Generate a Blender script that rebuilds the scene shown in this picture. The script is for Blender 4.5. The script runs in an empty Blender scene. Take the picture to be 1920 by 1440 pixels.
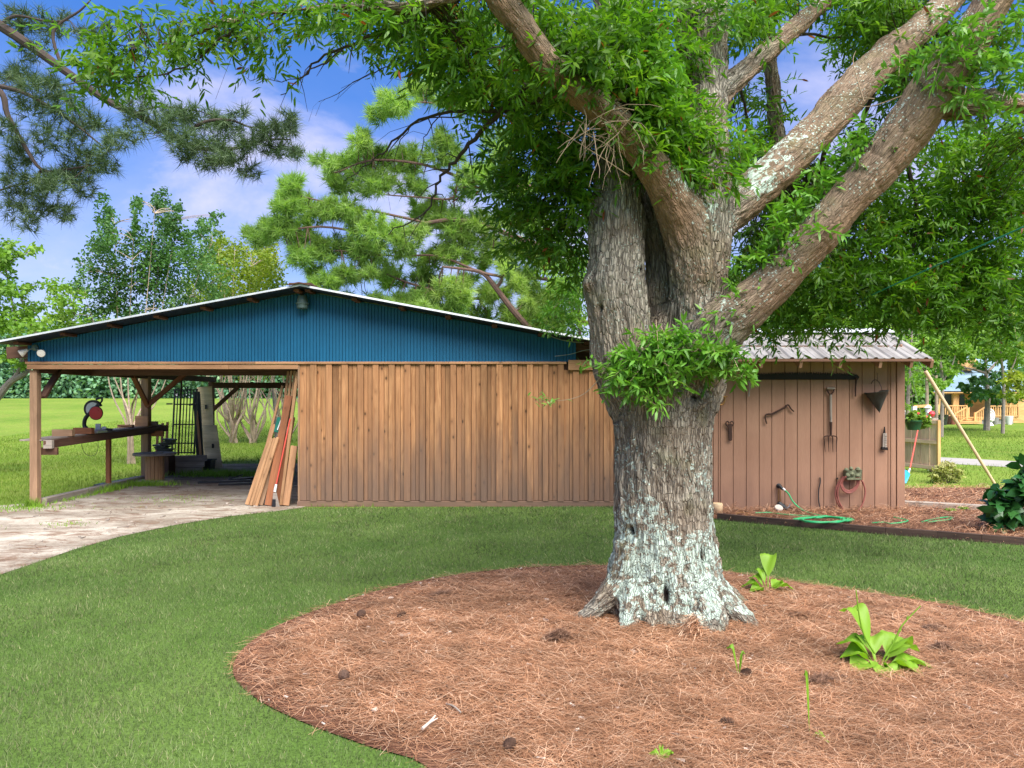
import bpy, bmesh, math, random
import numpy as np
from mathutils import Vector, Matrix, noise as mnoise

# ------------------------------------------------------------------ camera, world, sun, exposure
F, HZ, CH = 1397.0, 745.0, 1.6          # focal length in photo pixels, horizon row, eye height (m)
scn = bpy.context.scene
col = scn.collection
cam_d = bpy.data.cameras.new("camera")
cam_d.sensor_width = 36.0
cam_d.lens = 36.0 * F / 1920.0
cam_d.shift_y = (HZ - 720.0) / 1920.0
cam_d.clip_start = 0.05
cam_d.clip_end = 2000.0
cam = bpy.data.objects.new("camera", cam_d)
cam.location = (0, 0, CH)
cam.rotation_euler = (math.radians(90), 0, 0)
col.objects.link(cam)
scn.camera = cam

SUN_DIR = Vector((0.32, -0.58, 0.92)).normalized()     # towards the sun: behind the photographer, to the right
elev = math.asin(SUN_DIR.z)
azim = math.atan2(SUN_DIR.x, SUN_DIR.y)
sun_d = bpy.data.lights.new("sun", 'SUN')
sun_d.energy = 3.4
sun_d.angle = math.radians(58)
sun_d.color = (1.0, 0.95, 0.87)
sun = bpy.data.objects.new("sun", sun_d)
sun.rotation_euler = SUN_DIR.to_track_quat('Z', 'Y').to_euler()
sun.location = (20, -25, 40)
col.objects.link(sun)

scn.view_settings.view_transform = 'Standard'
scn.view_settings.look = 'None'
scn.view_settings.gamma = 1.0
scn.view_settings.exposure = 1.72
scn.cycles.max_bounces = 6
scn.cycles.diffuse_bounces = 3
scn.cycles.transmission_bounces = 4
scn.cycles.transparent_max_bounces = 6
scn.cycles.use_denoising = True


def node(nt, typ, ins=None, **props):
    n = nt.nodes.new(typ)
    for k, v in props.items():
        setattr(n, k, v)
    for k, v in (ins or {}).items():
        s = n.inputs[k]
        if isinstance(v, bpy.types.NodeSocket):
            nt.links.new(v, s)
        else:
            s.default_value = v
    return n


def c4(c):
    return (c[0], c[1], c[2], 1.0)


def mixc(nt, fac, a, b, blend='MIX'):
    n = nt.nodes.new('ShaderNodeMix')
    n.data_type = 'RGBA'
    n.blend_type = blend
    for k, v in ((0, fac), (6, a), (7, b)):
        if isinstance(v, bpy.types.NodeSocket):
            nt.links.new(v, n.inputs[k])
        else:
            n.inputs[k].default_value = v if k == 0 else c4(v)
    return n.outputs[2]


def ramp(nt, fac, stops):
    n = nt.nodes.new('ShaderNodeValToRGB')
    nt.links.new(fac, n.inputs[0])
    cr = n.color_ramp
    while len(cr.elements) < len(stops):
        cr.elements.new(0.5)
    for e, (p, c) in zip(cr.elements, stops):
        e.position = p
        e.color = c4(c) if not isinstance(c, (int, float)) else (c, c, c, 1)
    return n.outputs[0]


def math_(nt, op, a, b=None, c=None, clamp=False):
    n = nt.nodes.new('ShaderNodeMath')
    n.operation = op
    n.use_clamp = clamp
    for k, v in enumerate((a, b, c)):
        if v is None:
            continue
        if isinstance(v, bpy.types.NodeSocket):
            nt.links.new(v, n.inputs[k])
        else:
            n.inputs[k].default_value = v
    return n.outputs[0]


def maprange(nt, v, a, b, c=0.0, d=1.0):
    n = node(nt, 'ShaderNodeMapRange', {0: v, 1: a, 2: b, 3: c, 4: d})
    n.clamp = True
    return n.outputs[0]


def vmul(nt, v, s):
    n = nt.nodes.new('ShaderNodeVectorMath')
    n.operation = 'MULTIPLY'
    nt.links.new(v, n.inputs[0])
    n.inputs[1].default_value = s
    return n.outputs[0]


def noise_(nt, vec, scale, detail=3.0, rough=0.55, dist=0.0):
    return node(nt, 'ShaderNodeTexNoise', {'Vector': vec, 'Scale': scale, 'Detail': detail, 'Roughness': rough, 'Distortion': dist}).outputs[0]


def attr(nt, name, out='Fac'):
    n = nt.nodes.new('ShaderNodeAttribute')
    n.attribute_name = name
    return n.outputs[out]


def geo(nt, out='Position'):
    return nt.nodes.new('ShaderNodeNewGeometry').outputs[out]


def newmat(name):
    m = bpy.data.materials.new(name)
    m.use_nodes = True
    nt = m.node_tree
    return m, nt, nt.nodes['Principled BSDF']


def setp(nt, b, **kw):
    names = {'color': 'Base Color', 'rough': 'Roughness', 'metal': 'Metallic', 'spec': 'Specular IOR Level', 'normal': 'Normal'}
    for k, v in kw.items():
        s = b.inputs[names[k]]
        if isinstance(v, bpy.types.NodeSocket):
            nt.links.new(v, s)
        else:
            s.default_value = c4(v) if k == 'color' else v


def bump(nt, h, strength=0.3, dist=0.01):
    return node(nt, 'ShaderNodeBump', {'Height': h, 'Strength': strength, 'Distance': dist}).outputs[0]


# ------------------------------------------------------------------ the sky
world = bpy.data.worlds.new("World")
scn.world = world
world.use_nodes = True
wn = world.node_tree
bg = wn.nodes['Background']
sky = node(wn, 'ShaderNodeTexSky')
sky.sky_type = 'NISHITA'
sky.sun_disc = False
sky.sun_elevation = elev
sky.sun_rotation = azim
sky.altitude = 50
sky.air_density = 1.0
sky.dust_density = 0.2
sky.ozone_density = 2.0
hs = node(wn, 'ShaderNodeHueSaturation', {'Hue': 0.515, 'Saturation': 1.35, 'Value': 1.22, 'Color': sky.outputs[0]})
tc = node(wn, 'ShaderNodeTexCoord')
sep = node(wn, 'ShaderNodeSeparateXYZ', {0: tc.outputs['Generated']})
zz = math_(wn, 'ADD', math_(wn, 'MAXIMUM', sep.outputs[2], 0.0), 0.28)
cx = math_(wn, 'DIVIDE', sep.outputs[0], zz)
cy = math_(wn, 'DIVIDE', sep.outputs[1], zz)
cv = node(wn, 'ShaderNodeCombineXYZ', {0: cx, 1: cy, 2: 9.7}).outputs[0]
cl = noise_(wn, cv, 1.35, 7.0, 0.58, 0.35)
cmask = maprange(wn, cl, 0.47, 0.68)
lowc = maprange(wn, sep.outputs[2], 0.0, 0.42, 0.65, 0.0)
cmask = math_(wn, 'MAXIMUM', cmask, math_(wn, 'MULTIPLY', lowc, maprange(wn, cl, 0.30, 0.55)))
hz_f = maprange(wn, sep.outputs[2], 0.0, 0.45)
clear = mixc(wn, 1.0, hs.outputs[0], mixc(wn, hz_f, (0.36, 0.40, 0.62), (1.0, 1.0, 1.0)), 'MULTIPLY')
skyc = mixc(wn, math_(wn, 'MULTIPLY', cmask, 0.85), clear, (5.4, 5.1, 6.4))
wn.links.new(skyc, bg.inputs[0])
bg.inputs[1].default_value = 0.057

# ------------------------------------------------------------------ helpers: points, meshes, things
rnd = random.Random(7)
rng = np.random.default_rng(11)
Z = Vector((0, 0, 1))


def P(px, py, d):                        # point seen at photo pixel (px, py) standing d metres away
    return Vector(((px - 960.0) * d / F, d, CH - (py - HZ) * d / F))


def Gd(py, z=0.0):                       # distance of ground at row py
    return F * (CH - z) / (py - HZ)


def G(px, py, z=0.0):
    d = Gd(py, z)
    return Vector(((px - 960.0) * d / F, d, z))


def sstep(a, b, x):
    t = np.clip((x - a) / (b - a), 0, 1)
    return t * t * (3 - 2 * t)


def gz(x, y):                            # height of the field: level by the shed, rising far away on the left
    return 1.50 * sstep(16, 62, np.asarray(y, float)) * sstep(14, 4, np.asarray(x, float))


class MB:
    """collects shapes and links them as ONE mesh object"""

    def __init__(self):
        self.v, self.f, self.t, self.g = [], [], [], []

    def add(self, vs, fs, tint=0.5, g=None):
        o = len(self.v)
        self.v += [Vector(p) for p in vs]
        self.f += [tuple(i + o for i in f) for f in fs]
        self.t += [tint] * len(vs)
        self.g += [Vector(p) for p in (g if g is not None else vs)]
        return self

    def box(self, c, s, R=None, tint=None, jit=0.0):
        c = Vector(c)
        tint = rnd.random() if tint is None else tint
        hx, hy, hz = s[0] / 2, s[1] / 2, s[2] / 2
        loc = [Vector((x * hx, y * hy, z * hz)) for x in (-1, 1) for y in (-1, 1) for z in (-1, 1)]
        k = max(range(3), key=lambda i: s[i])
        order = [k] + [i for i in range(3) if i != k]
        off = Vector((rnd.uniform(-20, 20), rnd.uniform(-20, 20), rnd.uniform(-20, 20)))
        g = [Vector((p[order[0]], p[order[1]], p[order[2]])) + off for p in loc]
        if jit:
            loc = [p + Vector((rnd.uniform(-jit, jit), rnd.uniform(-jit, jit), rnd.uniform(-jit, jit))) for p in loc]
        vs = [c + (R @ p if R is not None else p) for p in loc]
        fs = [(0, 1, 3, 2), (4, 6, 7, 5), (0, 4, 5, 1), (2, 3, 7, 6), (0, 2, 6, 4), (1, 5, 7, 3)]
        return self.add(vs, fs, tint, g)

    def beam(self, p0, p1, w, h, up=Z, tint=None, jit=0.0):
        p0, p1 = Vector(p0), Vector(p1)
        d = (p1 - p0)
        L = d.length
        d.normalize()
        up = Vector(up)
        s = d.cross(up)
        if s.length < 1e-4:
            s = d.cross(Vector((1, 0, 0)))
        s.normalize()
        u = s.cross(d)
        R = Matrix((d, s, u)).transposed()
        return self.box((p0 + p1) / 2, (L, w, h), R, tint, jit)

    def tube(self, pts, rad, n=8, tint=0.5, cap=True):
        pts = [Vector(p) for p in pts]
        if not hasattr(rad, '__len__'):
            rad = [rad] * len(pts)
        vs, g, fs = [], [], []
        prev = None
        L = 0.0
        off = Vector((rnd.uniform(-20, 20), rnd.uniform(-20, 20), 0))
        for i, p in enumerate(pts):
            a = pts[max(i - 1, 0)]
            b = pts[min(i + 1, len(pts) - 1)]
            t = (b - a)
            t = t.normalized() if t.length > 1e-9 else Vector((0, 0, 1))
            if prev is None:
                x = t.cross(Vector((0, 0, 1)) if abs(t.z) < 0.9 else Vector((1, 0, 0))).normalized()
            else:
                x = (prev - t * prev.dot(t))
                x = x.normalized() if x.length > 1e-6 else t.orthogonal().normalized()
            prev = x
            y = t.cross(x)
            if i:
                L += (p - pts[i - 1]).length
            for k in range(n):
                a_ = 2 * math.pi * k / n
                q = x * math.cos(a_) * rad[i] + y * math.sin(a_) * rad[i]
                vs.append(p + q)
                g.append(Vector((L, rad[i] * math.cos(a_), rad[i] * math.sin(a_))) + off)
        m = len(pts)
        for i in range(m - 1):
            for k in range(n):
                k2 = (k + 1) % n
                fs.append((i * n + k, i * n + k2, (i + 1) * n + k2, (i + 1) * n + k))
        if cap:
            fs.append(tuple(range(n - 1, -1, -1)))
            fs.append(tuple((m - 1) * n + k for k in range(n)))
        return self.add(vs, fs, tint, g)

    def lathe(self, prof, o, n=24, R=None, tint=0.5, cap=True):
        vs, fs = [], []
        o = Vector(o)
        for r, z in prof:
            for k in range(n):
                a = 2 * math.pi * k / n
                p = Vector((r * math.cos(a), r * math.sin(a), z))
                vs.append(o + (R @ p if R is not None else p))
        m = len(prof)
        for i in range(m - 1):
            for k in range(n):
                k2 = (k + 1) % n
                fs.append((i * n + k, i * n + k2, (i + 1) * n + k2, (i + 1) * n + k))
        if cap:
            fs.append(tuple(range(n - 1, -1, -1)))
            fs.append(tuple((m - 1) * n + k for k in range(n)))
        return self.add(vs, fs, tint)

    def prism(self, poly, ext, tint=None):
        tint = rnd.random() if tint is None else tint
        poly = [Vector(p) for p in poly]
        ext = Vector(ext)
        n = len(poly)
        vs = poly + [p + ext for p in poly]
        fs = [tuple(range(n - 1, -1, -1)), tuple(range(n, 2 * n))]
        for i in range(n):
            j = (i + 1) % n
            fs.append((i, j, n + j, n + i))
        return self.add(vs, fs, tint)

    def build(self, name, mat, parent=None, base=None, smooth=False, bevel=0.0, sharp=40):
        me = bpy.data.meshes.new(name)
        b = WL[parent.name] if parent is not None else Vector(base if base is not None else (0, 0, 0))
        me.from_pydata([p - b for p in self.v], [], self.f)
        a = me.attributes.new('tint', 'FLOAT', 'POINT')
        a.data.foreach_set('value', self.t)
        a = me.attributes.new('gco', 'FLOAT_VECTOR', 'POINT')
        a.data.foreach_set('vector', [c for p in self.g for c in p])
        me.materials.append(mat)
        bm = bmesh.new()
        bm.from_mesh(me)
        bmesh.ops.recalc_face_normals(bm, faces=bm.faces)
        bm.to_mesh(me)
        bm.free()
        if smooth:
            me.polygons.foreach_set('use_smooth', [True] * len(me.polygons))
            me.set_sharp_from_angle(angle=math.radians(sharp))
        o = link(name, me, parent, b)
        if bevel:
            md = o.modifiers.new('bevel', 'BEVEL')
            md.width = bevel
            md.segments = 1
            md.limit_method = 'ANGLE'
            md.angle_limit = math.radians(50)
        return o


WL = {}


def link(name, me, parent, b):
    o = bpy.data.objects.new(name, me)
    col.objects.link(o)
    if parent is not None:
        o.parent = parent
    else:
        o.location = b
    WL[o.name] = b.copy()
    return o


def thing(name, label, cat, loc, group=None):
    o = bpy.data.objects.new(name, None)
    o.empty_display_size = 0.1
    col.objects.link(o)
    o.location = loc
    WL[o.name] = Vector(loc)
    return tag(o, label, cat, group)


def tag(o, label, cat, group=None):
    o['label'] = label
    o['category'] = cat
    if group:
        o['group'] = group
    return o


def kind(o, k):
    o['kind'] = k
    return o


def copy_thing(r, loc, rotz, scale, label):
    """a copy of a thing with its parts and sub-parts"""
    c = r.copy()
    col.objects.link(c)
    c.location, c.rotation_euler, c.scale = loc, (0, 0, rotz), scale
    c['label'] = label
    for ch in list(r.children):
        d = ch.copy()
        col.objects.link(d)
        d.parent = c
        for g in list(ch.children):
            e = g.copy()
            col.objects.link(e)
            e.parent = d
    return c


def raw_mesh(name, V, loops, starts, tint, mat, parent=None, base=(0, 0, 0), smooth=False, extra=None):
    b = WL[parent.name] if parent is not None else Vector(base)
    V = np.asarray(V, np.float32) - np.array(b, np.float32)
    me = bpy.data.meshes.new(name)
    me.vertices.add(len(V))
    me.vertices.foreach_set('co', V.ravel())
    me.loops.add(len(loops))
    me.loops.foreach_set('vertex_index', np.asarray(loops, np.int32))
    me.polygons.add(len(starts))
    me.polygons.foreach_set('loop_start', np.asarray(starts, np.int32))
    me.update(calc_edges=True)
    a = me.attributes.new('tint', 'FLOAT', 'POINT')
    a.data.foreach_set('value', np.asarray(tint, np.float32))
    if smooth:
        me.polygons.foreach_set('use_smooth', np.ones(len(starts), bool))
    me.materials.append(mat)
    return link(name, me, parent, b)


def unit(a):
    return a / np.maximum(np.linalg.norm(a, axis=1, keepdims=True), 1e-9)


def leaves_mesh(name, pos, d, nrm, L, W, tint, mat, parent=None, base=(0, 0, 0), curl=0.12, fold=0.25, wide=0.42):
    """many little folded, curved leaves as one mesh"""
    pos, d, nrm = np.asarray(pos), unit(np.asarray(d)), np.asarray(nrm)
    n = len(pos)
    L = np.broadcast_to(L, (n,))[:, None]
    W = np.broadcast_to(W, (n,))[:, None]
    s = unit(np.cross(d, nrm))
    u = np.cross(s, d)
    cu = curl * L
    V = np.empty((n, 6, 3))
    V[:, 0] = pos
    m1 = pos + d * L * (wide - 0.1) - u * cu * 0.12
    m2 = pos + d * L * (wide + 0.28) - u * cu * 0.5
    V[:, 1] = m1 + s * W * 0.46 + u * W * fold
    V[:, 2] = m1 - s * W * 0.46 + u * W * fold
    V[:, 3] = m2 + s * W * 0.40 + u * W * fold * 0.8
    V[:, 4] = m2 - s * W * 0.40 + u * W * fold * 0.8
    V[:, 5] = pos + d * L - u * cu
    o = np.arange(n)[:, None] * 6
    loops = (o + np.array([0, 2, 1, 1, 2, 4, 3, 3, 4, 5])).ravel()
    st = (np.arange(n)[:, None] * 10 + np.array([0, 3, 7])).ravel()
    return raw_mesh(name, V.reshape(-1, 3), loops, st, np.repeat(tint, 6), mat, parent, base)


def blades_mesh(name, p0, p1, width, tint, mat, parent=None, base=(0, 0, 0), side=None):
    """single-triangle blades / needles from p0 to p1"""
    n = len(p0)
    d = unit(p1 - p0)
    s = side if side is not None else unit(np.cross(d, unit(rng.normal(size=(n, 3)))))
    w = np.broadcast_to(width, (n,))[:, None] * 0.5
    V = np.stack([p0 - s * w, p0 + s * w, p1], 1).reshape(-1, 3)
    return raw_mesh(name, V, np.arange(n * 3), np.arange(n) * 3, np.repeat(tint, 3), mat, parent, base)


def strips_mesh(name, p0, pm, p1, width, tint, mat, parent=None, base=(0, 0, 0), side=None):
    """bent two-segment ribbons (pine straw, twigs)"""
    n = len(p0)
    d = unit(p1 - p0)
    s = side if side is not None else unit(np.cross(d, np.array([[0, 0, 1.0]])) + 1e-6)
    w = np.broadcast_to(width, (n,))[:, None] * 0.5
    V = np.stack([p0 - s * w, p0 + s * w, pm - s * w, pm + s * w, p1 - s * w * 0.5, p1 + s * w * 0.5], 1).reshape(-1, 3)
    o = np.arange(n)[:, None] * 6
    loops = (o + np.array([0, 1, 3, 2, 2, 3, 5, 4])).ravel()
    st = (np.arange(n * 2) * 4)
    return raw_mesh(name, V, loops, st, np.repeat(tint, 6), mat, parent, base)


def inside(poly, x, y):
    r = np.zeros(len(x), bool)
    n = len(poly)
    for i in range(n):
        x0, y0 = poly[i][0], poly[i][1]
        x1, y1 = poly[(i + 1) % n][0], poly[(i + 1) % n][1]
        if y0 == y1:
            continue
        c = ((y0 > y) != (y1 > y)) & (x < (x1 - x0) * (y - y0) / (y1 - y0) + x0)
        r ^= c
    return r


def catmull(pts, k=6):
    pts = [Vector(p) for p in pts]
    out = []
    n = len(pts)
    for i in range(n - 1):
        p0, p1, p2, p3 = pts[max(i - 1, 0)], pts[i], pts[i + 1], pts[min(i + 2, n - 1)]
        for j in range(k):
            t = j / k
            out.append(0.5 * ((2 * p1) + (p2 - p0) * t + (2 * p0 - 5 * p1 + 4 * p2 - p3) * t * t + (3 * p1 - p0 - 3 * p2 + p3) * t ** 3))
    out.append(pts[-1])
    return out


# ------------------------------------------------------------------ materials
def plain(name, c, rough=0.6, metal=0.0, var=0.25, scale=9.0, bmp=0.15, spec=0.4):
    m, nt, b = newmat(name)
    p = geo(nt)
    n1 = noise_(nt, p, scale, 5.0, 0.6)
    n2 = noise_(nt, p, scale * 7, 3.0, 0.6)
    v = math_(nt, 'ADD', math_(nt, 'MULTIPLY', n1, 0.7), math_(nt, 'MULTIPLY', n2, 0.3))
    f = maprange(nt, v, 0.3, 0.7, 1.0 - var, 1.0 + var)
    cc = mixc(nt, 1.0, c, node(nt, 'ShaderNodeCombineColor', {0: f, 1: f, 2: f}).outputs[0], 'MULTIPLY')
    setp(nt, b, color=cc, rough=maprange(nt, n1, 0.3, 0.7, max(rough - 0.1, 0.05), min(rough + 0.12, 1)), metal=metal, spec=spec)
    if bmp:
        setp(nt, b, normal=bump(nt, n2, bmp, 0.004))
    return m


def wood(name, c1, c2, knots=0.6, gray=None, grayz=(0.0, 0.9), rough=0.75, tintv=0.35, tintc=None):
    m, nt, b = newmat(name)
    g = attr(nt, 'gco', 'Vector')
    t = attr(nt, 'tint')
    wob = noise_(nt, vmul(nt, g, (0.9, 6, 6)), 1.0, 2.0)
    gv = node(nt, 'ShaderNodeVectorMath', {0: vmul(nt, g, (1.1, 34, 34)), 1: node(nt, 'ShaderNodeCombineXYZ', {1: math_(nt, 'MULTIPLY', wob, 5.0), 2: math_(nt, 'MULTIPLY', wob, 5.0)}).outputs[0]}, operation='ADD').outputs[0]
    gr = noise_(nt, gv, 1.0, 5.0, 0.6)
    fine = noise_(nt, vmul(nt, g, (5, 160, 160)), 1.0, 3.0, 0.6)
    blot = noise_(nt, vmul(nt, g, (1.3, 5, 5)), 1.0, 3.0)
    cc = mixc(nt, maprange(nt, gr, 0.32, 0.68), c1, c2)
    k = maprange(nt, t, 0, 1, 1.0 - tintv, 1.0 + tintv)
    k = math_(nt, 'MULTIPLY', k, maprange(nt, blot, 0.3, 0.7, 0.72, 1.22))
    k = math_(nt, 'MULTIPLY', k, maprange(nt, fine, 0.3, 0.7, 0.86, 1.12))
    cc = mixc(nt, 1.0, cc, node(nt, 'ShaderNodeCombineColor', {0: k, 1: k, 2: k}).outputs[0], 'MULTIPLY')
    if tintc:
        cc = mixc(nt, maprange(nt, math_(nt, 'FRACT', math_(nt, 'MULTIPLY', t, 7.31)), 0.3, 1.0, 0, 0.6), cc, tintc)
    if knots:
        vo = node(nt, 'ShaderNodeTexVoronoi', {'Vector': vmul(nt, g, (4.2, 7.0, 7.0)), 'Scale': 1.0})
        kn = maprange(nt, vo.outputs['Distance'], 0.06, 0.13, knots, 0.0)
        kh = maprange(nt, vo.outputs['Distance'], 0.10, 0.30, knots * 0.4, 0.0)
        cc = mixc(nt, kh, cc, tuple(x * 0.55 for x in c1))
        cc = mixc(nt, kn, cc, tuple(x * 0.16 for x in c1))
    if gray:
        z = node(nt, 'ShaderNodeSeparateXYZ', {0: geo(nt)}).outputs[2]
        zn = math_(nt, 'ADD', z, math_(nt, 'MULTIPLY', math_(nt, 'SUBTRACT', blot, 0.5), 1.3))
        cc = mixc(nt, maprange(nt, zn, grayz[0], grayz[1], 0.75, 0.0), cc, gray)
    setp(nt, b, color=cc, rough=rough, spec=0.25, normal=bump(nt, math_(nt, 'ADD', gr, math_(nt, 'MULTIPLY', fine, 0.5)), 0.35, 0.004))
    return m


def leafmat(name, c1, c2, c3=None, trans=0.35, rough=0.5, dead=None, spec=0.35):
    m, nt, b = newmat(name)
    t = attr(nt, 'tint')
    cc = ramp(nt, t, [(0.0, c1), (0.55, c2), (1.0, c3 or c2)] if not dead else [(0.0, c1), (0.55, c2), (0.96, c3 or c2), (0.985, dead)])
    nz = noise_(nt, geo(nt), 0.9, 2.0)
    k = maprange(nt, nz, 0.3, 0.7, 0.75, 1.25)
    cc = mixc(nt, 1.0, cc, node(nt, 'ShaderNodeCombineColor', {0: k, 1: k, 2: k}).outputs[0], 'MULTIPLY')
    setp(nt, b, color=cc, rough=rough, spec=spec)
    tr = node(nt, 'ShaderNodeBsdfTranslucent', {0: mixc(nt, 1.0, cc, (1.25, 1.35, 0.55), 'MULTIPLY')})
    mx = node(nt, 'ShaderNodeMixShader', {0: trans, 1: b.outputs[0], 2: tr.outputs[0]})
    nt.links.new(mx.outputs[0], nt.nodes['Material Output'].inputs[0])
    return m


M = {}
M['plank'] = wood('weathered cedar planks', (0.255, 0.112, 0.045), (0.44, 0.232, 0.105), 0.8, gray=(0.165, 0.112, 0.086), grayz=(0.1, 1.35), tintv=0.28, tintc=(0.38, 0.185, 0.085))
M['lumber'] = wood('new pine lumber', (0.33, 0.17, 0.08), (0.45, 0.26, 0.13), 0.6, tintv=0.22)
M['lumber_red'] = wood('reddish lumber', (0.22, 0.085, 0.038), (0.30, 0.12, 0.054), 0.5, tintv=0.2)
M['beam'] = wood('treated beam', (0.36, 0.185, 0.09), (0.47, 0.255, 0.13), 0.5, tintv=0.2)
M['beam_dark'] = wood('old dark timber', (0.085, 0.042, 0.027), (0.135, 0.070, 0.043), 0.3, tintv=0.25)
M['post'] = wood('weathered post', (0.27, 0.16, 0.092), (0.37, 0.23, 0.135), 0.45, tintv=0.12)
M['graywood'] = wood('greyed wood', (0.24, 0.20, 0.165), (0.34, 0.29, 0.24), 0.4, tintv=0.2)
M['ply'] = wood('plywood', (0.56, 0.42, 0.25), (0.68, 0.54, 0.35), 0.2, tintv=0.1)
M['fence'] = wood('pale fence board', (0.60, 0.41, 0.26), (0.70, 0.51, 0.35), 0.3, tintv=0.18)
M['deck'] = wood('honey coloured deck', (0.58, 0.33, 0.12), (0.70, 0.43, 0.18), 0.0, tintv=0.15)
M['rustwood'] = wood('dark damp edging timber', (0.060, 0.036, 0.027), (0.10, 0.062, 0.045), 0.2)
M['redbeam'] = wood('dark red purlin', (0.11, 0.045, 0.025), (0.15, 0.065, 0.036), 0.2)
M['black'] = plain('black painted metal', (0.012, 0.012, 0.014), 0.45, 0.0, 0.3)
M['blackp'] = plain('black plastic', (0.018, 0.02, 0.022), 0.5, 0.0, 0.3)
M['rust'] = plain('rusty iron', (0.055, 0.027, 0.018), 0.75, 0.3, 0.5, 25, 0.4)
M['iron'] = plain('dark iron', (0.020, 0.016, 0.014), 0.6, 0.5, 0.4, 25, 0.3)
M['steel'] = plain('grey steel', (0.42, 0.43, 0.44), 0.4, 0.7, 0.25)
M['galv'] = plain('galvanised pail', (0.048, 0.055, 0.050), 0.5, 0.3, 0.5, 14, 0.2)
M['white'] = plain('white plastic', (0.75, 0.75, 0.73), 0.4, 0, 0.1)
M['red'] = plain('red paint', (0.45, 0.018, 0.02), 0.35, 0, 0.12)
M['redh'] = plain('red handle', (0.62, 0.09, 0.06), 0.4, 0, 0.1)
M['blue'] = plain('bright blue plastic', (0.03, 0.33, 0.66), 0.4, 0, 0.1)
M['green'] = plain('green hose', (0.03, 0.38, 0.13), 0.4, 0, 0.2)
M['greend'] = plain('dark green plastic', (0.012, 0.09, 0.03), 0.45, 0, 0.2)
M['greenb'] = plain('teal green plastic', (0.006, 0.13, 0.085), 0.45, 0, 0.2)
M['maroon'] = plain('maroon hose', (0.26, 0.085, 0.065), 0.5, 0, 0.2)
M['brass'] = plain('tarnished brass', (0.30, 0.16, 0.05), 0.45, 0.6, 0.4, 30)
M['lampgreen'] = plain('weathered lamp housing', (0.085, 0.13, 0.115), 0.5, 0.2, 0.2)
M['bulb'] = plain('white glass lamp', (0.70, 0.66, 0.58), 0.2, 0, 0.08)
M['stone'] = plain('stone blocks', (0.30, 0.29, 0.27), 0.9, 0, 0.4, 3.0)
M['mossy'] = plain('mossy hose holder', (0.14, 0.15, 0.085), 0.85, 0, 0.6, 22, 0.6)
M['bamboo'] = plain('pale bamboo', (0.58, 0.42, 0.24), 0.5, 0, 0.2, 6)
M['roadm'] = plain('pale gravel road', (0.30, 0.28, 0.25), 0.95, 0, 0.12, 1.5)
M['bluemetal'] = plain('blue grey roof', (0.20, 0.29, 0.35), 0.5, 0.1, 0.12, 1.0)
M['glass'] = plain('dark window glass', (0.02, 0.045, 0.04), 0.08, 0, 0.3, 1.0, 0.0)
M['flower'] = plain('pink red petals', (0.68, 0.05, 0.06), 0.5, 0, 0.2)
M['wire'] = plain('green wire', (0.02, 0.26, 0.17), 0.5, 0, 0.1)
M['chip'] = plain('bleached wood chip', (0.48, 0.40, 0.33), 0.8, 0, 0.3, 20)
M['cone'] = plain('pine cone scales', (0.085, 0.045, 0.028), 0.8, 0, 0.4, 40)


def grooved(name, c1, c2, pitch, off, depth=1.0, rough=0.6, stain=None):
    """painted siding; the grooves themselves are modelled, the paint is weathered along them"""
    m, nt, b = newmat(name)
    p = geo(nt)
    st = noise_(nt, vmul(nt, p, (9, 9, 0.8)), 1.0, 5.0, 0.6)
    bl = noise_(nt, p, 1.6, 3.0)
    fine = noise_(nt, vmul(nt, p, (120, 120, 9)), 1.0, 3.0, 0.6)
    v = math_(nt, 'ADD', math_(nt, 'MULTIPLY', st, 0.5), math_(nt, 'MULTIPLY', bl, 0.5))
    cc = mixc(nt, maprange(nt, v, 0.35, 0.65), c1, c2)
    k = maprange(nt, fine, 0.3, 0.7, 0.92, 1.08)
    cc = mixc(nt, 1.0, cc, node(nt, 'ShaderNodeCombineColor', {0: k, 1: k, 2: k}).outputs[0], 'MULTIPLY')
    if stain:
        z = node(nt, 'ShaderNodeSeparateXYZ', {0: p}).outputs[2]
        zn = math_(nt, 'ADD', z, math_(nt, 'MULTIPLY', math_(nt, 'SUBTRACT', st, 0.5), 1.0))
        cc = mixc(nt, maprange(nt, zn, 0.0, 0.5, 0.5, 0.0), cc, stain)
    setp(nt, b, color=cc, rough=rough, spec=0.3, normal=bump(nt, fine, 0.2, 0.003))
    return m


M['bluesiding'] = grooved('blue painted siding', (0.003, 0.078, 0.158), (0.005, 0.103, 0.208), 0.1, 0, rough=0.55)
M['brownsiding'] = grooved('brown painted siding', (0.28, 0.149, 0.090), (0.35, 0.196, 0.122), 0.2, 0, stain=(0.20, 0.12, 0.085))


def metal_roof(name, c1, c2):
    m, nt, b = newmat(name)
    p = geo(nt)
    a = noise_(nt, vmul(nt, p, (9, 1.2, 1.2)), 1.0, 5.0, 0.65)
    c = noise_(nt, p, 2.2, 4.0)
    cc = mixc(nt, maprange(nt, math_(nt, 'ADD', math_(nt, 'MULTIPLY', a, 0.6), math_(nt, 'MULTIPLY', c, 0.4)), 0.38, 0.62), c1, c2)
    setp(nt, b, color=cc, rough=0.48, metal=0.25, spec=0.5)
    return m


M['tin'] = metal_roof('weathered tin roof', (0.20, 0.182, 0.155), (0.38, 0.36, 0.325))
M['tin2'] = metal_roof('bright tin roof', (0.55, 0.58, 0.60), (0.72, 0.74, 0.75))


# ground materials
def groundmat(name, build):
    m, nt, b = newmat(name)
    build(nt, b)
    return m


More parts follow.
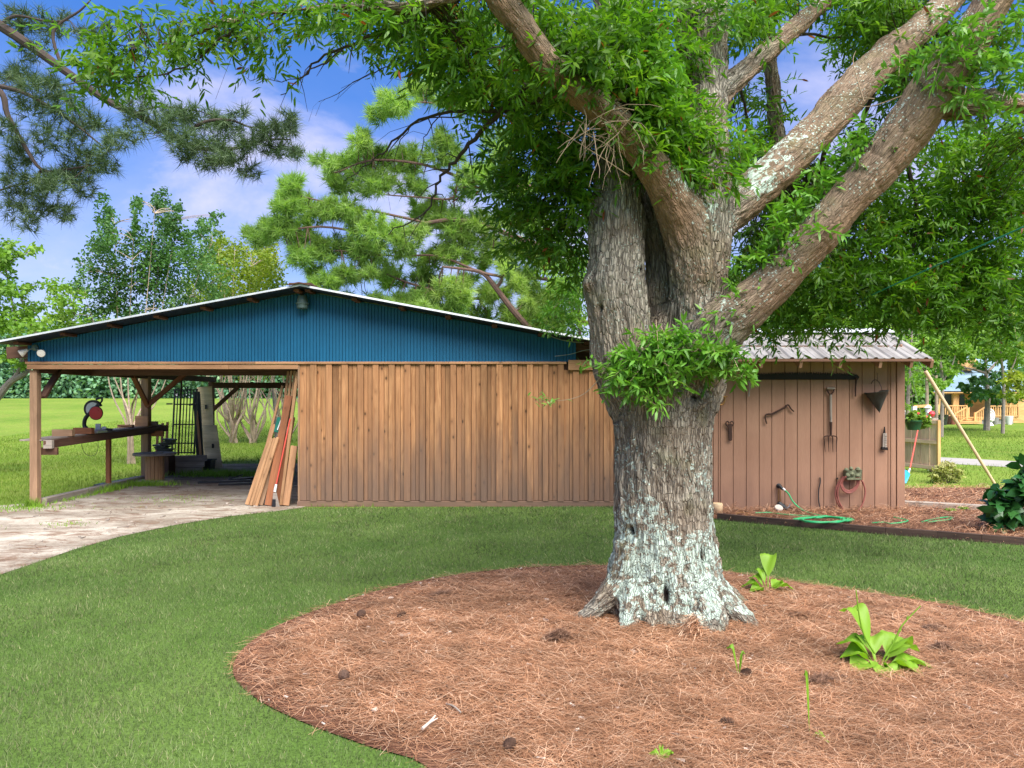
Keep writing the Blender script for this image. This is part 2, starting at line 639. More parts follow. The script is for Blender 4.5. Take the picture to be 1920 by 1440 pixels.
def _field(nt, b):
    p = geo(nt)
    a = noise_(nt, p, 0.16, 4.0)
    c = noise_(nt, vmul(nt, p, (1, 0.5, 1)), 1.7, 5.0, 0.65)
    f = noise_(nt, vmul(nt, p, (30, 9, 9)), 1.0, 4.0, 0.7)
    cc = mixc(nt, maprange(nt, a, 0.35, 0.65), (0.105, 0.185, 0.022), (0.165, 0.24, 0.035))
    cc = mixc(nt, maprange(nt, c, 0.42, 0.75, 0, 0.6), cc, (0.205, 0.22, 0.05))
    k = maprange(nt, f, 0.3, 0.7, 0.6, 1.35)
    cc = mixc(nt, 1.0, cc, node(nt, 'ShaderNodeCombineColor', {0: k, 1: k, 2: k}).outputs[0], 'MULTIPLY')
    setp(nt, b, color=cc, rough=0.95, spec=0.1, normal=bump(nt, f, 0.6, 0.03))


def _lawn(nt, b):
    p = geo(nt)
    a = noise_(nt, p, 0.9, 4.0)
    f = noise_(nt, p, 60, 4.0, 0.7)
    cc = mixc(nt, maprange(nt, a, 0.35, 0.65), (0.055, 0.105, 0.018), (0.09, 0.145, 0.03))
    k = maprange(nt, f, 0.3, 0.7, 0.5, 1.4)
    cc = mixc(nt, 1.0, cc, node(nt, 'ShaderNodeCombineColor', {0: k, 1: k, 2: k}).outputs[0], 'MULTIPLY')
    setp(nt, b, color=cc, rough=0.95, spec=0.1)


def _dirt(nt, b):
    p = geo(nt)
    a = noise_(nt, vmul(nt, p, (0.7, 1.0, 1)), 1.5, 7.0, 0.68, 0.5)
    s = noise_(nt, vmul(nt, p, (1.1, 2.2, 2)), 1.8, 8.0, 0.72, 1.2)
    f = noise_(nt, p, 55, 4.0, 0.7)
    g = noise_(nt, vmul(nt, p, (1.0, 1.6, 1)), 0.9, 5.0, 0.65)
    cc = mixc(nt, maprange(nt, a, 0.36, 0.62), (0.21, 0.168, 0.125), (0.46, 0.415, 0.34))
    cc = mixc(nt, maprange(nt, s, 0.50, 0.60, 0, 0.85), cc, (0.185, 0.115, 0.075))
    cc = mixc(nt, maprange(nt, s, 0.63, 0.70, 0, 0.8), cc, (0.075, 0.05, 0.038))
    y = node(nt, 'ShaderNodeSeparateXYZ', {0: p}).outputs[1]
    cc = mixc(nt, math_(nt, 'MULTIPLY', maprange(nt, g, 0.55, 0.68, 0, 0.5), maprange(nt, y, 9.5, 11.5)), cc, (0.115, 0.125, 0.045))
    cc = mixc(nt, maprange(nt, y, 10.6, 13.5, 0, 0.55), cc, (0.16, 0.12, 0.09))
    k = maprange(nt, f, 0.3, 0.7, 0.75, 1.25)
    cc = mixc(nt, 1.0, cc, node(nt, 'ShaderNodeCombineColor', {0: k, 1: k, 2: k}).outputs[0], 'MULTIPLY')
    setp(nt, b, color=cc, rough=0.95, spec=0.1, normal=bump(nt, math_(nt, 'ADD', s, math_(nt, 'MULTIPLY', f, 0.4)), 0.8, 0.03))


def _mulch(nt, b):
    p = geo(nt)
    a = noise_(nt, p, 1.3, 4.0)
    f = noise_(nt, p, 70, 4.0, 0.7)
    cc = mixc(nt, maprange(nt, a, 0.35, 0.65), (0.10, 0.045, 0.027), (0.18, 0.088, 0.055))
    k = maprange(nt, f, 0.3, 0.7, 0.45, 1.4)
    cc = mixc(nt, 1.0, cc, node(nt, 'ShaderNodeCombineColor', {0: k, 1: k, 2: k}).outputs[0], 'MULTIPLY')
    setp(nt, b, color=cc, rough=0.95, spec=0.1, normal=bump(nt, f, 0.7, 0.02))


M['field'] = groundmat('field grass', _field)
M['lawn'] = groundmat('lawn soil', _lawn)
M['dirt'] = groundmat('sandy dirt', _dirt)
M['mulch'] = groundmat('pine straw litter', _mulch)


def blade_mat(name, c1, c2, c3, scale=0.9, dark=(0.6, 1.35), trans=0.25):
    m, nt, b = newmat(name)
    t = attr(nt, 'tint')
    p = geo(nt)
    cc = ramp(nt, t, [(0.0, c1), (0.6, c2), (0.97, c3)])
    a = noise_(nt, p, scale, 5.0, 0.65)
    k = maprange(nt, a, 0.3, 0.7, dark[0], dark[1])
    cc = mixc(nt, 1.0, cc, node(nt, 'ShaderNodeCombineColor', {0: k, 1: k, 2: k}).outputs[0], 'MULTIPLY')
    setp(nt, b, color=cc, rough=0.7, spec=0.2)
    if trans:
        tr = node(nt, 'ShaderNodeBsdfTranslucent', {0: cc})
        mx = node(nt, 'ShaderNodeMixShader', {0: trans, 1: b.outputs[0], 2: tr.outputs[0]})
        nt.links.new(mx.outputs[0], nt.nodes['Material Output'].inputs[0])
    return m


M['blade'] = blade_mat('lawn blades', (0.090, 0.150, 0.040), (0.150, 0.208, 0.068), (0.30, 0.29, 0.15), 1.1, (0.58, 1.35))
M['blade2'] = blade_mat('field blades', (0.13, 0.23, 0.022), (0.19, 0.285, 0.035), (0.27, 0.28, 0.07), 0.5)
M['weed'] = blade_mat('fresh weeds', (0.13, 0.28, 0.02), (0.20, 0.36, 0.03), (0.26, 0.40, 0.06), 2.0)
M['straw'] = blade_mat('pine straw needles', (0.165, 0.066, 0.031), (0.435, 0.222, 0.116), (0.66, 0.46, 0.31), 2.6, (0.62, 1.28), 0.0)
M['strawd'] = blade_mat('dark old straw', (0.10, 0.05, 0.03), (0.17, 0.09, 0.055), (0.25, 0.15, 0.10), 1.6, (0.8, 1.2), 0.0)
M['oakleaf'] = leafmat('oak leaves', (0.048, 0.135, 0.010), (0.092, 0.215, 0.016), (0.17, 0.29, 0.025), 0.48, 0.42, dead=(0.20, 0.06, 0.02))
M['sprout'] = leafmat('young oak leaves', (0.075, 0.20, 0.020), (0.115, 0.28, 0.030), (0.19, 0.34, 0.055), 0.35, 0.4)
M['myrtle'] = leafmat('crape myrtle leaves', (0.04, 0.115, 0.025), (0.075, 0.175, 0.035), (0.13, 0.23, 0.05), 0.35)
M['yellowleaf'] = leafmat('yellow green leaves', (0.12, 0.20, 0.015), (0.20, 0.28, 0.02), (0.27, 0.30, 0.03), 0.4)
M['brightleaf'] = leafmat('bright leaves', (0.10, 0.22, 0.02), (0.16, 0.30, 0.03), (0.22, 0.34, 0.05), 0.4)
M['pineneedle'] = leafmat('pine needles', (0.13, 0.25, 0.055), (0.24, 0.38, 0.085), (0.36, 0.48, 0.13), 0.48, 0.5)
M['boughneedle'] = leafmat('dark pine needles', (0.045, 0.085, 0.035), (0.075, 0.125, 0.050), (0.12, 0.17, 0.07), 0.25, 0.5)  # darker, greyer green than the tall pine's needles
M['wooda'] = leafmat('far wood foliage', (0.075, 0.19, 0.105), (0.15, 0.31, 0.165), (0.25, 0.40, 0.20), 0.3)
M['woodb'] = leafmat('right wood foliage', (0.08, 0.20, 0.035), (0.16, 0.31, 0.06), (0.27, 0.40, 0.10), 0.35)
M['hosta'] = leafmat('hosta leaves', (0.15, 0.30, 0.018), (0.20, 0.36, 0.028), (0.25, 0.40, 0.05), 0.35, 0.5)
M['hydr'] = leafmat('dark glossy leaves', (0.012, 0.06, 0.014), (0.025, 0.10, 0.02), (0.045, 0.14, 0.03), 0.2, 0.3)
M['shrub'] = leafmat('variegated shrub leaves', (0.14, 0.17, 0.03), (0.26, 0.28, 0.06), (0.40, 0.38, 0.15), 0.3)
M['palebark'] = plain('pale smooth bark', (0.38, 0.29, 0.21), 0.8, 0, 0.35, 7, 0.3)
M['pinebark'] = plain('reddish pine bark', (0.105, 0.062, 0.045), 0.9, 0, 0.5, 14, 0.8)
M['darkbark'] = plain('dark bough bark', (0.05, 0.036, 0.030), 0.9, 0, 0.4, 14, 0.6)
M['twig'] = plain('bare tan twigs', (0.26, 0.19, 0.12), 0.9, 0, 0.3, 12, 0.2)
M['graybark'] = plain('grey bark', (0.24, 0.20, 0.17), 0.9, 0, 0.4, 9, 0.6)


def mixf(nt, f, a, b):
    return math_(nt, 'ADD', math_(nt, 'MULTIPLY', a, math_(nt, 'SUBTRACT', 1.0, f)), math_(nt, 'MULTIPLY', f, b))


def _oakbark(nt, b):
    q = attr(nt, 'bark', 'Vector')
    li = attr(nt, 'lichen')
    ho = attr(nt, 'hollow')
    p = geo(nt)
    f1 = noise_(nt, q, 30, 5.0, 0.66, 0.5)
    f2 = noise_(nt, q, 85, 4.0, 0.68)
    bl = noise_(nt, p, 2.4, 4.0)
    ck = node(nt, 'ShaderNodeTexVoronoi', {'Vector': node(nt, 'ShaderNodeVectorMath', {0: q, 1: vmul(nt, node(nt, 'ShaderNodeTexNoise', {'Vector': q, 'Scale': 22.0, 'Detail': 3.0}).outputs[1], (0.035, 0.035, 0.035))}, operation='ADD').outputs[0], 'Scale': 52.0}, feature='DISTANCE_TO_EDGE').outputs['Distance']
    crack = maprange(nt, ck, 0.0, 0.16)
    lb = attr(nt, 'limb')
    crack = mixf(nt, math_(nt, 'MULTIPLY', lb, 0.55), crack, 1.0)
    rid = math_(nt, 'MULTIPLY', maprange(nt, f1, 0.34, 0.60), maprange(nt, crack, 0, 1, 0.45, 1.0))
    lo = mixc(nt, lb, (0.095, 0.080, 0.062), (0.115, 0.078, 0.052))
    hi = mixc(nt, lb, (0.38, 0.345, 0.27), (0.285, 0.21, 0.142))
    cc = mixc(nt, rid, lo, hi)
    cc = mixc(nt, maprange(nt, bl, 0.42, 0.68, 0, 0.55), cc, (0.235, 0.165, 0.105))
    moss = maprange(nt, noise_(nt, p, 3.3, 4.0, 0.6), 0.55, 0.72, 0, 0.4)
    cc = mixc(nt, moss, cc, (0.15, 0.165, 0.065))
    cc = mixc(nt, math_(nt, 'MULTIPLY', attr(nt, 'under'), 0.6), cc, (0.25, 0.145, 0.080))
    k = maprange(nt, f2, 0.3, 0.7, 0.7, 1.3)
    cc = mixc(nt, 1.0, cc, node(nt, 'ShaderNodeCombineColor', {0: k, 1: k, 2: k}).outputs[0], 'MULTIPLY')
    # lichen patches: crusty pale green, spread where the tree carries it
    l1 = noise_(nt, p, 24, 6.0, 0.66, 0.3)
    l2 = noise_(nt, p, 5.0, 3.0, 0.6)
    sp = node(nt, 'ShaderNodeTexVoronoi', {'Vector': p, 'Scale': 40.0}).outputs['Distance']
    lv = math_(nt, 'ADD', math_(nt, 'MULTIPLY', l1, 0.62), math_(nt, 'MULTIPLY', l2, 0.38))
    th = math_(nt, 'SUBTRACT', 0.645, math_(nt, 'MULTIPLY', li, 0.155))
    lm = maprange(nt, math_(nt, 'SUBTRACT', lv, th), 0.0, 0.03)
    spots = math_(nt, 'MULTIPLY', maprange(nt, sp, 0.20, 0.30, 1, 0), maprange(nt, l2, 0.46, 0.54))
    lm = math_(nt, 'MAXIMUM', lm, math_(nt, 'MULTIPLY', spots, maprange(nt, li, 0.05, 0.3, 0.25, 0.95)))
    lc = mixc(nt, maprange(nt, l1, 0.4, 0.7), (0.38, 0.49, 0.40), (0.60, 0.70, 0.60))
    lm = math_(nt, 'MULTIPLY', lm, math_(nt, 'MULTIPLY', maprange(nt, f1, 0.34, 0.46, 0.45, 1.0), maprange(nt, crack, 0.05, 0.4, 0.6, 0.97)))
    cc = mixc(nt, lm, cc, lc)
    cc = mixc(nt, ho, cc, (0.012, 0.009, 0.007))  # shade inside the bark holes, painted in as near-black colour
    h = math_(nt, 'ADD', math_(nt, 'ADD', f1, math_(nt, 'MULTIPLY', crack, 0.5)), math_(nt, 'MULTIPLY', f2, 0.35))
    h = math_(nt, 'ADD', h, math_(nt, 'MULTIPLY', lm, 0.15))
    setp(nt, b, color=cc, rough=0.92, spec=0.15, normal=bump(nt, h, 0.9, 0.03))


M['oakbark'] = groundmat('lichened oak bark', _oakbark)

# ------------------------------------------------------------------ ground, lawn, dirt, beds, road
def sheet(name, ring, z, mat, center=None, prof=None, rings=6):
    """a ground sheet: concentric rings from an outline to its middle; prof(s) lifts it in the middle"""
    ring = [Vector((p[0], p[1], 0)) for p in ring]
    c = Vector(center) if center is not None else sum(ring, Vector()) / len(ring)
    vs, fs = [], []
    n = len(ring)
    for k in range(rings):
        s = 1 - k / rings
        for p in ring:
            q = c + (p - c) * s
            vs.append((q.x, q.y, z + (prof(1 - s) if prof else 0)))
    vs.append((c.x, c.y, z + (prof(1.0) if prof else 0)))
    for k in range(rings - 1):
        for i in range(n):
            j = (i + 1) % n
            fs.append((k * n + i, k * n + j, (k + 1) * n + j, (k + 1) * n + i))
    for i in range(n):
        fs.append(((rings - 1) * n + i, (rings - 1) * n + (i + 1) % n, rings * n))
    mb = MB().add(vs, fs)
    o = mb.build(name, mat, smooth=True, sharp=180)
    return kind(o, 'structure')


def flat(name, ring, z, mat):
    from mathutils.geometry import tessellate_polygon
    ps = [Vector((p[0], p[1], z)) for p in ring]
    return kind(MB().add(ps, tessellate_polygon([ps])).build(name, mat), 'structure')


gx = np.concatenate([np.linspace(-900, -60, 22), np.linspace(-55, 55, 56), np.linspace(60, 900, 22)])
gy = np.concatenate([np.linspace(-300, -10, 8), np.linspace(-5, 90, 64), np.linspace(95, 900, 20)])
XX, YY = np.meshgrid(gx, gy)
ZZ = gz(XX, YY)
nx, ny = len(gx), len(gy)
gv = list(zip(XX.ravel(), YY.ravel(), ZZ.ravel()))
gf = [(j * nx + i, j * nx + i + 1, (j + 1) * nx + i + 1, (j + 1) * nx + i) for j in range(ny - 1) for i in range(nx - 1)]
kind(MB().add(gv, gf).build('ground', M['field'], smooth=True, sharp=180), 'structure')

# outlines on the level ground, read off the photograph
BED_PX = [(1920, 1170), (1800, 1141), (1720, 1127), (1640, 1115), (1560, 1103), (1480, 1092), (1400, 1079), (1300, 1068), (1150, 1062), (1030, 1064),
          (960, 1068), (900, 1074), (830, 1084), (760, 1097), (700, 1112), (640, 1131), (590, 1148), (540, 1167), (500, 1187), (470, 1207),
          (450, 1226), (438, 1248), (438, 1268), (450, 1288), (475, 1309), (510, 1331), (560, 1354), (620, 1378), (700, 1406), (800, 1441)]
bed = [G(*p) for p in BED_PX]
bed += [Vector((-0.28, 2.85, 0)), Vector((-0.05, 2.45, 0)), Vector((0.4, 2.0, 0)), Vector((1.2, 1.6, 0)), Vector((2.2, 1.6, 0)), Vector((3.2, 2.2, 0)), Vector((4.0, 3.2, 0)), Vector((4.3, 4.3, 0))]
bed = [p for p in catmull(bed + [bed[0]], 3)][:-1]
BEDC = Vector((1.35, 4.6, 0))


def bed_rise(s):
    return 0.045 * float(sstep(0, 0.35, s)) + 0.0


EDGE_PX = [(1200, 962), (1345, 975), (1420, 982), (1500, 989), (1580, 996), (1660, 1003), (1757, 1010), (1840, 1017), (1930, 1024)]
edge = [G(*p) for p in EDGE_PX]
DIRT_PX = [(-60, 1108), (0, 1079), (60, 1059), (140, 1031), (230, 1006), (330, 985), (430, 969), (520, 959), (566, 953)]
dirt_edge = [G(*p) for p in DIRT_PX]

lawn = [Vector((-9.0, 3.0, 0)), Vector((-9.0, 8.0, 0))] + dirt_edge[1:] + [Vector((1.8, 10.92, 0))] + edge + [Vector((9.0, 8.6, 0)), Vector((9.0, 0.5, 0)), Vector((2, -3, 0)), Vector((-6, -3, 0))]
flat('lawn', lawn, 0.004, M['lawn'])
dirt = dirt_edge + [Vector((-3.0, 10.95, 0)), Vector((-3.1, 17.6, 0)), Vector((-5.0, 18.1, 0)), Vector((-7.0, 17.8, 0)), Vector((-7.15, 14.5, 0)), Vector((-7.1, 11.4, 0)), Vector((-7.6, 10.9, 0)), Vector((-8.6, 10.7, 0)), Vector((-10.5, 10.5, 0)), Vector((-13, 9.6, 0)), Vector((-13, 6.2, 0))]
flat('dirt_ground', dirt, 0.008, M['dirt'])
sheet('mulch_bed', bed, 0.012, M['mulch'], BEDC, bed_rise, 14)
sbed = edge + [Vector((9.5, 8.6, 0)), Vector((12.0, 10.5, 0)), Vector((12.0, 12.3, 0)), Vector((9.6, 13.0, 0)), Vector((7.4, 13.1, 0)), Vector((5.0, 12.6, 0)), Vector((1.5, 11.2, 0))]
flat('planting_bed', sbed, 0.016, M['mulch'])
road = [Vector((7.0, 21.0, 0)), Vector((11.3, 19.96, 0)), Vector((12.6, 18.6, 0)), Vector((15.0, 16.9, 0)), Vector((20, 14.0, 0)), Vector((20, 12.6, 0)), Vector((14.2, 14.9, 0)), Vector((12.2, 16.2, 0)), Vector((10.4, 18.0, 0)), Vector((7.0, 19.5, 0))]
flat('road', road, 0.006, M['roadm'])
patch = [G(-70, 812, 0.25), G(0, 797, 0.25), G(24, 796, 0.25), G(30, 799, 0.25), G(20, 803, 0.25), G(-10, 815, 0.25)]

# ------------------------------------------------------------------ grass: short blades, too many to count
def scatter(poly, n, weight=None, bounds=None):
    xs = [p[0] for p in poly]
    ys = [p[1] for p in poly]
    b = bounds or (min(xs), max(xs), min(ys), max(ys))
    px = rng.uniform(b[0], b[1], n)
    py = rng.uniform(b[2], b[3], n)
    k = inside(poly, px, py) & (py > 2.2) & (np.abs(px) < py * 0.74 + 0.5)
    if weight is not None:
        k &= rng.random(n) < weight(px, py)
    return px[k], py[k]


px_, py_ = scatter(lawn, 1500000, lambda x, y: np.clip((4.6 / y) ** 1.6, 0, 1) * 1.0)
k = ~inside(bed, px_, py_)
px_, py_ = px_[k], py_[k]
n = len(px_)
clump = np.array([0.6 * mnoise.noise((x * 2.2, y * 2.2, 0)) + 0.5 * mnoise.noise((x * 6.0, y * 6.0, 4)) + 0.5 * mnoise.noise((x * 0.7, y * 0.9, 9)) for x, y in zip(px_, py_)])
h = rng.uniform(0.015, 0.038, n) * (1 + 0.5 * clump)
a = rng.uniform(0, 2 * math.pi, n)
ln = h * rng.uniform(0.15, 0.85, n)
p0 = np.stack([px_, py_, np.full(n, 0.002)], 1)
p1 = p0 + np.stack([np.cos(a) * ln, np.sin(a) * ln, h], 1)
tint = np.clip(rng.beta(2, 3, n) + 0.22 * clump, 0, 1)
tint[rng.random(n) < 0.03] = 1.0
kind(blades_mesh('lawn_grass', p0, p1, 0.0045 * np.clip(py_ / 5.0, 0.9, 2.2), tint, M['blade']), 'stuff')

# taller field grass left of and behind the carport and on the right beyond the bed
fx = np.concatenate([rng.uniform(-18, -2, 170000), rng.uniform(6, 24, 90000)])
fy = np.concatenate([rng.uniform(9, 34, 170000), rng.uniform(11, 40, 90000)])
k = (rng.random(len(fx)) < np.clip((13.0 / fy) ** 1.3, 0, 1)) & (np.abs(fx) < fy * 0.73)
k &= ~inside(dirt, fx, fy) & ~inside(sbed, fx, fy) & ~inside(road, fx, fy) & ~inside(lawn, fx, fy)
fx, fy = fx[k], fy[k]
n = len(fx)
clump = np.array([mnoise.noise((x * 0.9, y * 0.6, 3)) for x, y in zip(fx, fy)])
h = rng.uniform(0.03, 0.085, n) * (1 + 0.5 * clump)
a = rng.uniform(0, 2 * math.pi, n)
ln = h * rng.uniform(0.1, 0.8, n)
p0 = np.stack([fx, fy, gz(fx, fy)], 1)
p1 = p0 + np.stack([np.cos(a) * ln, np.sin(a) * ln, h], 1)
kind(blades_mesh('field_grass', p0, p1, 0.009 * np.clip(fy / 12, 1, 2.5), np.clip(rng.beta(2, 3, n) + 0.2 * clump, 0, 1), M['blade2']), 'stuff')

# weeds in the dirt: round the spool, along the timber, at the post foot
WX, WY, WH = [], [], []
for (cx_, cy_, rx, ry, hh, m_) in [(-6.7, 13.5, 0.55, 0.2, 0.10, 900), (-5.85, 15.2, 0.85, 0.35, 0.13, 1700), (-7.0, 10.85, 0.13, 0.07, 0.13, 200), (-6.85, 12.8, 0.12, 0.5, 0.12, 420), (-6.9, 11.8, 0.16, 0.8, 0.06, 350),
                                   (-7.0, 10.7, 0.5, 0.3, 0.05, 420), (-8.2, 10.6, 0.8, 0.3, 0.05, 500), (-5.3, 11.6, 0.8, 0.5, 0.03, 260), (-4.9, 15.3, 0.6, 0.4, 0.05, 200), (-5.6, 9.3, 0.3, 0.2, 0.04, 90), (-6.4, 8.8, 0.2, 0.3, 0.04, 70)]:
    WX.append(rng.normal(cx_, rx * 0.55, m_)); WY.append(rng.normal(cy_, ry * 0.55, m_)); WH.append(np.full(m_, hh))
WX, WY, WH = map(np.concatenate, (WX, WY, WH))
n = len(WX)
h = WH * rng.uniform(0.4, 1.25, n)
a = rng.uniform(0, 2 * math.pi, n)
ln = h * rng.uniform(0.1, 0.8, n)
p0 = np.stack([WX, WY, np.full(n, 0.005)], 1)
p1 = p0 + np.stack([np.cos(a) * ln, np.sin(a) * ln, h], 1)
kind(blades_mesh('weeds', p0, p1, 0.011, rng.random(n), M['weed']), 'stuff')

# ------------------------------------------------------------------ pine straw litter
def straw(poly, n, zfun, weight=None, Lr=(0.07, 0.17), w=0.0022, name='pine_straw', mat='straw', lift=0.02, bounds=None):
    x, y = scatter(poly, n, weight, bounds)
    m = len(x)
    a = rng.normal(0.0, 0.75, m) + (rng.random(m) < 0.3) * rng.uniform(0, math.pi, m)
    L = rng.uniform(Lr[0], Lr[1], m)
    hump = np.array([max(0.0, mnoise.noise((i * 5.0, j * 5.0, 2)) + 0.1) for i, j in zip(x, y)])
    z0 = zfun(x, y) + rng.random(m) ** 2 * lift + 0.003 + hump * lift * 1.2
    tl = rng.normal(0, 0.10, m) * L
    d = np.stack([np.cos(a), np.sin(a), np.zeros(m)], 1)
    sd = np.stack([-np.sin(a), np.cos(a), np.zeros(m)], 1)
    c = np.stack([x, y, z0], 1)
    p0 = c - d * L[:, None] / 2
    p1 = c + d * L[:, None] / 2
    p0[:, 2] = np.maximum(p0[:, 2] - tl, zfun(x, y) + 0.001)
    p1[:, 2] = np.maximum(p1[:, 2] + tl, zfun(x, y) + 0.001)
    pm = c + sd * (rng.normal(0, 0.10, m) * L)[:, None] + np.array([0, 0, 0.006])
    ww = w * np.clip(y / 4.2, 0.8, 3)
    t = np.clip(rng.beta(1.3, 1.7, m), 0, 1)
    return kind(strips_mesh(name, p0, pm, p1, ww, t, M[mat]), 'stuff')


bx_ = np.array([p[0] for p in bed]); by_ = np.array([p[1] for p in bed])


def bed_z(x, y):
    # same profile as the sheet: distance to the outline relative to the middle
    ang = np.arctan2(y - BEDC.y, x - BEDC.x)
    ra = np.arctan2(by_ - BEDC.y, bx_ - BEDC.x)
    rr = np.hypot(by_ - BEDC.y, bx_ - BEDC.x)
    o = np.argsort(ra)
    R = np.interp(ang, ra[o], rr[o], period=2 * math.pi)
    s = 1 - np.hypot(y - BEDC.y, x - BEDC.x) / R
    return 0.012 + 0.045 * sstep(0, 0.35, s)


straw(bed, 250000, bed_z, lambda x, y: np.clip((4.2 / y) ** 1.2, 0, 1) * np.clip((bed_z(x, y) - 0.0125) / 0.02 + 0.25, 0, 1))
straw(sbed, 42000, lambda x, y: np.full(len(x), 0.016), None, (0.08, 0.18), 0.0024, 'bed_straw', 'straw', 0.06)
# loose needles blown over the sandy ground
straw(dirt, 16000, lambda x, y: np.full(len(x), 0.008), lambda x, y: np.array([max(0.0, mnoise.noise((i * 0.8, j * 1.6, 5)) + 0.15) for i, j in zip(x, y)]), (0.06, 0.15), 0.0024, 'loose_straw', 'strawd', 0.008)


def straw_tuft(name, label, c, r, hgt, n, mat='strawd'):
    a = rng.uniform(0, 2 * math.pi, n)
    rr = np.abs(rng.normal(0, r * 0.6, n))
    x = c.x + np.cos(a) * rr
    y = c.y + np.sin(a) * rr * 0.6
    z = c.z + hgt * np.exp(-(rr / r) ** 2 * 1.5) * rng.uniform(0.1, 1, n)
    b = rng.normal(0.5, 0.5, n)
    L = rng.uniform(0.08, 0.17, n)
    d = np.stack([np.cos(b), np.sin(b), rng.normal(0, 0.25, n)], 1) * L[:, None] / 2
    cc = np.stack([x, y, z], 1)
    p0, p1 = cc - d, cc + d
    p0[:, 2] = np.maximum(p0[:, 2], c.z); p1[:, 2] = np.maximum(p1[:, 2], c.z)
    o = strips_mesh(name, p0, cc + np.array([0, 0, 0.012]), p1, 0.003, rng.random(n), M[mat], base=c)
    return tag(o, label, 'pine straw', 'clumps of dead pine straw on the mulch')


def onbed(px, py):
    z = 0.05
    p = G(px, py, z)
    return p


straw_tuft('straw_clump', 'dark heap of pine straw left of the oak roots, biggest clump in the bed', onbed(1050, 1203), 0.10, 0.07, 420)
straw_tuft('straw_clump', 'small dark clump of pine straw near the far edge of the mulch bed', onbed(832, 1119), 0.10, 0.04, 200)
straw_tuft('straw_clump', 'brown wad of pine straw lying between the pine cone and the large hosta', onbed(1540, 1284), 0.11, 0.045, 360)
straw_tuft('straw_clump', 'brown pine straw clump behind the hosta, beside its leaning flower stalk', onbed(1745, 1185), 0.09, 0.04, 220)
straw_tuft('straw_clump', 'dull brown pine straw clump to the right of the large hosta leaves', onbed(1765, 1222), 0.09, 0.05, 260)
straw_tuft('straw_clump', 'loose red brown straw caught in the hollow between the oak roots', Vector((1.16, 4.78, 0.05)), 0.09, 0.16, 320, 'straw')

# ------------------------------------------------------------------ the wooden workshop with its open carport
D = 10.9
sc_ = D / F
RX, RZ, RS = -2.99, 3.178, 0.187           # ridge position, height and slope
YF, YB = 10.5, 18.3


def rz(x):
    return RZ - RS * abs(x - RX)


shop = thing('workshop', 'long wooden workshop with blue gable, plank wall and open carport', 'shed', (RX, 14.4, 0))

mb = MB()                                   # board and batten wall
x0 = -3.105
xs = [x0] + [(540 + c * 0.3229 - 960) * sc_ for c in (150, 240, 332, 422, 510, 603, 694, 782, 871, 960, 1046, 1138, 1228, 1317, 1405, 1496, 1583, 1672, 1762, 1850)]
while xs[-1] < 1.75:
    xs.append(xs[-1] + 0.2255)
for i in range(len(xs) - 1):
    a_, b_ = xs[i], xs[i + 1]
    top = 2.10 if b_ < 0.80 else 2.0
    m_ = a_ + (b_ - a_) * rnd.uniform(0.44, 0.58)
    for (u, v_) in ((a_ + (0.049 if i else 0.0), m_ - 0.002), (m_ + 0.002, b_)):
        mb.box(((u + v_) / 2, D + 0.012 + rnd.uniform(-0.002, 0.002), (0.09 + top) / 2), (v_ - u, 0.022, top - 0.09))
for x in xs[1:]:
    top = 2.098 if x < 0.80 else 1.99
    zb = 0.082 + rnd.uniform(-0.006, 0.006)
    mb.box((x, D - 0.014, (zb + top) / 2), (0.088 + rnd.uniform(-0.006, 0.006), 0.028, top - zb), Matrix.Rotation(rnd.uniform(-0.0015, 0.0015), 3, 'Y'))
mb.build('plank_wall', M['plank'], shop, bevel=0.003)

mb = MB()
mb.box(((x0 + 1.75) / 2 - 0.02, D - 0.006, 0.043), (1.75 - x0 + 0.03, 0.03, 0.084), tint=0.45)
mb.build('skirt_board', M['plank'], shop, bevel=0.003)
mb = MB()
mb.box((x0 - 0.012, D + 0.02, 1.05), (0.026, 0.075, 2.08), tint=0.35)
mb.build('corner_board', M['post'], shop, bevel=0.003)
mb = MB()                                   # closed room behind the planks
mb.box((x0 + 0.05, 14.4, 1.05), (0.04, 6.9, 2.1), tint=0.3)
mb.box((-0.65, 17.85, 1.05), (4.9, 0.04, 2.1), tint=0.3)
mb.box((-0.68, D + 0.05, 1.075), (4.8, 0.03, 2.15), tint=0.3)  # dark backing added to stop light leaking through the plank gaps
mb.box((1.78, 14.4, 1.05), (0.04, 6.9, 2.1), tint=0.3)
mb.build('room_wall', M['beam_dark'], shop)

mb = MB()                                   # header over the carport opening and the thin ledger under the gable
for (a_, b_) in ((52, 262), (262, 430), (430, 560)):
    mb.box((((a_ + b_) / 2 - 960) * sc_, D - 0.005, 2.046), ((b_ - a_) * sc_ - 0.003, 0.045, 0.069))
mb.build('header_beam', M['beam'], shop, bevel=0.003)
mb = MB()
for (a_, b_) in ((50, 250), (250, 480), (480, 842), (842, 1062)):
    mb.box((((a_ + b_) / 2 - 960) * sc_, D - 0.012, 2.103), ((b_ - a_) * sc_ - 0.003, 0.06, 0.034))
mb.build('ledger_trim', M['beam'], shop, bevel=0.003)
mb = MB()
mb.box(((1065 + 1200) / 2 * sc_ - 960 * sc_, D - 0.03, 2.07), (135 * sc_, 0.06, 0.15), tint=0.5)
mb.build('short_beam', M['lumber'], shop, bevel=0.004)
mb = MB()
mb.box((1.25, D + 0.25, 2.23), (0.9, 0.04, 0.22), tint=0.4)
mb.build('eave_board', M['beam_dark'], shop)

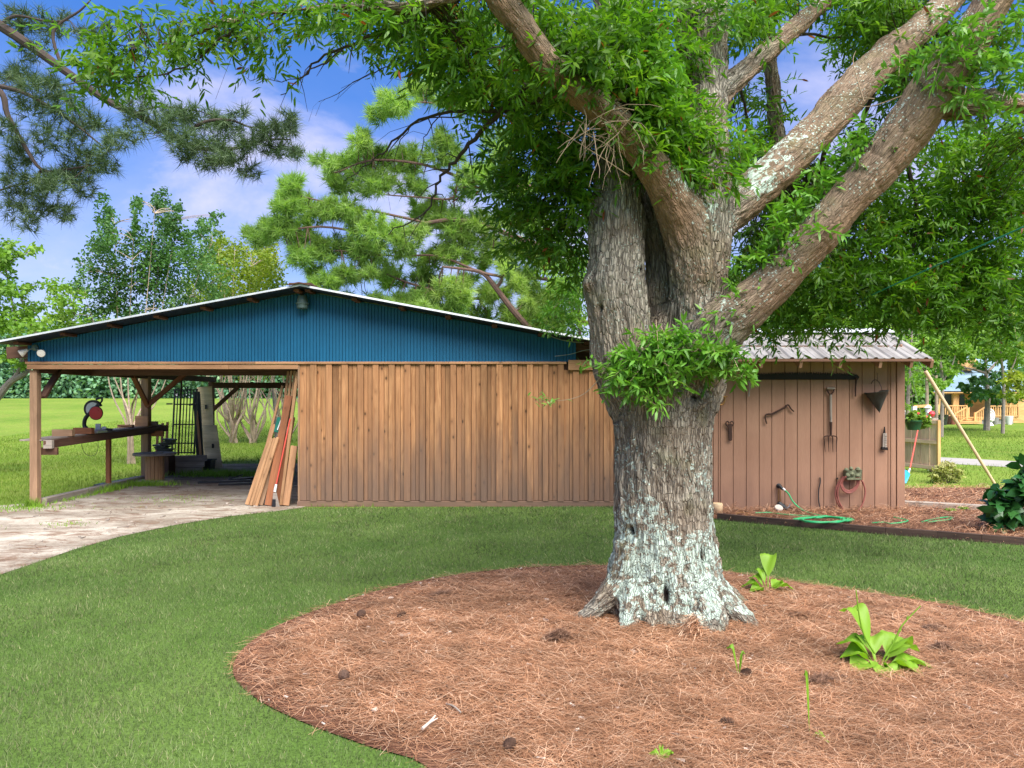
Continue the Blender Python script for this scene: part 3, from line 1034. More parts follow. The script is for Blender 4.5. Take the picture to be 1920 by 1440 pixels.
gb = MB()                                   # grooved gable siding, one narrow rib at a time
pitch = 0.0475
x = (52 - 960) * sc_
xe = (1080 - 960) * sc_
gb.prism([(x, D + 0.022, 2.12), (xe, D + 0.022, 2.12), (xe, D + 0.022, rz(xe) - 0.03), (RX, D + 0.022, RZ - 0.03), (x, D + 0.022, rz(x) - 0.03)], (0, 0.02, 0), 0.5)
i = 0
while x < xe - 0.01:
    w = pitch - (0.0075 if i % 25 else 0.012)
    x2 = min(x + w, xe)
    gb.prism([(x, D, 2.121), (x2, D, 2.121), (x2, D, rz(x2) - 0.035), (x, D, rz(x) - 0.035)], (0, 0.024, 0))
    x += pitch
    i += 1
gb.build('gable_siding', M['bluesiding'], shop)


def roof_sheet(p_hi0, p_hi1, run, drop, pitch, h, name, mat, parent, thick=0.004):
    """ribbed metal sheet: ridge line p_hi0-p_hi1, falling by run (vector) and drop"""
    a_, b_ = Vector(p_hi0), Vector(p_hi1)
    L = (b_ - a_).length
    e = (b_ - a_) / L
    fall = Vector(run) - Z * drop
    nrm = e.cross(fall).normalized()
    if nrm.z < 0:
        nrm = -nrm
    prof = []
    s = 0.0
    while s < L - 1e-6:
        for (u, q) in ((0.0, 0), (0.10, 1), (0.22, 1), (0.32, 0), (0.60, 0), (0.63, 0.25), (0.70, 0.25), (0.73, 0)):
            if s + u * pitch <= L:
                prof.append((s + u * pitch, q * h))
        s += pitch
    prof.append((L, 0))
    nseg = 5
    vs, fs = [], []
    for k in range(nseg + 1):
        for (u, q) in prof:
            vs.append(a_ + e * u + fall * (k / nseg) + nrm * (q + 0.0 * k))
    m_ = len(prof)
    for k in range(nseg):
        for i in range(m_ - 1):
            fs.append((k * m_ + i, k * m_ + i + 1, (k + 1) * m_ + i + 1, (k + 1) * m_ + i))
    o = MB().add(vs, fs).build(name, mat, parent)
    md = o.modifiers.new('thick', 'SOLIDIFY')
    md.thickness = thick
    md.offset = -1
    return o


XL, XR = -7.25, 1.42
roof_sheet((RX, YF, RZ), (RX, YB, RZ), (XL - RX, 0, 0), RS * (RX - XL), 0.23, 0.018, 'roof_sheet', M['tin2'], shop)
roof_sheet((RX, YB, RZ), (RX, YF, RZ), (XR - RX, 0, 0), RS * (XR - RX), 0.23, 0.018, 'roof_sheet', M['tin2'], shop)
mb = MB()                                   # bright metal edge along the rake
for X in (XL, XR):
    mb.beam((RX, YF - 0.004, RZ + 0.004), (X, YF - 0.004, rz(X) + 0.004), 0.012, 0.026, tint=0.5)
mb.build('drip_edge', M['tin2'], shop)
mb = MB()
for sgn in (-1, 1):
    mb.beam((RX, YF - 0.03, RZ + 0.032), (RX + sgn * 0.15, YF - 0.03, RZ + 0.004), 0.05, 0.018)
    mb.beam((RX + sgn * 0.075, YF, RZ + 0.03), (RX + sgn * 0.075, YB, RZ + 0.03), 0.16, 0.014)
mb.build('ridge_cap', M['beam_dark'], shop)
mb = MB()                                   # black sheet added below the tin to darken its shaded underside
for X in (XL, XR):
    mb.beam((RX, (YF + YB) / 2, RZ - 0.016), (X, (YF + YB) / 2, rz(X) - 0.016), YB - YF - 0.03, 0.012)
mb.build('roof_shade_sheet', M['black'], shop)
mb = MB()                                   # purlin ends show under the rake
pur = [RX + s * (0.08 + 0.665 * k) for k in range(0, 7) for s in (-1, 1)]
for X in pur:
    if XL < X < XR:
        zc = rz(X) - 0.040
        mb.beam((X, YF + 0.10, zc), (X, YB - 0.05, zc), 0.075, 0.032, tint=rnd.random())
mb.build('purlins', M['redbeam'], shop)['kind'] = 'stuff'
mb = MB()
for X in (-6.99, -5.6, -4.3, RX, -1.6, -0.2, 1.2):
    for yy in (11.0,):
        pass
for yy in (10.975, 12.4, 14.35, 16.1, 17.7):
    mb.beam((RX, yy, RZ - 0.10), (-7.2, yy, rz(-7.2) - 0.10), 0.045, 0.10)
    mb.beam((RX, yy, RZ - 0.10), (1.35, yy, rz(1.35) - 0.10), 0.045, 0.10)
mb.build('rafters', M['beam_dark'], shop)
mb = MB()                                   # tie beams and side plates
mb.beam((-7.0, 10.95, 2.02), (-7.1, 17.8, 2.02), 0.09, 0.12)
mb.beam((-7.0, 12.4, 2.04), (-3.15, 12.4, 2.04), 0.08, 0.15)
mb.beam((-7.05, 14.35, 2.07), (-3.15, 14.35, 2.07), 0.08, 0.10)
mb.beam((-7.2, 17.7, 1.885), (-3.15, 17.7, 1.885), 0.09, 0.135)
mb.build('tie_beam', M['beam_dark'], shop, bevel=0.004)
mb = MB()
mb.box((-7.255, 10.96, 2.262), (0.34, 0.045, 0.17), Matrix.Rotation(-0.06, 3, 'Y'), tint=0.6)
mb.box((-7.13, 10.985, 2.145), (0.12, 0.04, 0.06), tint=0.6)
mb.build('outrigger', M['beam_dark'], shop, bevel=0.003)
for (x, y, w, m_) in ((-7.03, 10.99, 0.11, 'post'), (-7.07, 14.4, 0.14, 'post'), (-7.13, 17.7, 0.10, 'beam_dark')):
    mb = MB()
    mb.box((x, y, 1.0), (w, w, 2.0), tint=0.5)
    mb.build('post', M[m_], shop, bevel=0.006)
for (a_, b_, w, m_) in (((-6.97, 11.06, 1.60), (-6.97, 11.52, 2.06), 0.1, 'beam_dark'), ((-7.0, 14.33, 1.42), (-7.02, 13.75, 2.05), 0.09, 'lumber_red'),
                        ((-7.02, 14.30, 1.42), (-6.25, 14.33, 2.08), 0.09, 'lumber_red'), ((-7.1, 17.66, 1.29), (-6.47, 17.66, 1.86), 0.09, 'beam_dark')):
    mb = MB()
    mb.beam(a_, b_, 0.05, w, up=(1, 0, 0) if abs(a_[0] - b_[0]) < 0.1 else Z)
    mb.build('brace', M[m_], shop, bevel=0.004)

# flood lights and the gable lamp are fixed to the workshop but are lamps of their own
fl = thing('floodlight', 'twin white floodlight on the left corner of the blue gable', 'lamp', P(67, 652, 10.86))
b0 = P(67, 652, 10.86)
Ry = Matrix.Rotation(math.radians(90), 3, 'X')
MB().lathe([(0.045, 0), (0.045, 0.03), (0.02, 0.045)], b0, 16, Ry).build('mount', M['lampgreen'], fl, smooth=True)
for (px, py, ax) in ((44, 660, Vector((-0.62, -0.35, -0.5))), (79, 661, Vector((0.22, -0.9, -0.32)))):
    c = P(px, py, 10.78)
    ax.normalize()
    MB().tube([b0 + Vector((0, -0.03, 0)), (b0 + c) / 2 + Vector((0, -0.03, 0)), c - ax * 0.05], 0.012, 8).build('arm', M['lampgreen'], fl, smooth=True)
    Rq = ax.to_track_quat('Z', 'Y').to_matrix()
    MB().lathe([(0.012, -0.075), (0.022, -0.06), (0.03, -0.03), (0.052, 0.03), (0.056, 0.045), (0.05, 0.052), (0.0, 0.058)], c, 18, Rq).build('lamp_head', M['bulb'], fl, smooth=True)
gl = thing('gable_lamp', 'grey green barn lamp under the ridge of the blue gable', 'lamp', P(567, 566, 10.86))
c = P(567, 566, 10.8)
MB().lathe([(0.03, 0.10), (0.062, 0.085), (0.075, 0.03), (0.078, -0.01), (0.095, -0.02), (0.095, -0.035), (0.08, -0.04), (0.08, -0.09), (0.06, -0.10)], c, 20).build('housing', M['lampgreen'], gl, smooth=True)
MB().tube([c + Vector((0, 0, 0.10)), c + Vector((0, 0.02, 0.14))], 0.018, 8).build('photocell', M['blackp'], gl, smooth=True)
MB().tube([c + Vector((0, 0.02, 0.03)), c + Vector((0, 0.10, 0.03))], 0.025, 8).build('bracket', M['lampgreen'], gl, smooth=True)
# loose cable along the right eave
mb = MB()
mb.tube(catmull([P(1016, 622, 10.7), P(1045, 635, 10.75), P(1075, 641, 10.8), P(1112, 643, 10.8), P(1150, 646, 10.8)]), 0.006, 6)
mb.tube(catmull([P(1040, 668, 10.85), P(1070, 664, 10.82), P(1100, 656, 10.8), P(1130, 657, 10.8)]), 0.005, 6)
tag(mb.build('loose_cable', M['steel'], base=P(1075, 641, 10.8), smooth=True), 'thin grey cable hanging under the right eave of the blue gable', 'cable')

# ------------------------------------------------------------------ the brown tool shed
SD = 10.5
s2 = SD / F
shed = thing('tool_shed', 'small brown painted shed with weathered tin roof and tools on its wall', 'shed', (3.6, 11.2, 0))
xl, xr = 1.95, 5.525
mb = MB()
gr = [(1320 + c * 0.2916 - 960) * s2 for c in (22, 60, 92, 105, 188, 272, 355, 436, 520, 600, 685, 770, 852, 935, 1017, 1098, 1183, 1238)]
while gr[0] > xl:
    gr.insert(0, gr[0] - 0.182)
for i in range(len(gr) - 1):
    a_, b_ = gr[i] + 0.004, gr[i + 1] - 0.004
    if b_ - a_ > 0.01:
        mb.box(((a_ + b_) / 2, SD + 0.01, 1.155), (b_ - a_, 0.02, 2.31), tint=0.5)
mb.box(((gr[0] + xr) / 2, SD + 0.03, 1.15), (xr - gr[0], 0.02, 2.3), tint=0.5)
mb.box((xr - 0.02, 11.2, 1.2), (0.03, 1.34, 2.3), tint=0.5)
mb.box((3.7, 11.88, 1.15), (xr - gr[0], 0.02, 2.3), tint=0.5)
mb.build('siding', M['brownsiding'], shed, bevel=0.0015)
mb = MB()
mb.box((xr - 0.055, SD - 0.012, 1.155), (0.11, 0.024, 2.31), tint=0.5)
mb.box((xr - 0.155, SD - 0.006, 1.155), (0.07, 0.012, 2.31), tint=0.5)
mb.build('corner_trim', M['brownsiding'], shed, bevel=0.002)
E0, RDG, SL = 10.0, 11.2, 0.387
ez = 2.122
XE = 5.655
roof_sheet((1.7, RDG, ez + SL * (RDG - E0)), (XE, RDG, ez + SL * (RDG - E0)), (0, E0 - RDG, 0), SL * (RDG - E0), 0.225, 0.02, 'roof_sheet', M['tin'], shed)
roof_sheet((XE, RDG, ez + SL * (RDG - E0)), (1.7, RDG, ez + SL * (RDG - E0)), (0, 1.2, 0), SL * 1.2, 0.225, 0.02, 'roof_sheet', M['tin'], shed)
mb = MB()
zr = ez + SL * (RDG - E0)
mb.beam((1.7, RDG - 0.09, zr + 0.012), (XE + 0.01, RDG - 0.09, zr + 0.012), 0.2, 0.012, up=(0, -SL, 1))
mb.beam((1.7, RDG + 0.09, zr + 0.012), (XE + 0.01, RDG + 0.09, zr + 0.012), 0.2, 0.012, up=(0, SL, 1))
mb.build('ridge_cap', M['tin2'], shed)
for px in (1279, 1353, 1427, 1501, 1575, 1650, 1708, 1746):
    X = (px - 960) * 10.05 / F
    mb = MB()
    mb.beam((X, E0 + 0.03, ez - 0.075), (X, RDG, zr - 0.075), 0.04, 0.11)
    mb.beam((X, RDG, zr - 0.075), (X, 12.35, ez - 0.075 + 0.02), 0.04, 0.11)
    mb.build('rafter', M['brownsiding'], shed, bevel=0.002)
mb = MB()
mb.beam((1.8, SD + 0.02, 2.27), (xr - 0.03, SD + 0.02, 2.27), 0.06, 0.12)
mb.beam((1.75, E0 + 0.012, ez - 0.022), (XE - 0.02, E0 + 0.012, ez - 0.022), 0.02, 0.035)
mb.build('eave_plate', M['beam_dark'], shed)

# timber edging of the planting bed, one long board
mb = MB()
for i in range(1, len(edge) - 1):
    a_, b_ = edge[i], edge[i + 1]
    mb.beam(Vector((a_.x, a_.y, 0.045)), Vector((b_.x, b_.y, 0.045)), 0.04, 0.09, tint=0.4)
tag(mb.build('garden_edging', M['rustwood'], base=edge[4], bevel=0.004), 'low dark timber edging between the lawn and the straw bed', 'edging')

# ------------------------------------------------------------------ the big oak
OD = 5.45
oak = thing('oak_tree', 'huge lichen covered oak with forking limbs rooted in the pine straw bed', 'tree', (1.12, OD, 0))


def R_(wpx, d):                            # radius from a width in photo pixels
    return 0.5 * wpx * d / F


def limb(pts):                             # (px, py, depth, width px)
    ps = [P(a, b, d) for a, b, d, w in pts]
    rs = [R_(w, d) for a, b, d, w in pts]
    ps2 = catmull([Vector((*p, )) for p in ps], 5)
    n = len(pts)
    rr = []
    for i in range(n - 1):
        for j in range(5):
            t = j / 5
            rr.append(rs[i] * (1 - t) + rs[i + 1] * t)
    rr.append(rs[-1])
    return ps2, rr


LIMBS = {
    'trunk': [(1250, 1200, OD, 290), (1250, 1155, OD, 268), (1248, 1113, OD, 236), (1246, 1069, OD, 208), (1246, 1024, OD, 193), (1245, 980, OD, 186), (1242, 910, OD, 182),
              (1242, 847, OD, 180), (1242, 790, OD, 184), (1243, 745, OD, 196), (1246, 700, OD, 205), (1250, 660, OD, 190)],
    'left_stem': [(1200, 760, 5.45, 120), (1172, 690, 5.42, 120), (1163, 620, 5.40, 116), (1155, 545, 5.40, 122), (1158, 480, 5.40, 108), (1158, 400, 5.40, 100), (1158, 310, 5.45, 88), (1158, 220, 5.5, 80), (1150, 80, 5.6, 70), (1140, -120, 5.8, 60)],
    'mid_stem': [(1285, 760, 5.45, 130), (1300, 690, 5.42, 122), (1305, 610, 5.40, 104), (1308, 530, 5.38, 106), (1314, 450, 5.36, 116), (1318, 390, 5.38, 118), (1318, 300, 5.45, 96), (1318, 180, 5.55, 92), (1314, 60, 5.65, 98), (1314, -60, 5.8, 96), (1312, -260, 6.1, 80)],
    'inner_stem': [(1240, 740, 5.62, 90), (1240, 620, 5.62, 62), (1238, 500, 5.62, 58), (1232, 420, 5.64, 58), (1205, 300, 5.9, 38), (1190, 150, 6.2, 34)],
    'left_limb': [(1306, 640, 5.42, 60), (1304, 560, 5.36, 84), (1303, 490, 5.32, 98), (1292, 435, 5.28, 98), (1266, 382, 5.19, 84), (1228, 318, 5.05, 68), (1182, 256, 4.92, 62), (1130, 205, 4.80, 58), (1072, 158, 4.70, 56), (1018, 106, 4.62, 54), (972, 44, 4.55, 52), (930, -14, 4.5, 50), (880, -90, 4.5, 46)],
    'upper_limb': [(1318, 520, 5.42, 60), (1330, 430, 5.40, 96), (1384, 378, 5.45, 80), (1450, 327, 5.55, 74), (1517, 260, 5.7, 70), (1583, 189, 5.85, 72), (1644, 122, 6.0, 66), (1716, 61, 6.15, 56), (1770, 10, 6.3, 50), (1850, -80, 6.5, 44)],
    'right_limb': [(1270, 780, 5.34, 90), (1305, 690, 5.26, 100), (1352, 616, 5.18, 98), (1425, 552, 5.08, 86), (1481, 496, 5.02, 80), (1542, 432, 4.97, 76), (1598, 366, 4.92, 76), (1654, 304, 4.88, 80), (1705, 238, 4.85, 88), (1751, 166, 4.82, 86), (1807, 90, 4.80, 76), (1848, 24, 4.77, 70), (1900, -70, 4.72, 66)],
    'side_limb': [(1745, 190, 4.84, 60), (1800, 196, 4.9, 56), (1840, 192, 4.95, 46), (1890, 190, 5.1, 40), (1960, 196, 5.3, 38), (2080, 170, 5.6, 32)],
    'stub': [(1325, 200, 5.55, 66), (1368, 160, 5.6, 44), (1410, 122, 5.7, 42), (1470, 70, 5.9, 38), (1540, 10, 6.1, 34), (1620, -70, 6.3, 30)],
    'far_limb': [(930, -60, 4.52, 40), (860, -14, 4.7, 26), (760, 14, 4.9, 20), (640, 12, 5.05, 17), (540, 20, 5.15, 15), (460, 32, 5.2, 13), (390, 54, 5.25, 11), (320, 80, 5.3, 8), (250, 92, 5.35, 5)],
    'back_limb': [(1440, 60, 6.6, 26), (1450, 180, 6.7, 30), (1462, 300, 6.8, 30)],
}
# roots spreading over the straw
for (px, py, d, w, bx, by_r) in [(1080, 1168, 5.20, 44, 1185, 1020), (1170, 1176, 5.00, 58, 1205, 1010), (1222, 1182, 4.96, 44, 1230, 1040), (1352, 1196, 4.86, 74, 1290, 1010), (1438, 1190, 5.00, 40, 1305, 1010), (1285, 1180, 4.97, 40, 1265, 1050), (1340, 1150, 5.75, 60, 1300, 1030), (1400, 1136, 5.6, 44, 1310, 1050), (1120, 1136, 5.8, 54, 1190, 1040)]:
    row = []
    for u in (0.0, 0.3, 0.55, 0.78, 0.92, 1.0, 1.12):
        hx = u ** 1.7
        vy = min(u, 1.0) ** 0.8
        wd = (64 + (w - 64) * min(u * 1.3, 1)) * (1.0 if u < 0.75 else max(0.22, 1 - (u - 0.75) * 2.2))
        row.append((bx + (px - bx) * hx, by_r + (py - by_r) * vy + (10 if u > 1 else 0), 5.28 + (d - 5.28) * hx if d < OD else 5.6 + (d - 5.6) * hx, wd))
    LIMBS['root%d' % px] = row

segs = []                                   # skeleton segments for the bark coordinates
bmk = MB()
SK = {}
for nm, pts in LIMBS.items():
    ps, rs = limb(pts)
    SK[nm] = (ps, rs)
    bmk.tube(ps, rs, 20)
    acc, fx_ = 0.0, None
    for i in range(len(ps) - 1):
        e_ = (ps[i + 1] - ps[i])
        L_ = e_.length
        e_.normalize()
        fx_ = e_.orthogonal().normalized() if fx_ is None else (fx_ - e_ * fx_.dot(e_)).normalized()
        segs.append((ps[i], ps[i + 1], rs[i], fx_.copy(), e_.cross(fx_), acc, len(SK) * 3.1, 1.0 if nm in ('right_limb', 'upper_limb', 'left_limb', 'side_limb', 'stub') else 0.0))
        acc += L_
# bulges and knots
for (px, py, d, r) in [(1112, 530, 5.33, 0.085), (1305, 745, 5.17, 0.10), (1150, 575, 5.2, 0.04), (1730, 205, 4.76, 0.075), (1246, 620, 5.5, 0.14)]:
    c = P(px, py, d)
    bmk.lathe([(0.0, -r), (r * 0.6, -r * 0.8), (r, 0), (r * 0.6, r * 0.8), (0, r)], c, 14)
tmp = bmk.build('tmp_oak', M['oakbark'], base=(0, 0, 0))
md = tmp.modifiers.new('r', 'REMESH')
md.mode = 'VOXEL'
md.voxel_size = 0.0125
md = tmp.modifiers.new('s', 'SMOOTH')
md.factor = 0.6
md.iterations = 18
dg = bpy.context.evaluated_depsgraph_get()
me = bpy.data.meshes.new_from_object(tmp.evaluated_get(dg))
bpy.data.objects.remove(tmp)
nv = len(me.vertices)
co = np.empty(nv * 3)
me.vertices.foreach_get('co', co)
co = co.reshape(-1, 3)
no = np.empty(nv * 3)
me.vertices.foreach_get('normal', no)
no = no.reshape(-1, 3)
A = np.array([s[0] for s in segs]); B = np.array([s[1] for s in segs]); Rr = np.array([s[2] for s in segs])
best = np.full(nv, 1e9)
bark = np.zeros((nv, 3))
axis = np.zeros((nv, 3))
limb_ = np.zeros(nv)
for (p_, q_, r_, fx_, fy_, acc, lo_, lm_) in segs:
    a_, b_ = np.array(p_), np.array(q_)
    e = b_ - a_
    L = np.linalg.norm(e)
    e = e / L
    t = np.clip((co - a_) @ e, -0.3 * L, 1.3 * L)
    rel = co - (a_ + np.clip(t, 0, L)[:, None] * e)
    dist = np.linalg.norm(rel, axis=1) / max(r_, 0.02)
    k = dist < best
    best[k] = dist[k]
    bark[k, 0] = (co[k] - a_) @ np.array(fx_) + lo_
    bark[k, 1] = (co[k] - a_) @ np.array(fy_)
    bark[k, 2] = (acc + t[k]) * 0.20
    limb_[k] = lm_ * sstep(0.45, 1.0, acc + t[k])
# fissured bark, displaced for real
disp = np.empty(nv)
for i in range(nv):
    q = bark[i]
    f = mnoise.fractal((q[0] * 17, q[1] * 17, q[2] * 17), 0.9, 2.1, 4)
    g_ = mnoise.noise((co[i, 0] * 4.2, co[i, 1] * 4.2, co[i, 2] * 2.6))
    disp[i] = (abs(f) * 0.034 - 0.014) * (1 - 0.45 * limb_[i]) + g_ * 0.014
rough = sstep(0.05, 0.2, np.minimum(best * 0 + 1, 1))
hole_shade = np.zeros(nv)
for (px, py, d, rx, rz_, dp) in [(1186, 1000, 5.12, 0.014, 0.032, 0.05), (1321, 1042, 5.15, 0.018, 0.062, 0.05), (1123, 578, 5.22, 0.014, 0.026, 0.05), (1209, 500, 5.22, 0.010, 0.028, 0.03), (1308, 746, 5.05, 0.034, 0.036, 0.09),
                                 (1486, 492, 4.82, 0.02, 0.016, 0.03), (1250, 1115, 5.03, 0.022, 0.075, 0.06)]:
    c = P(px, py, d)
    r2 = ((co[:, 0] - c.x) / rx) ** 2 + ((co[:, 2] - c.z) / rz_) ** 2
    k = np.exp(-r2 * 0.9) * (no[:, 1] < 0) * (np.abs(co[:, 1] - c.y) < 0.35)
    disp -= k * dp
    hole_shade = np.maximum(hole_shade, sstep(0.35, 0.7, k))
# creases round the big right limb
for (px, py) in [(1690, 272), (1655, 318), (1622, 345), (1538, 455)]:
    c = P(px, py, 4.9)
    e = (P(1720, 222, 4.85) - P(1450, 540, 5.06)).normalized()
    s = (co - np.array(c)) @ np.array(e)
    near = np.linalg.norm(co - np.array(c), axis=1) < 0.34
    wv = s + 0.012 * np.sin(co[:, 2] * 60) + 0.015 * np.sin(co[:, 1] * 22)
    disp -= np.exp(-(wv / 0.010) ** 2) * 0.008 * near
co2 = co + no * disp[:, None]
me.vertices.foreach_set('co', (co2 - np.array(WL[oak.name])).ravel())
z = co2[:, 2]
px_all = 960 + co2[:, 0] / co2[:, 1] * F
py_all = HZ - (z - CH) / co2[:, 1] * F
zn_ = z + np.array([0.34 * mnoise.noise((c[0] * 3.1, c[1] * 3.1, c[2] * 2.2)) + 0.22 * mnoise.noise((c[0] * 8, c[1] * 8, c[2] * 6)) for c in co2])
li = (0.74 * sstep(1.15, 0.35, zn_) + 0.30 * sstep(2.1, 1.0, zn_)) * sstep(0.02, 0.14, zn_) + 0.14
li -= 0.55 * np.exp(-((px_all - 1268) / 24) ** 2) * sstep(0.60, 0.8, z) * sstep(1.5, 1.2, z)
li = np.maximum(li, 0.0)
for (px, py, r, v) in [(1290, 330, 60, 0.7), (1330, 360, 60, 0.5), (1445, 335, 80, 0.95), (1330, 400, 60, 0.6), (1500, 290, 60, 0.6), (1310, 60, 110, 0.45), (1330, 200, 90, 0.4), (1365, 610, 60, 0.7), (1340, 500, 60, 0.25), (1560, 250, 60, 0.4), (1225, 380, 50, 0.5), (1800, 60, 70, 0.5), (1215, 950, 40, 0.95), (1210, 1020, 40, 0.9), (1420, 560, 60, 0.35), (1600, 330, 60, 0.3), (1720, 190, 60, 0.3), (1900, 180, 40, 0.6), (1180, 440, 60, 0.1)]:
    li = np.maximum(li, v * np.exp(-(((px_all - px) / r) ** 2 + ((py_all - py) / r) ** 2)))
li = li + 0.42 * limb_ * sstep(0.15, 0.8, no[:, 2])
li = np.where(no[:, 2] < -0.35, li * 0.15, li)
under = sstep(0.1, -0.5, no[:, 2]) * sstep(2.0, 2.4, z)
for nm_, arr in (('lichen', li), ('hollow', hole_shade), ('under', under), ('limb', limb_)):
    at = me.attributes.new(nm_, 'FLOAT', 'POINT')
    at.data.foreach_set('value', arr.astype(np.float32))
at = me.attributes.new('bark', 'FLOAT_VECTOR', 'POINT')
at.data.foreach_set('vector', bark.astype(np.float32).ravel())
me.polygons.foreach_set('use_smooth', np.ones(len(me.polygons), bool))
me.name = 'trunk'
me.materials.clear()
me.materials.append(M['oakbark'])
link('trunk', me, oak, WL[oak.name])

# foliage: clusters hang on the limbs by real twigs
SKP = np.array([p for nm in SK if not nm.startswith('root') and nm != 'trunk' for p in SK[nm][0]])


def spray_set(clusters, per, tw=0.30, Lf=(0.07, 0.12), Wf=(0.018, 0.028), droop=0.35, upb=0.5):
    """clusters: (px, py, depth, rx px, ry px, depth spread m, sprays). Returns leaf arrays and spray centres"""
    C = []
    for (px, py, d, rx, ry, rd, m_) in clusters:
        u = rng.normal(size=(m_, 3))
        u = unit(u) * (rng.random((m_, 1)) ** 0.5)
        dd = d + u[:, 2] * rd
        C.append(np.stack([(px + u[:, 0] * rx - 960) * dd / F, dd, CH - (py + u[:, 1] * ry - HZ) * dd / F], 1))
    C = np.concatenate(C)
    m = len(C)
    td = unit(rng.normal(size=(m, 3)) * np.array([1, 1, 0.45]) + np.array([0, 0, -droop]))
    tl = rng.uniform(0.6, 1.2, m) * tw
    t = np.linspace(0.12, 1.0, per)[None, :] + rng.normal(0, 0.04, (m, per))
    pos = C[:, None, :] + td[:, None, :] * (t * tl[:, None])[:, :, None] - np.array([0, 0, 1]) * ((t ** 2) * tl[:, None] * 0.18)[:, :, None]
    rad = rng.normal(size=(m, per, 3)) * np.array([1, 1, 0.55])
    rad = rad - (rad * td[:, None, :]).sum(2, keepdims=True) * td[:, None, :]
    rad /= np.linalg.norm(rad, axis=2, keepdims=True)
    ld = td[:, None, :] * rng.uniform(0.35, 0.9, (m, per, 1)) + rad * 0.9 + np.array([0, 0, -droop * 0.6])
    nr = rng.normal(size=(m, per, 3)) * 0.6 + np.array([0, 0, 1.0]) * upb + 0.2
    n = m * per
    base_t = np.repeat(rng.random(m), per)
    tint = np.clip(base_t * 0.55 + rng.random(n) * 0.40, 0, 0.95)
    tint[rng.random(n) < 0.012] = 1.0
    return pos.reshape(-1, 3), ld.reshape(-1, 3), nr.reshape(-1, 3), rng.uniform(*Lf, n), rng.uniform(*Wf, n), tint, C, td, tl


def twig_lines(C, td, tl, anchors, extra=1):
    """curved twig from each spray back towards the nearest bough"""
    A_ = np.asarray(anchors)
    idx = np.empty(len(C), int)
    for i in range(0, len(C), 400):
        idx[i:i + 400] = np.argmin(((C[i:i + 400, None, :] - A_[None]) ** 2).sum(2), 1)
    return A_[idx]


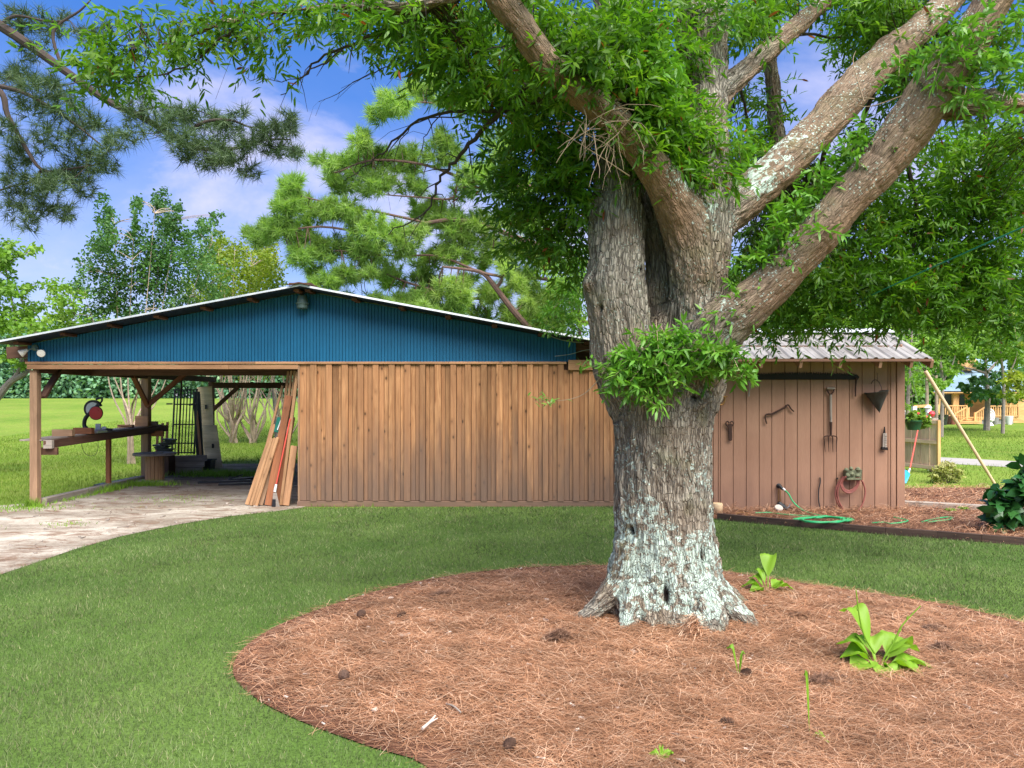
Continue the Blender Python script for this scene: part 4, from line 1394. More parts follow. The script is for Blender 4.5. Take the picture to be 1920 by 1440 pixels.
OAKC = [
    # high canopy between the left limb and the far-left bough
    (590, 8, 5.2, 80, 26, 0.4, 36), (690, 14, 5.3, 80, 38, 0.5, 70), (790, 24, 5.2, 80, 50, 0.6, 100), (880, 45, 5.2, 80, 64, 0.6, 140), (960, 120, 5.4, 80, 80, 0.6, 150),
    (850, 100, 5.4, 80, 40, 0.5, 80), (770, 70, 5.4, 50, 30, 0.4, 26), (930, 165, 5.5, 60, 40, 0.5, 70), (1010, 200, 5.6, 70, 60, 0.5, 110),
    (700, 80, 5.6, 30, 24, 0.4, 12), (640, 40, 5.3, 50, 24, 0.3, 16), (840, 150, 5.6, 40, 16, 0.4, 8), (740, 0, 5.0, 120, 40, 0.5, 90), (1000, 20, 5.6, 80, 60, 0.6, 110),
    # left bough mass
    (190, 60, 5.5, 60, 24, 0.3, 20), (170, 100, 5.5, 50, 32, 0.3, 30), (225, 120, 5.5, 58, 36, 0.3, 62), (300, 60, 5.4, 60, 36, 0.3, 36), (310, 95, 5.4, 44, 30, 0.3, 22), (255, 160, 5.5, 34, 20, 0.3, 14),
    (390, 60, 5.3, 44, 30, 0.3, 20), (445, 45, 5.3, 44, 34, 0.3, 40), (490, 66, 5.2, 34, 26, 0.3, 24), (540, 36, 5.2, 44, 26, 0.3, 16), (360, 22, 5.3, 60, 18, 0.3, 20), (250, 24, 5.4, 50, 16, 0.3, 10), (450, 4, 5.2, 80, 16, 0.3, 18), (150, 140, 5.6, 34, 16, 0.2, 7),
    # hanging mass left of the trunk
    (1000, 320, 5.9, 80, 70, 0.5, 130), (1060, 260, 5.6, 70, 60, 0.5, 120), (1050, 380, 5.8, 70, 60, 0.5, 120), (980, 400, 6.0, 60, 50, 0.4, 80), (1080, 330, 5.5, 50, 70, 0.4, 90), (940, 330, 6.0, 40, 40, 0.4, 40), (1010, 455, 6.0, 60, 30, 0.4, 50), (1075, 440, 5.8, 40, 40, 0.3, 50),
    (980, 255, 5.8, 46, 26, 0.4, 36), (915, 235, 5.8, 24, 16, 0.3, 6), (1085, 500, 6.0, 26, 40, 0.2, 20),
    # in front of and round the middle stems
    (1140, 60, 5.0, 100, 60, 0.4, 190), (1200, 60, 5.1, 60, 70, 0.4, 130), (1170, 150, 5.0, 80, 50, 0.4, 120), (1225, 170, 5.1, 56, 70, 0.35, 110), (1255, 265, 5.15, 44, 55, 0.3, 80), (1190, 30, 5.6, 120, 60, 0.4, 120),
    (1300, 300, 5.15, 30, 40, 0.2, 26), (1400, 40, 5.7, 40, 50, 0.5, 60), (1375, 250, 5.8, 26, 60, 0.3, 34), (1300, 180, 5.3, 20, 50, 0.1, 12), (1080, 120, 4.75, 50, 40, 0.2, 30), (1200, 225, 5.0, 50, 30, 0.2, 40),
    # dark top right, behind the limbs
    (1430, 10, 6.6, 60, 34, 0.5, 80), (1640, 50, 6.8, 60, 40, 0.6, 120), (1700, 20, 6.6, 110, 50, 0.6, 170), (1490, -20, 6.2, 80, 26, 0.4, 60), (1630, -6, 6.2, 80, 36, 0.5, 110), (1680, 110, 6.8, 60, 40, 0.5, 90), (1560, 90, 6.9, 40, 16, 0.3, 9),
    (1395, 170, 6.6, 20, 40, 0.3, 20), (1448, 220, 6.8, 14, 90, 0.3, 40), (1400, 290, 6.9, 60, 50, 0.5, 90), (1430, 330, 7.2, 70, 40, 0.5, 100), (1490, 330, 7.4, 50, 40, 0.4, 60),
    (1560, 350, 7.4, 60, 50, 0.5, 100), (1620, 260, 7.2, 40, 40, 0.4, 40), (1700, 170, 6.6, 40, 40, 0.4, 40), (1730, 100, 6.2, 40, 30, 0.3, 36),
    # big dark curtain behind the right limb
    (1440, 430, 7.2, 60, 50, 0.6, 120), (1420, 520, 7.2, 50, 40, 0.5, 80), (1480, 400, 6.0, 50, 40, 0.3, 50), (1560, 500, 7.0, 90, 60, 0.7, 210), (1640, 430, 7.2, 90, 70, 0.7, 230), (1730, 400, 7.2, 90, 80, 0.7, 240), (1820, 380, 7.0, 90, 90, 0.7, 240), (1900, 350, 7.0, 60, 90, 0.6, 150),
    (1660, 530, 7.0, 90, 60, 0.6, 190), (1750, 510, 7.0, 90, 70, 0.6, 210), (1840, 500, 6.9, 80, 70, 0.6, 190), (1560, 580, 7.0, 80, 34, 0.5, 100), (1480, 560, 7.1, 60, 40, 0.5, 90), (1780, 590, 6.9, 60, 34, 0.4, 70), (1700, 590, 7.0, 50, 26, 0.4, 40), (1880, 590, 6.9, 50, 30, 0.4, 40), (1450, 612, 7.1, 60, 20, 0.3, 36), (1590, 620, 6.9, 30, 18, 0.3, 12),
    (1790, 280, 7.0, 110, 60, 0.7, 200), (1890, 260, 6.8, 60, 50, 0.5, 110), (1900, 440, 6.9, 40, 90, 0.4, 110), (1640, 340, 7.3, 60, 50, 0.5, 100), (1930, 540, 6.9, 40, 50, 0.4, 60),
]
OAKC = [(a, b, c, d, e, f, int(g * (0.62 if a < 900 or (a < 1100 and b > 240) else 0.8))) for a, b, c, d, e, f, g in OAKC]
OAKC += [(1030, 70, 4.75, 50, 36, 0.15, 34), (1085, 120, 4.8, 46, 34, 0.15, 34), (1140, 160, 4.85, 46, 34, 0.15, 36), (1190, 205, 4.95, 40, 34, 0.15, 34), (1235, 270, 5.0, 30, 34, 0.12, 24), (1285, 110, 5.35, 40, 60, 0.12, 34), (1310, 230, 5.25, 34, 50, 0.1, 30), (1340, 20, 5.45, 40, 30, 0.1, 16), (975, -10, 4.6, 50, 40, 0.15, 30),
         (1110, 90, 4.6, 70, 40, 0.12, 40), (1345, 320, 5.2, 20, 30, 0.08, 10)]
LIGHTC = [
    # fresh shoots on the trunk fork and along the upper sides of the limbs
    (1215, 660, 5.0, 50, 36, 0.12, 44), (1180, 692, 4.98, 34, 30, 0.12, 34), (1235, 695, 4.95, 54, 30, 0.12, 48), (1290, 650, 4.98, 40, 26, 0.1, 26), (1340, 665, 4.94, 46, 26, 0.1, 34), (1375, 695, 4.94, 32, 22, 0.1, 20), (1205, 728, 4.98, 30, 12, 0.1, 12), (1255, 630, 5.0, 34, 20, 0.1, 14), (1172, 725, 5.0, 14, 14, 0.1, 6), (1300, 690, 4.95, 40, 16, 0.1, 12),
    (1130, 680, 5.0, 20, 24, 0.1, 6), (1218, 756, 5.0, 10, 10, 0.05, 3),
    (1440, 480, 5.05, 36, 26, 0.15, 30), (1475, 440, 5.05, 34, 30, 0.15, 34), (1500, 390, 5.1, 36, 30, 0.15, 30), (1400, 545, 5.1, 26, 20, 0.12, 16), (1370, 585, 5.1, 24, 16, 0.1, 12), (1560, 330, 5.1, 40, 34, 0.2, 26), (1600, 290, 5.0, 30, 24, 0.15, 18), (1640, 250, 4.95, 30, 30, 0.15, 18), (1545, 430, 4.85, 16, 14, 0.06, 5),
    (1780, 100, 4.62, 40, 30, 0.12, 22), (1815, 60, 4.6, 36, 26, 0.12, 16), (1870, 110, 4.7, 40, 50, 0.2, 34), (1810, 170, 4.65, 34, 26, 0.12, 18), (1890, 50, 4.8, 40, 40, 0.2, 26), (1700, 130, 4.9, 24, 26, 0.1, 10), (1850, 215, 4.75, 40, 16, 0.1, 12), (1900, 155, 4.8, 30, 20, 0.1, 10),
    (1120, 130, 4.62, 36, 24, 0.1, 14), (1210, 130, 4.85, 50, 60, 0.15, 40), (1260, 210, 5.05, 34, 50, 0.12, 26), (1360, 30, 5.3, 20, 40, 0.12, 8), (1280, 320, 5.1, 30, 20, 0.1, 12), (1370, 290, 5.3, 20, 40, 0.1, 12),
    (1070, 560, 8.5, 40, 60, 0.6, 60), (1040, 590, 8.8, 40, 30, 0.4, 30), (1085, 610, 8.4, 20, 24, 0.3, 16), (1060, 480, 9.0, 50, 40, 0.6, 50),
    (1880, 540, 8.0, 40, 60, 0.6, 60), (1900, 620, 8.6, 40, 40, 0.5, 40),
]
pos, ld, nr, LL, WW, tt, C, td, tl = spray_set(OAKC, 16, 0.30, (0.06, 0.105), (0.014, 0.023))
leaves_mesh('crown', pos, ld, nr, LL, WW, tt, M['oakleaf'], oak)
anch = twig_lines(C, td, tl, SKP)
far = np.linalg.norm(anch - C, axis=1)
keep = (rng.random(len(C)) < 0.5) & (far < 1.3)
C1, A1 = C[keep], anch[keep]
# wandering boughs between limb and cluster, then the twig the leaves sit on
lim = 0.9
dirn = unit(A1 - C1)
A1 = C1 + dirn * np.minimum(np.linalg.norm(A1 - C1, axis=1), lim)[:, None]
mid = (C1 + A1) / 2 + rng.normal(0, 0.07, C1.shape) + np.array([0, 0, 0.06])
tp = strips_mesh('twigs', A1, mid, C1, 0.007, rng.random(len(C1)), M['darkbark'], oak)
tp['kind'] = 'stuff'
pos, ld, nr, LL, WW, tt, C, td, tl = spray_set(LIGHTC, 11, 0.16, (0.055, 0.095), (0.015, 0.024), 0.10, 0.8)
leaves_mesh('shoots', pos, ld, nr, LL, WW, tt, M['sprout'], oak)['label'] = 'fresh bright green shoots on the fork and limbs'
ends = C + td * tl[:, None]
strips_mesh('shoot_twigs', C - td * 0.1 * 1.0, C, ends, 0.004, rng.random(len(C)), M['twig'], oak)['kind'] = 'stuff'


def branchlet(pts, w0, w1, k=5):
    ps = catmull([P(*p) for p in pts], k)
    m_ = len(ps)
    return ps, [0.5 * (w0 + (w1 - w0) * i / (m_ - 1)) for i in range(m_)]


# medium boughs that carry the canopy, and bare drooping branches
mb = MB()
for pts, w0, w1 in [
    ([(1075, 140, 4.75), (1000, 160, 5.1), (940, 210, 5.4), (880, 270, 5.6), (845, 312, 5.7), (818, 345, 5.8), (800, 395, 5.85), (728, 438, 5.9)], 0.05, 0.008),
    ([(1060, 150, 4.9), (960, 205, 5.4), (820, 212, 5.6), (745, 258, 5.7), (700, 300, 5.75), (655, 335, 5.8)], 0.035, 0.005),
    ([(860, -10, 4.7), (760, 40, 5.0), (680, 75, 5.2), (610, 105, 5.3), (560, 150, 5.4), (525, 182, 5.4)], 0.035, 0.005),
    ([(640, 95, 5.25), (590, 130, 5.3), (540, 152, 5.35), (462, 146, 5.4)], 0.014, 0.003),
    ([(760, 60, 5.1), (740, 110, 5.3), (690, 140, 5.4), (620, 180, 5.5), (600, 190, 5.5)], 0.012, 0.002),
    ([(830, 215, 5.6), (800, 250, 5.7), (790, 290, 5.7), (770, 320, 5.75)], 0.010, 0.002),
    ([(930, 230, 5.4), (870, 215, 5.6), (770, 235, 5.7), (735, 300, 5.8), (715, 340, 5.8)], 0.014, 0.002),
    ([(460, 30, 5.2), (400, 90, 5.3), (330, 130, 5.4), (240, 150, 5.5), (160, 170, 5.5)], 0.022, 0.004),
    ([(540, 20, 5.15), (480, 70, 5.2), (430, 110, 5.3)], 0.016, 0.004),
    ([(900, -80, 4.6), (850, 20, 5.0), (800, 90, 5.3), (760, 120, 5.4)], 0.04, 0.008),
    ([(1020, 70, 4.7), (960, 80, 5.0), (880, 100, 5.2)], 0.03, 0.006),
    ([(1170, 250, 5.4), (1100, 270, 5.6), (1040, 320, 5.8), (1000, 420, 5.95)], 0.04, 0.008),
    ([(1560, 240, 5.9), (1540, 330, 6.6), (1560, 450, 6.9), (1540, 560, 7.0)], 0.05, 0.01),
    ([(1700, 100, 6.2), (1690, 250, 6.8), (1720, 400, 7.0), (1700, 520, 7.0), (1750, 580, 6.9)], 0.06, 0.01),
    ([(1760, 20, 6.3), (1840, 200, 6.9), (1860, 350, 7.0), (1900, 480, 6.9)], 0.06, 0.012),
    ([(1640, 160, 6.0), (1600, 300, 6.9), (1640, 430, 7.1), (1610, 560, 7.0)], 0.04, 0.01),
    ([(1790, 300, 6.9), (1840, 380, 6.9), (1930, 420, 6.9)], 0.03, 0.012),
    ([(1380, 150, 5.7), (1400, 210, 6.3), (1420, 330, 6.9), (1440, 440, 7.1)], 0.03, 0.008),
    ([(1480, 60, 5.9), (1560, 70, 6.6), (1640, 60, 6.8)], 0.03, 0.008),
    ([(1330, -20, 5.7), (1240, -30, 5.3), (1160, 20, 5.0)], 0.04, 0.01),
]:
    ps, rs = branchlet(pts, w0, w1)
    ps = [p + Vector((rnd.gauss(0, 0.008), rnd.gauss(0, 0.008), rnd.gauss(0, 0.01))) for p in ps]
    mb.tube(ps, rs, 7)
    # side twigs
    for i in range(len(ps) // 3, len(ps) - 1, 3):
        e = Vector((rnd.uniform(-1, 0.3), rnd.uniform(-0.6, 0.6), rnd.uniform(-1, 0.2))).normalized()
        L = rnd.uniform(0.12, 0.35)
        q = ps[i]
        r0 = min(rs[i] * 0.6, 0.006)
        mb.tube([q, q + e * L * 0.5 + Vector((0, 0, rnd.uniform(-0.03, 0.03))), q + e * L + Vector((0, 0, -0.05))], [r0, r0 * 0.7, 0.0012], 5)
mb.build('bough', M['darkbark'], oak, smooth=True)
mb = MB()                                   # tangle of dead tan twigs in front of the left limb
for i in range(46):
    s = P(rnd.uniform(1080, 1190), rnd.uniform(185, 255), rnd.uniform(4.62, 4.85))
    e = Vector((rnd.uniform(-1, 0.75), rnd.uniform(-0.3, 0.3), rnd.uniform(-1.0, 0.25))).normalized()
    L = rnd.uniform(0.12, 0.42)
    ps = [s]
    for j in range(5):
        e = (e + Vector((rnd.gauss(0, 0.25), rnd.gauss(0, 0.2), rnd.gauss(-0.1, 0.22)))).normalized()
        ps.append(ps[-1] + e * L / 5)
    mb.tube(ps, [0.0035, 0.003, 0.0026, 0.002, 0.0016, 0.001], 5)
for pts in ([(1180, 330, 4.85), (1120, 290, 4.7), (1040, 240, 4.7)], [(1690, 180, 4.7), (1620, 200, 4.8), (1570, 170, 4.85)], [(1620, 190, 4.8), (1600, 120, 4.85), (1605, 95, 4.9)], [(1640, 185, 4.8), (1570, 180, 4.9), (1550, 185, 5.0)], [(1530, 280, 5.0), (1490, 275, 5.1), (1480, 270, 5.1)],
            [(1690, 240, 4.75), (1730, 120, 4.7), (1735, 115, 4.7)], [(1320, 640, 5.0), (1300, 660, 4.95), (1280, 640, 4.9)], [(1140, 690, 5.1), (1100, 735, 5.1), (1060, 750, 5.15), (1000, 752, 5.2)]):
    ps, rs = branchlet(pts, 0.009, 0.002)
    mb.tube(ps, rs, 5)
mb.build('dead_twigs', M['twig'], oak, smooth=True)['kind'] = 'stuff'
lp, ldn, lnr = [], [], []
for i in range(26):
    c = P(rnd.choice([1005, 1020, 1045, 1060]) + rnd.uniform(-18, 18), 750 + rnd.uniform(-8, 8), 5.15)
    lp.append(c); ldn.append((rnd.uniform(-1, 1), rnd.uniform(-0.4, 0.4), rnd.uniform(-0.6, 0.6))); lnr.append((rnd.uniform(-0.5, 0.5), -0.4, 1))
leaves_mesh('side_leaves', lp, ldn, np.array(lnr, float), 0.055, 0.014, rng.random(26), M['sprout'], oak)

# ------------------------------------------------------------------ pines
def tufts(C, D_, per, L, w, tint_c, name, mat, parent, cone=0.85):
    """needle tufts: per needles bursting forwards from each centre"""
    m_ = len(C)
    d = unit(D_)[:, None, :] * 0.55 + rng.normal(size=(m_, per, 3)) * cone * 0.62
    d /= np.linalg.norm(d, axis=2, keepdims=True)
    Ls = L * rng.uniform(0.7, 1.2, (m_, per, 1))
    back = rng.uniform(-0.5, 0.25, (m_, per, 1)) * L
    p0 = C[:, None, :] + unit(D_)[:, None, :] * back
    p1 = p0 + d * Ls - np.array([0, 0, 1]) * 0.12 * L
    n = m_ * per
    t = np.clip(np.repeat(tint_c, per) + rng.normal(0, 0.13, n), 0, 0.95)
    return blades_mesh(name, p0.reshape(-1, 3), p1.reshape(-1, 3), w, t, M[mat], parent)


def pine(name, label, base, trunk_pts, limbs, blobs, per, L, w, mat, barkm, tint0=0.4, tvar=0.2, group=None):
    t = thing(name, label, 'tree', base, group)
    mb = MB()
    ps, rs = trunk_pts
    mb.tube(ps, rs, 14)
    mb.build('trunk', M[barkm], t, smooth=True)
    mb = MB()
    anchors = []
    for pts, w0, w1 in limbs:
        q, r = branchlet(pts, w0, w1, 5)
        mb.tube(q, r, 8)
        anchors += q[2:]
    A_ = np.array(anchors)
    C, Dd, tc = [], [], []
    for b in blobs:
        px, py, d, rx, ry, rd, m_ = b[:7]
        u = unit(rng.normal(size=(m_, 3))) * (rng.random((m_, 1)) ** 0.42)
        dd = d + u[:, 2] * rd
        c = np.stack([(px + u[:, 0] * rx - 960) * dd / F, dd, CH - (py + u[:, 1] * ry - HZ) * dd / F], 1)
        C.append(c)
        cen = np.array(P(px, py, d))
        Dd.append(unit(c - cen + rng.normal(0, 0.15, c.shape)) + np.array([-0.15, -0.1, 0.75]))
        tc.append(np.full(m_, b[7] if len(b) > 7 else tint0) + rng.normal(0, tvar * 0.4, m_))
        # twigs from the limb into the blob
        k = np.argmin(((A_ - cen) ** 2).sum(1))
        for i in range(max(3, m_ // 7)):
            e = Vector(c[rnd.randrange(m_)])
            k = np.argmin(((A_ - np.array(e)) ** 2).sum(1))
            s = Vector(A_[k])
            if (e - s).length > 1.3 * abs(rd) + 0.35:
                continue
            md_ = (s + e) / 2 + Vector((rnd.gauss(0, 0.06), rnd.gauss(0, 0.06), -0.07)) * (e - s).length
            r0 = w1 * 0.5
            mb.tube(catmull([s, md_, e], 3), [r0 * f for f in (1, .9, .8, .7, .6, .5, .4)], 4, cap=False)
    mb.build('limb', M[barkm], t, smooth=True)
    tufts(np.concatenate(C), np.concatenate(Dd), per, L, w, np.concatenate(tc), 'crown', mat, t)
    return t


PD = 21.0
pl = []
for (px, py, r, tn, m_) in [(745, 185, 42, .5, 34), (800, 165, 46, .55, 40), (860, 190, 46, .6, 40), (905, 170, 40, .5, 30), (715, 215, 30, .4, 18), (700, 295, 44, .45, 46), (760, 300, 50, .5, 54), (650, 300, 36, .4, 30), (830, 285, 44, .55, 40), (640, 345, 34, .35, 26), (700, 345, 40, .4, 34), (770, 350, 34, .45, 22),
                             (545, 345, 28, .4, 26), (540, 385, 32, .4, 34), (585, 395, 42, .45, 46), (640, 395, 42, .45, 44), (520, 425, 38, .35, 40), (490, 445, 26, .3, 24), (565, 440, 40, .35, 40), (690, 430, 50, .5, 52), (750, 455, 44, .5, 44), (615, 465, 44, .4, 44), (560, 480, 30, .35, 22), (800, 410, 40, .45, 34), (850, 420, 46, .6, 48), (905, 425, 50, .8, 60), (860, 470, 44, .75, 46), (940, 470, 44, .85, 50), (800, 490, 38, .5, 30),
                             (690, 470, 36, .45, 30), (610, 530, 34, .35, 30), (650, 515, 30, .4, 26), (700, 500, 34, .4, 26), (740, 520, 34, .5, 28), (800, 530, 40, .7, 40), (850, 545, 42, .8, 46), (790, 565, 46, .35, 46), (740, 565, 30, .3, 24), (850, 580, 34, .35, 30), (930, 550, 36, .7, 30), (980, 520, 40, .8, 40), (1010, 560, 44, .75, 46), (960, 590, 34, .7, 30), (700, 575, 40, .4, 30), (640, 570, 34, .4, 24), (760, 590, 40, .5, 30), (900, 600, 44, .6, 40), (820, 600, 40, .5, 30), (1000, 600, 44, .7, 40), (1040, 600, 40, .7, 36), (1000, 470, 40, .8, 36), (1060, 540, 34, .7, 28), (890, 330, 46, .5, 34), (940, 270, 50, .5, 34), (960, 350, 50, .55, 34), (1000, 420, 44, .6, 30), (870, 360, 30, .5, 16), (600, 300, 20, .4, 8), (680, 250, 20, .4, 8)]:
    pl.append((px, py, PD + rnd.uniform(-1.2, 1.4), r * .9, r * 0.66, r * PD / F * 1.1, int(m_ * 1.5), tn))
    pl.append((px + rnd.uniform(-1.1, 1.1) * r, py + rnd.uniform(-.8, .8) * r, PD + rnd.uniform(-1.2, 1.4), r * .45, r * .38, r * PD / F * .6, int(m_ * .45), min(tn + .15, .9)))
tb = P(1130, 745, PD)
tb.z = 0
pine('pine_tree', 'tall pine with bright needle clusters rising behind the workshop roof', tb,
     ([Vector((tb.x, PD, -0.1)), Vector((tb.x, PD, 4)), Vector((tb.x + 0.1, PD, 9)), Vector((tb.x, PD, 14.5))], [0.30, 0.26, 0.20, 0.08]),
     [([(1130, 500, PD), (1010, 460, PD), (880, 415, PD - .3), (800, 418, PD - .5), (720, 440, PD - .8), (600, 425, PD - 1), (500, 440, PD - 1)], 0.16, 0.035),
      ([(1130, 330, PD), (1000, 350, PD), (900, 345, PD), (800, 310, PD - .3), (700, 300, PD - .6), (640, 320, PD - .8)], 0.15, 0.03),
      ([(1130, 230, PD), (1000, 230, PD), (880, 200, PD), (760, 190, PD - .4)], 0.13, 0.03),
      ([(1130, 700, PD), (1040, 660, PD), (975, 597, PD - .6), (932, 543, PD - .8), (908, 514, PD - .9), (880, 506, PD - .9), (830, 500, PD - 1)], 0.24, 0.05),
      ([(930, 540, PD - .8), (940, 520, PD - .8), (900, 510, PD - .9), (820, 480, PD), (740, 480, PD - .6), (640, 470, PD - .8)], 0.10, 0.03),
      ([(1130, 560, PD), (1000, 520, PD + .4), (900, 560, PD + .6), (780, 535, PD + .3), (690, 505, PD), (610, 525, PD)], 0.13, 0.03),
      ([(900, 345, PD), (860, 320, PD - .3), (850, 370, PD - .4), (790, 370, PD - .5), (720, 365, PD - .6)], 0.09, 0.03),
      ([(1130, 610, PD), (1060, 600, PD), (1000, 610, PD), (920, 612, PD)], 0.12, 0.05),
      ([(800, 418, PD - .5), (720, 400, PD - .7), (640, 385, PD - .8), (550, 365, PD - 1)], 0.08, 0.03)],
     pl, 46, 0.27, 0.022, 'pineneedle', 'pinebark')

BD = 9.5
bl_ = []
for (px, py, rx, ry, m_) in [(40, 40, 50, 34, 30), (100, 50, 44, 34, 26), (170, 60, 50, 30, 18), (60, 95, 40, 24, 14), (20, 130, 30, 20, 12), (30, 150, 34, 22, 22), (80, 160, 44, 28, 34), (130, 195, 44, 28, 34), (60, 200, 44, 30, 26), (170, 240, 40, 30, 30), (100, 250, 46, 30, 30), (20, 240, 30, 40, 20), (50, 290, 44, 30, 26), (150, 290, 40, 26, 26), (210, 270, 34, 26, 20), (190, 310, 34, 20, 24), (130, 325, 46, 24, 34), (90, 340, 40, 24, 30), (40, 345, 40, 26, 28), (150, 350, 30, 26, 18), (80, 385, 40, 26, 24), (20, 385, 30, 30, 18), (120, 400, 30, 22, 14), (60, 415, 30, 20, 12), (10, 320, 24, 30, 12),
                              (250, 215, 34, 26, 18), (300, 225, 40, 28, 30), (350, 215, 40, 22, 32), (395, 225, 36, 20, 28), (340, 260, 40, 26, 30), (390, 265, 40, 24, 30), (430, 240, 30, 20, 20), (470, 265, 34, 20, 26), (510, 245, 34, 20, 26), (545, 240, 22, 16, 16), (555, 285, 20, 14, 16), (520, 280, 28, 14, 18), (440, 295, 40, 16, 26), (400, 305, 36, 16, 20), (470, 320, 22, 12, 12), (360, 295, 30, 16, 14), (260, 180, 30, 20, 10), (540, 215, 14, 10, 6), (450, 210, 20, 10, 8), (250, 255, 30, 20, 12)]:
    bl_.append((px, py, BD + rnd.uniform(-.5, .5), rx, ry, 0.32, int(m_ * 1.0)))
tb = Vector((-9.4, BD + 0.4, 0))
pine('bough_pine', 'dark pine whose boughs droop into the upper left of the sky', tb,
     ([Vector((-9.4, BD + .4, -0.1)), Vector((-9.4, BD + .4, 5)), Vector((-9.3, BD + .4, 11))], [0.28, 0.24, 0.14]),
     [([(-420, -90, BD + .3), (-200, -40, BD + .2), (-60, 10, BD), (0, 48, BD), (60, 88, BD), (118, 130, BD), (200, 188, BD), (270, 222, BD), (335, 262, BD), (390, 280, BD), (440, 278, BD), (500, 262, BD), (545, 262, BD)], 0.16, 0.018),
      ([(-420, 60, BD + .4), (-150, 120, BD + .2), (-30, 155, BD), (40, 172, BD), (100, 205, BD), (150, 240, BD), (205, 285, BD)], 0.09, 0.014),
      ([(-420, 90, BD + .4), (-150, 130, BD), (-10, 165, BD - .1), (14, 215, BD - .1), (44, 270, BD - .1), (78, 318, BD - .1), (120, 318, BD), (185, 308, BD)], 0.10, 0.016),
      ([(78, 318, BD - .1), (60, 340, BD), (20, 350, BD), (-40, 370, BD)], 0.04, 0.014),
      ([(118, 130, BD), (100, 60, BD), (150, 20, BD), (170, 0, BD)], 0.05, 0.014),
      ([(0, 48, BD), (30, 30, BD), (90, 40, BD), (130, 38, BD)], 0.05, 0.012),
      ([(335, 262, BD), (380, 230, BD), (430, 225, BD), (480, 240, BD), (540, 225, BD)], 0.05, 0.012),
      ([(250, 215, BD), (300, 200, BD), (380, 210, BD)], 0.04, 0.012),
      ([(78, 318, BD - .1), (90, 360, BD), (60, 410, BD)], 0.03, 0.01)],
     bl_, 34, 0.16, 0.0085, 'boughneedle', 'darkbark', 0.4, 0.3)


# ------------------------------------------------------------------ broadleaf trees behind
def leafcloud(blobs, n_per, L, W, name, mat, parent, tvar=0.3, droop=0.2, base=(0, 0, 0), curl=0.15):
    C, T = [], []
    for b in blobs:
        px, py, d, rx, ry, rd, m_ = b[:7]
        # sub-clumps make an uneven outline
        k = max(3, m_ // 22)
        u = unit(rng.normal(size=(k, 3))) * (rng.random((k, 1)) ** 0.4)
        j = rng.integers(0, k, m_)
        v = u[j] + rng.normal(0, 0.17, (m_, 3))
        dd = d + v[:, 2] * rd
        C.append(np.stack([(px + v[:, 0] * rx - 960) * dd / F, dd, CH - (py + v[:, 1] * ry - HZ) * dd / F], 1))
        T.append(np.clip((b[7] if len(b) > 7 else 0.4) + rng.normal(0, 0.16, k)[j] + rng.normal(0, tvar * 0.4, m_), 0, 0.95))
    C = np.concatenate(C); T = np.concatenate(T)
    n = len(C)
    ld = rng.normal(size=(n, 3)) * np.array([1, 1, 0.7]) + np.array([0, 0, -droop])
    nr = rng.normal(size=(n, 3)) * 0.7 + np.array([0, -0.25, 0.9])
    return leaves_mesh(name, C, ld, nr, rng.uniform(0.7, 1.2, n) * L, rng.uniform(0.7, 1.2, n) * W, T, M[mat], parent, base, curl)


def broadleaf(name, label, base, stems, blobs, L, W, mat, barkm, group=None, cat='tree'):
    t = thing(name, label, cat, base, group)
    for pts, w0, w1 in stems:
        pass
    mb = MB()
    A_ = []
    for pts, w0, w1 in stems:
        q, r = branchlet(pts, w0, w1, 5)
        q[0].z = min(q[0].z, base[2]) if q[0].z < 0.6 + base[2] else q[0].z
        mb.tube(q, r, 8)
        A_ += q[3:]
    A_ = np.array(A_)
    for b in blobs:
        for i in range(3):
            e = P(b[0] + rnd.uniform(-.6, .6) * b[3], b[1] + rnd.uniform(-.7, .5) * b[4], b[2])
            k = np.argmin(((A_ - np.array(e)) ** 2).sum(1) + 30 * np.maximum(A_[:, 2] - e.z, 0))
            s = Vector(A_[k])
            if (e - s).length < 4:
                mb.tube(catmull([s, (s + e) / 2 + Vector((rnd.gauss(0, .08), 0, 0.05)), e], 3), [0.010, .009, .008, .007, .006, .005, .003], 4, cap=False)
    mb.build('trunk', M[barkm], t, smooth=True)
    leafcloud(blobs, 1, L, W, 'crown', mat, t)
    return t


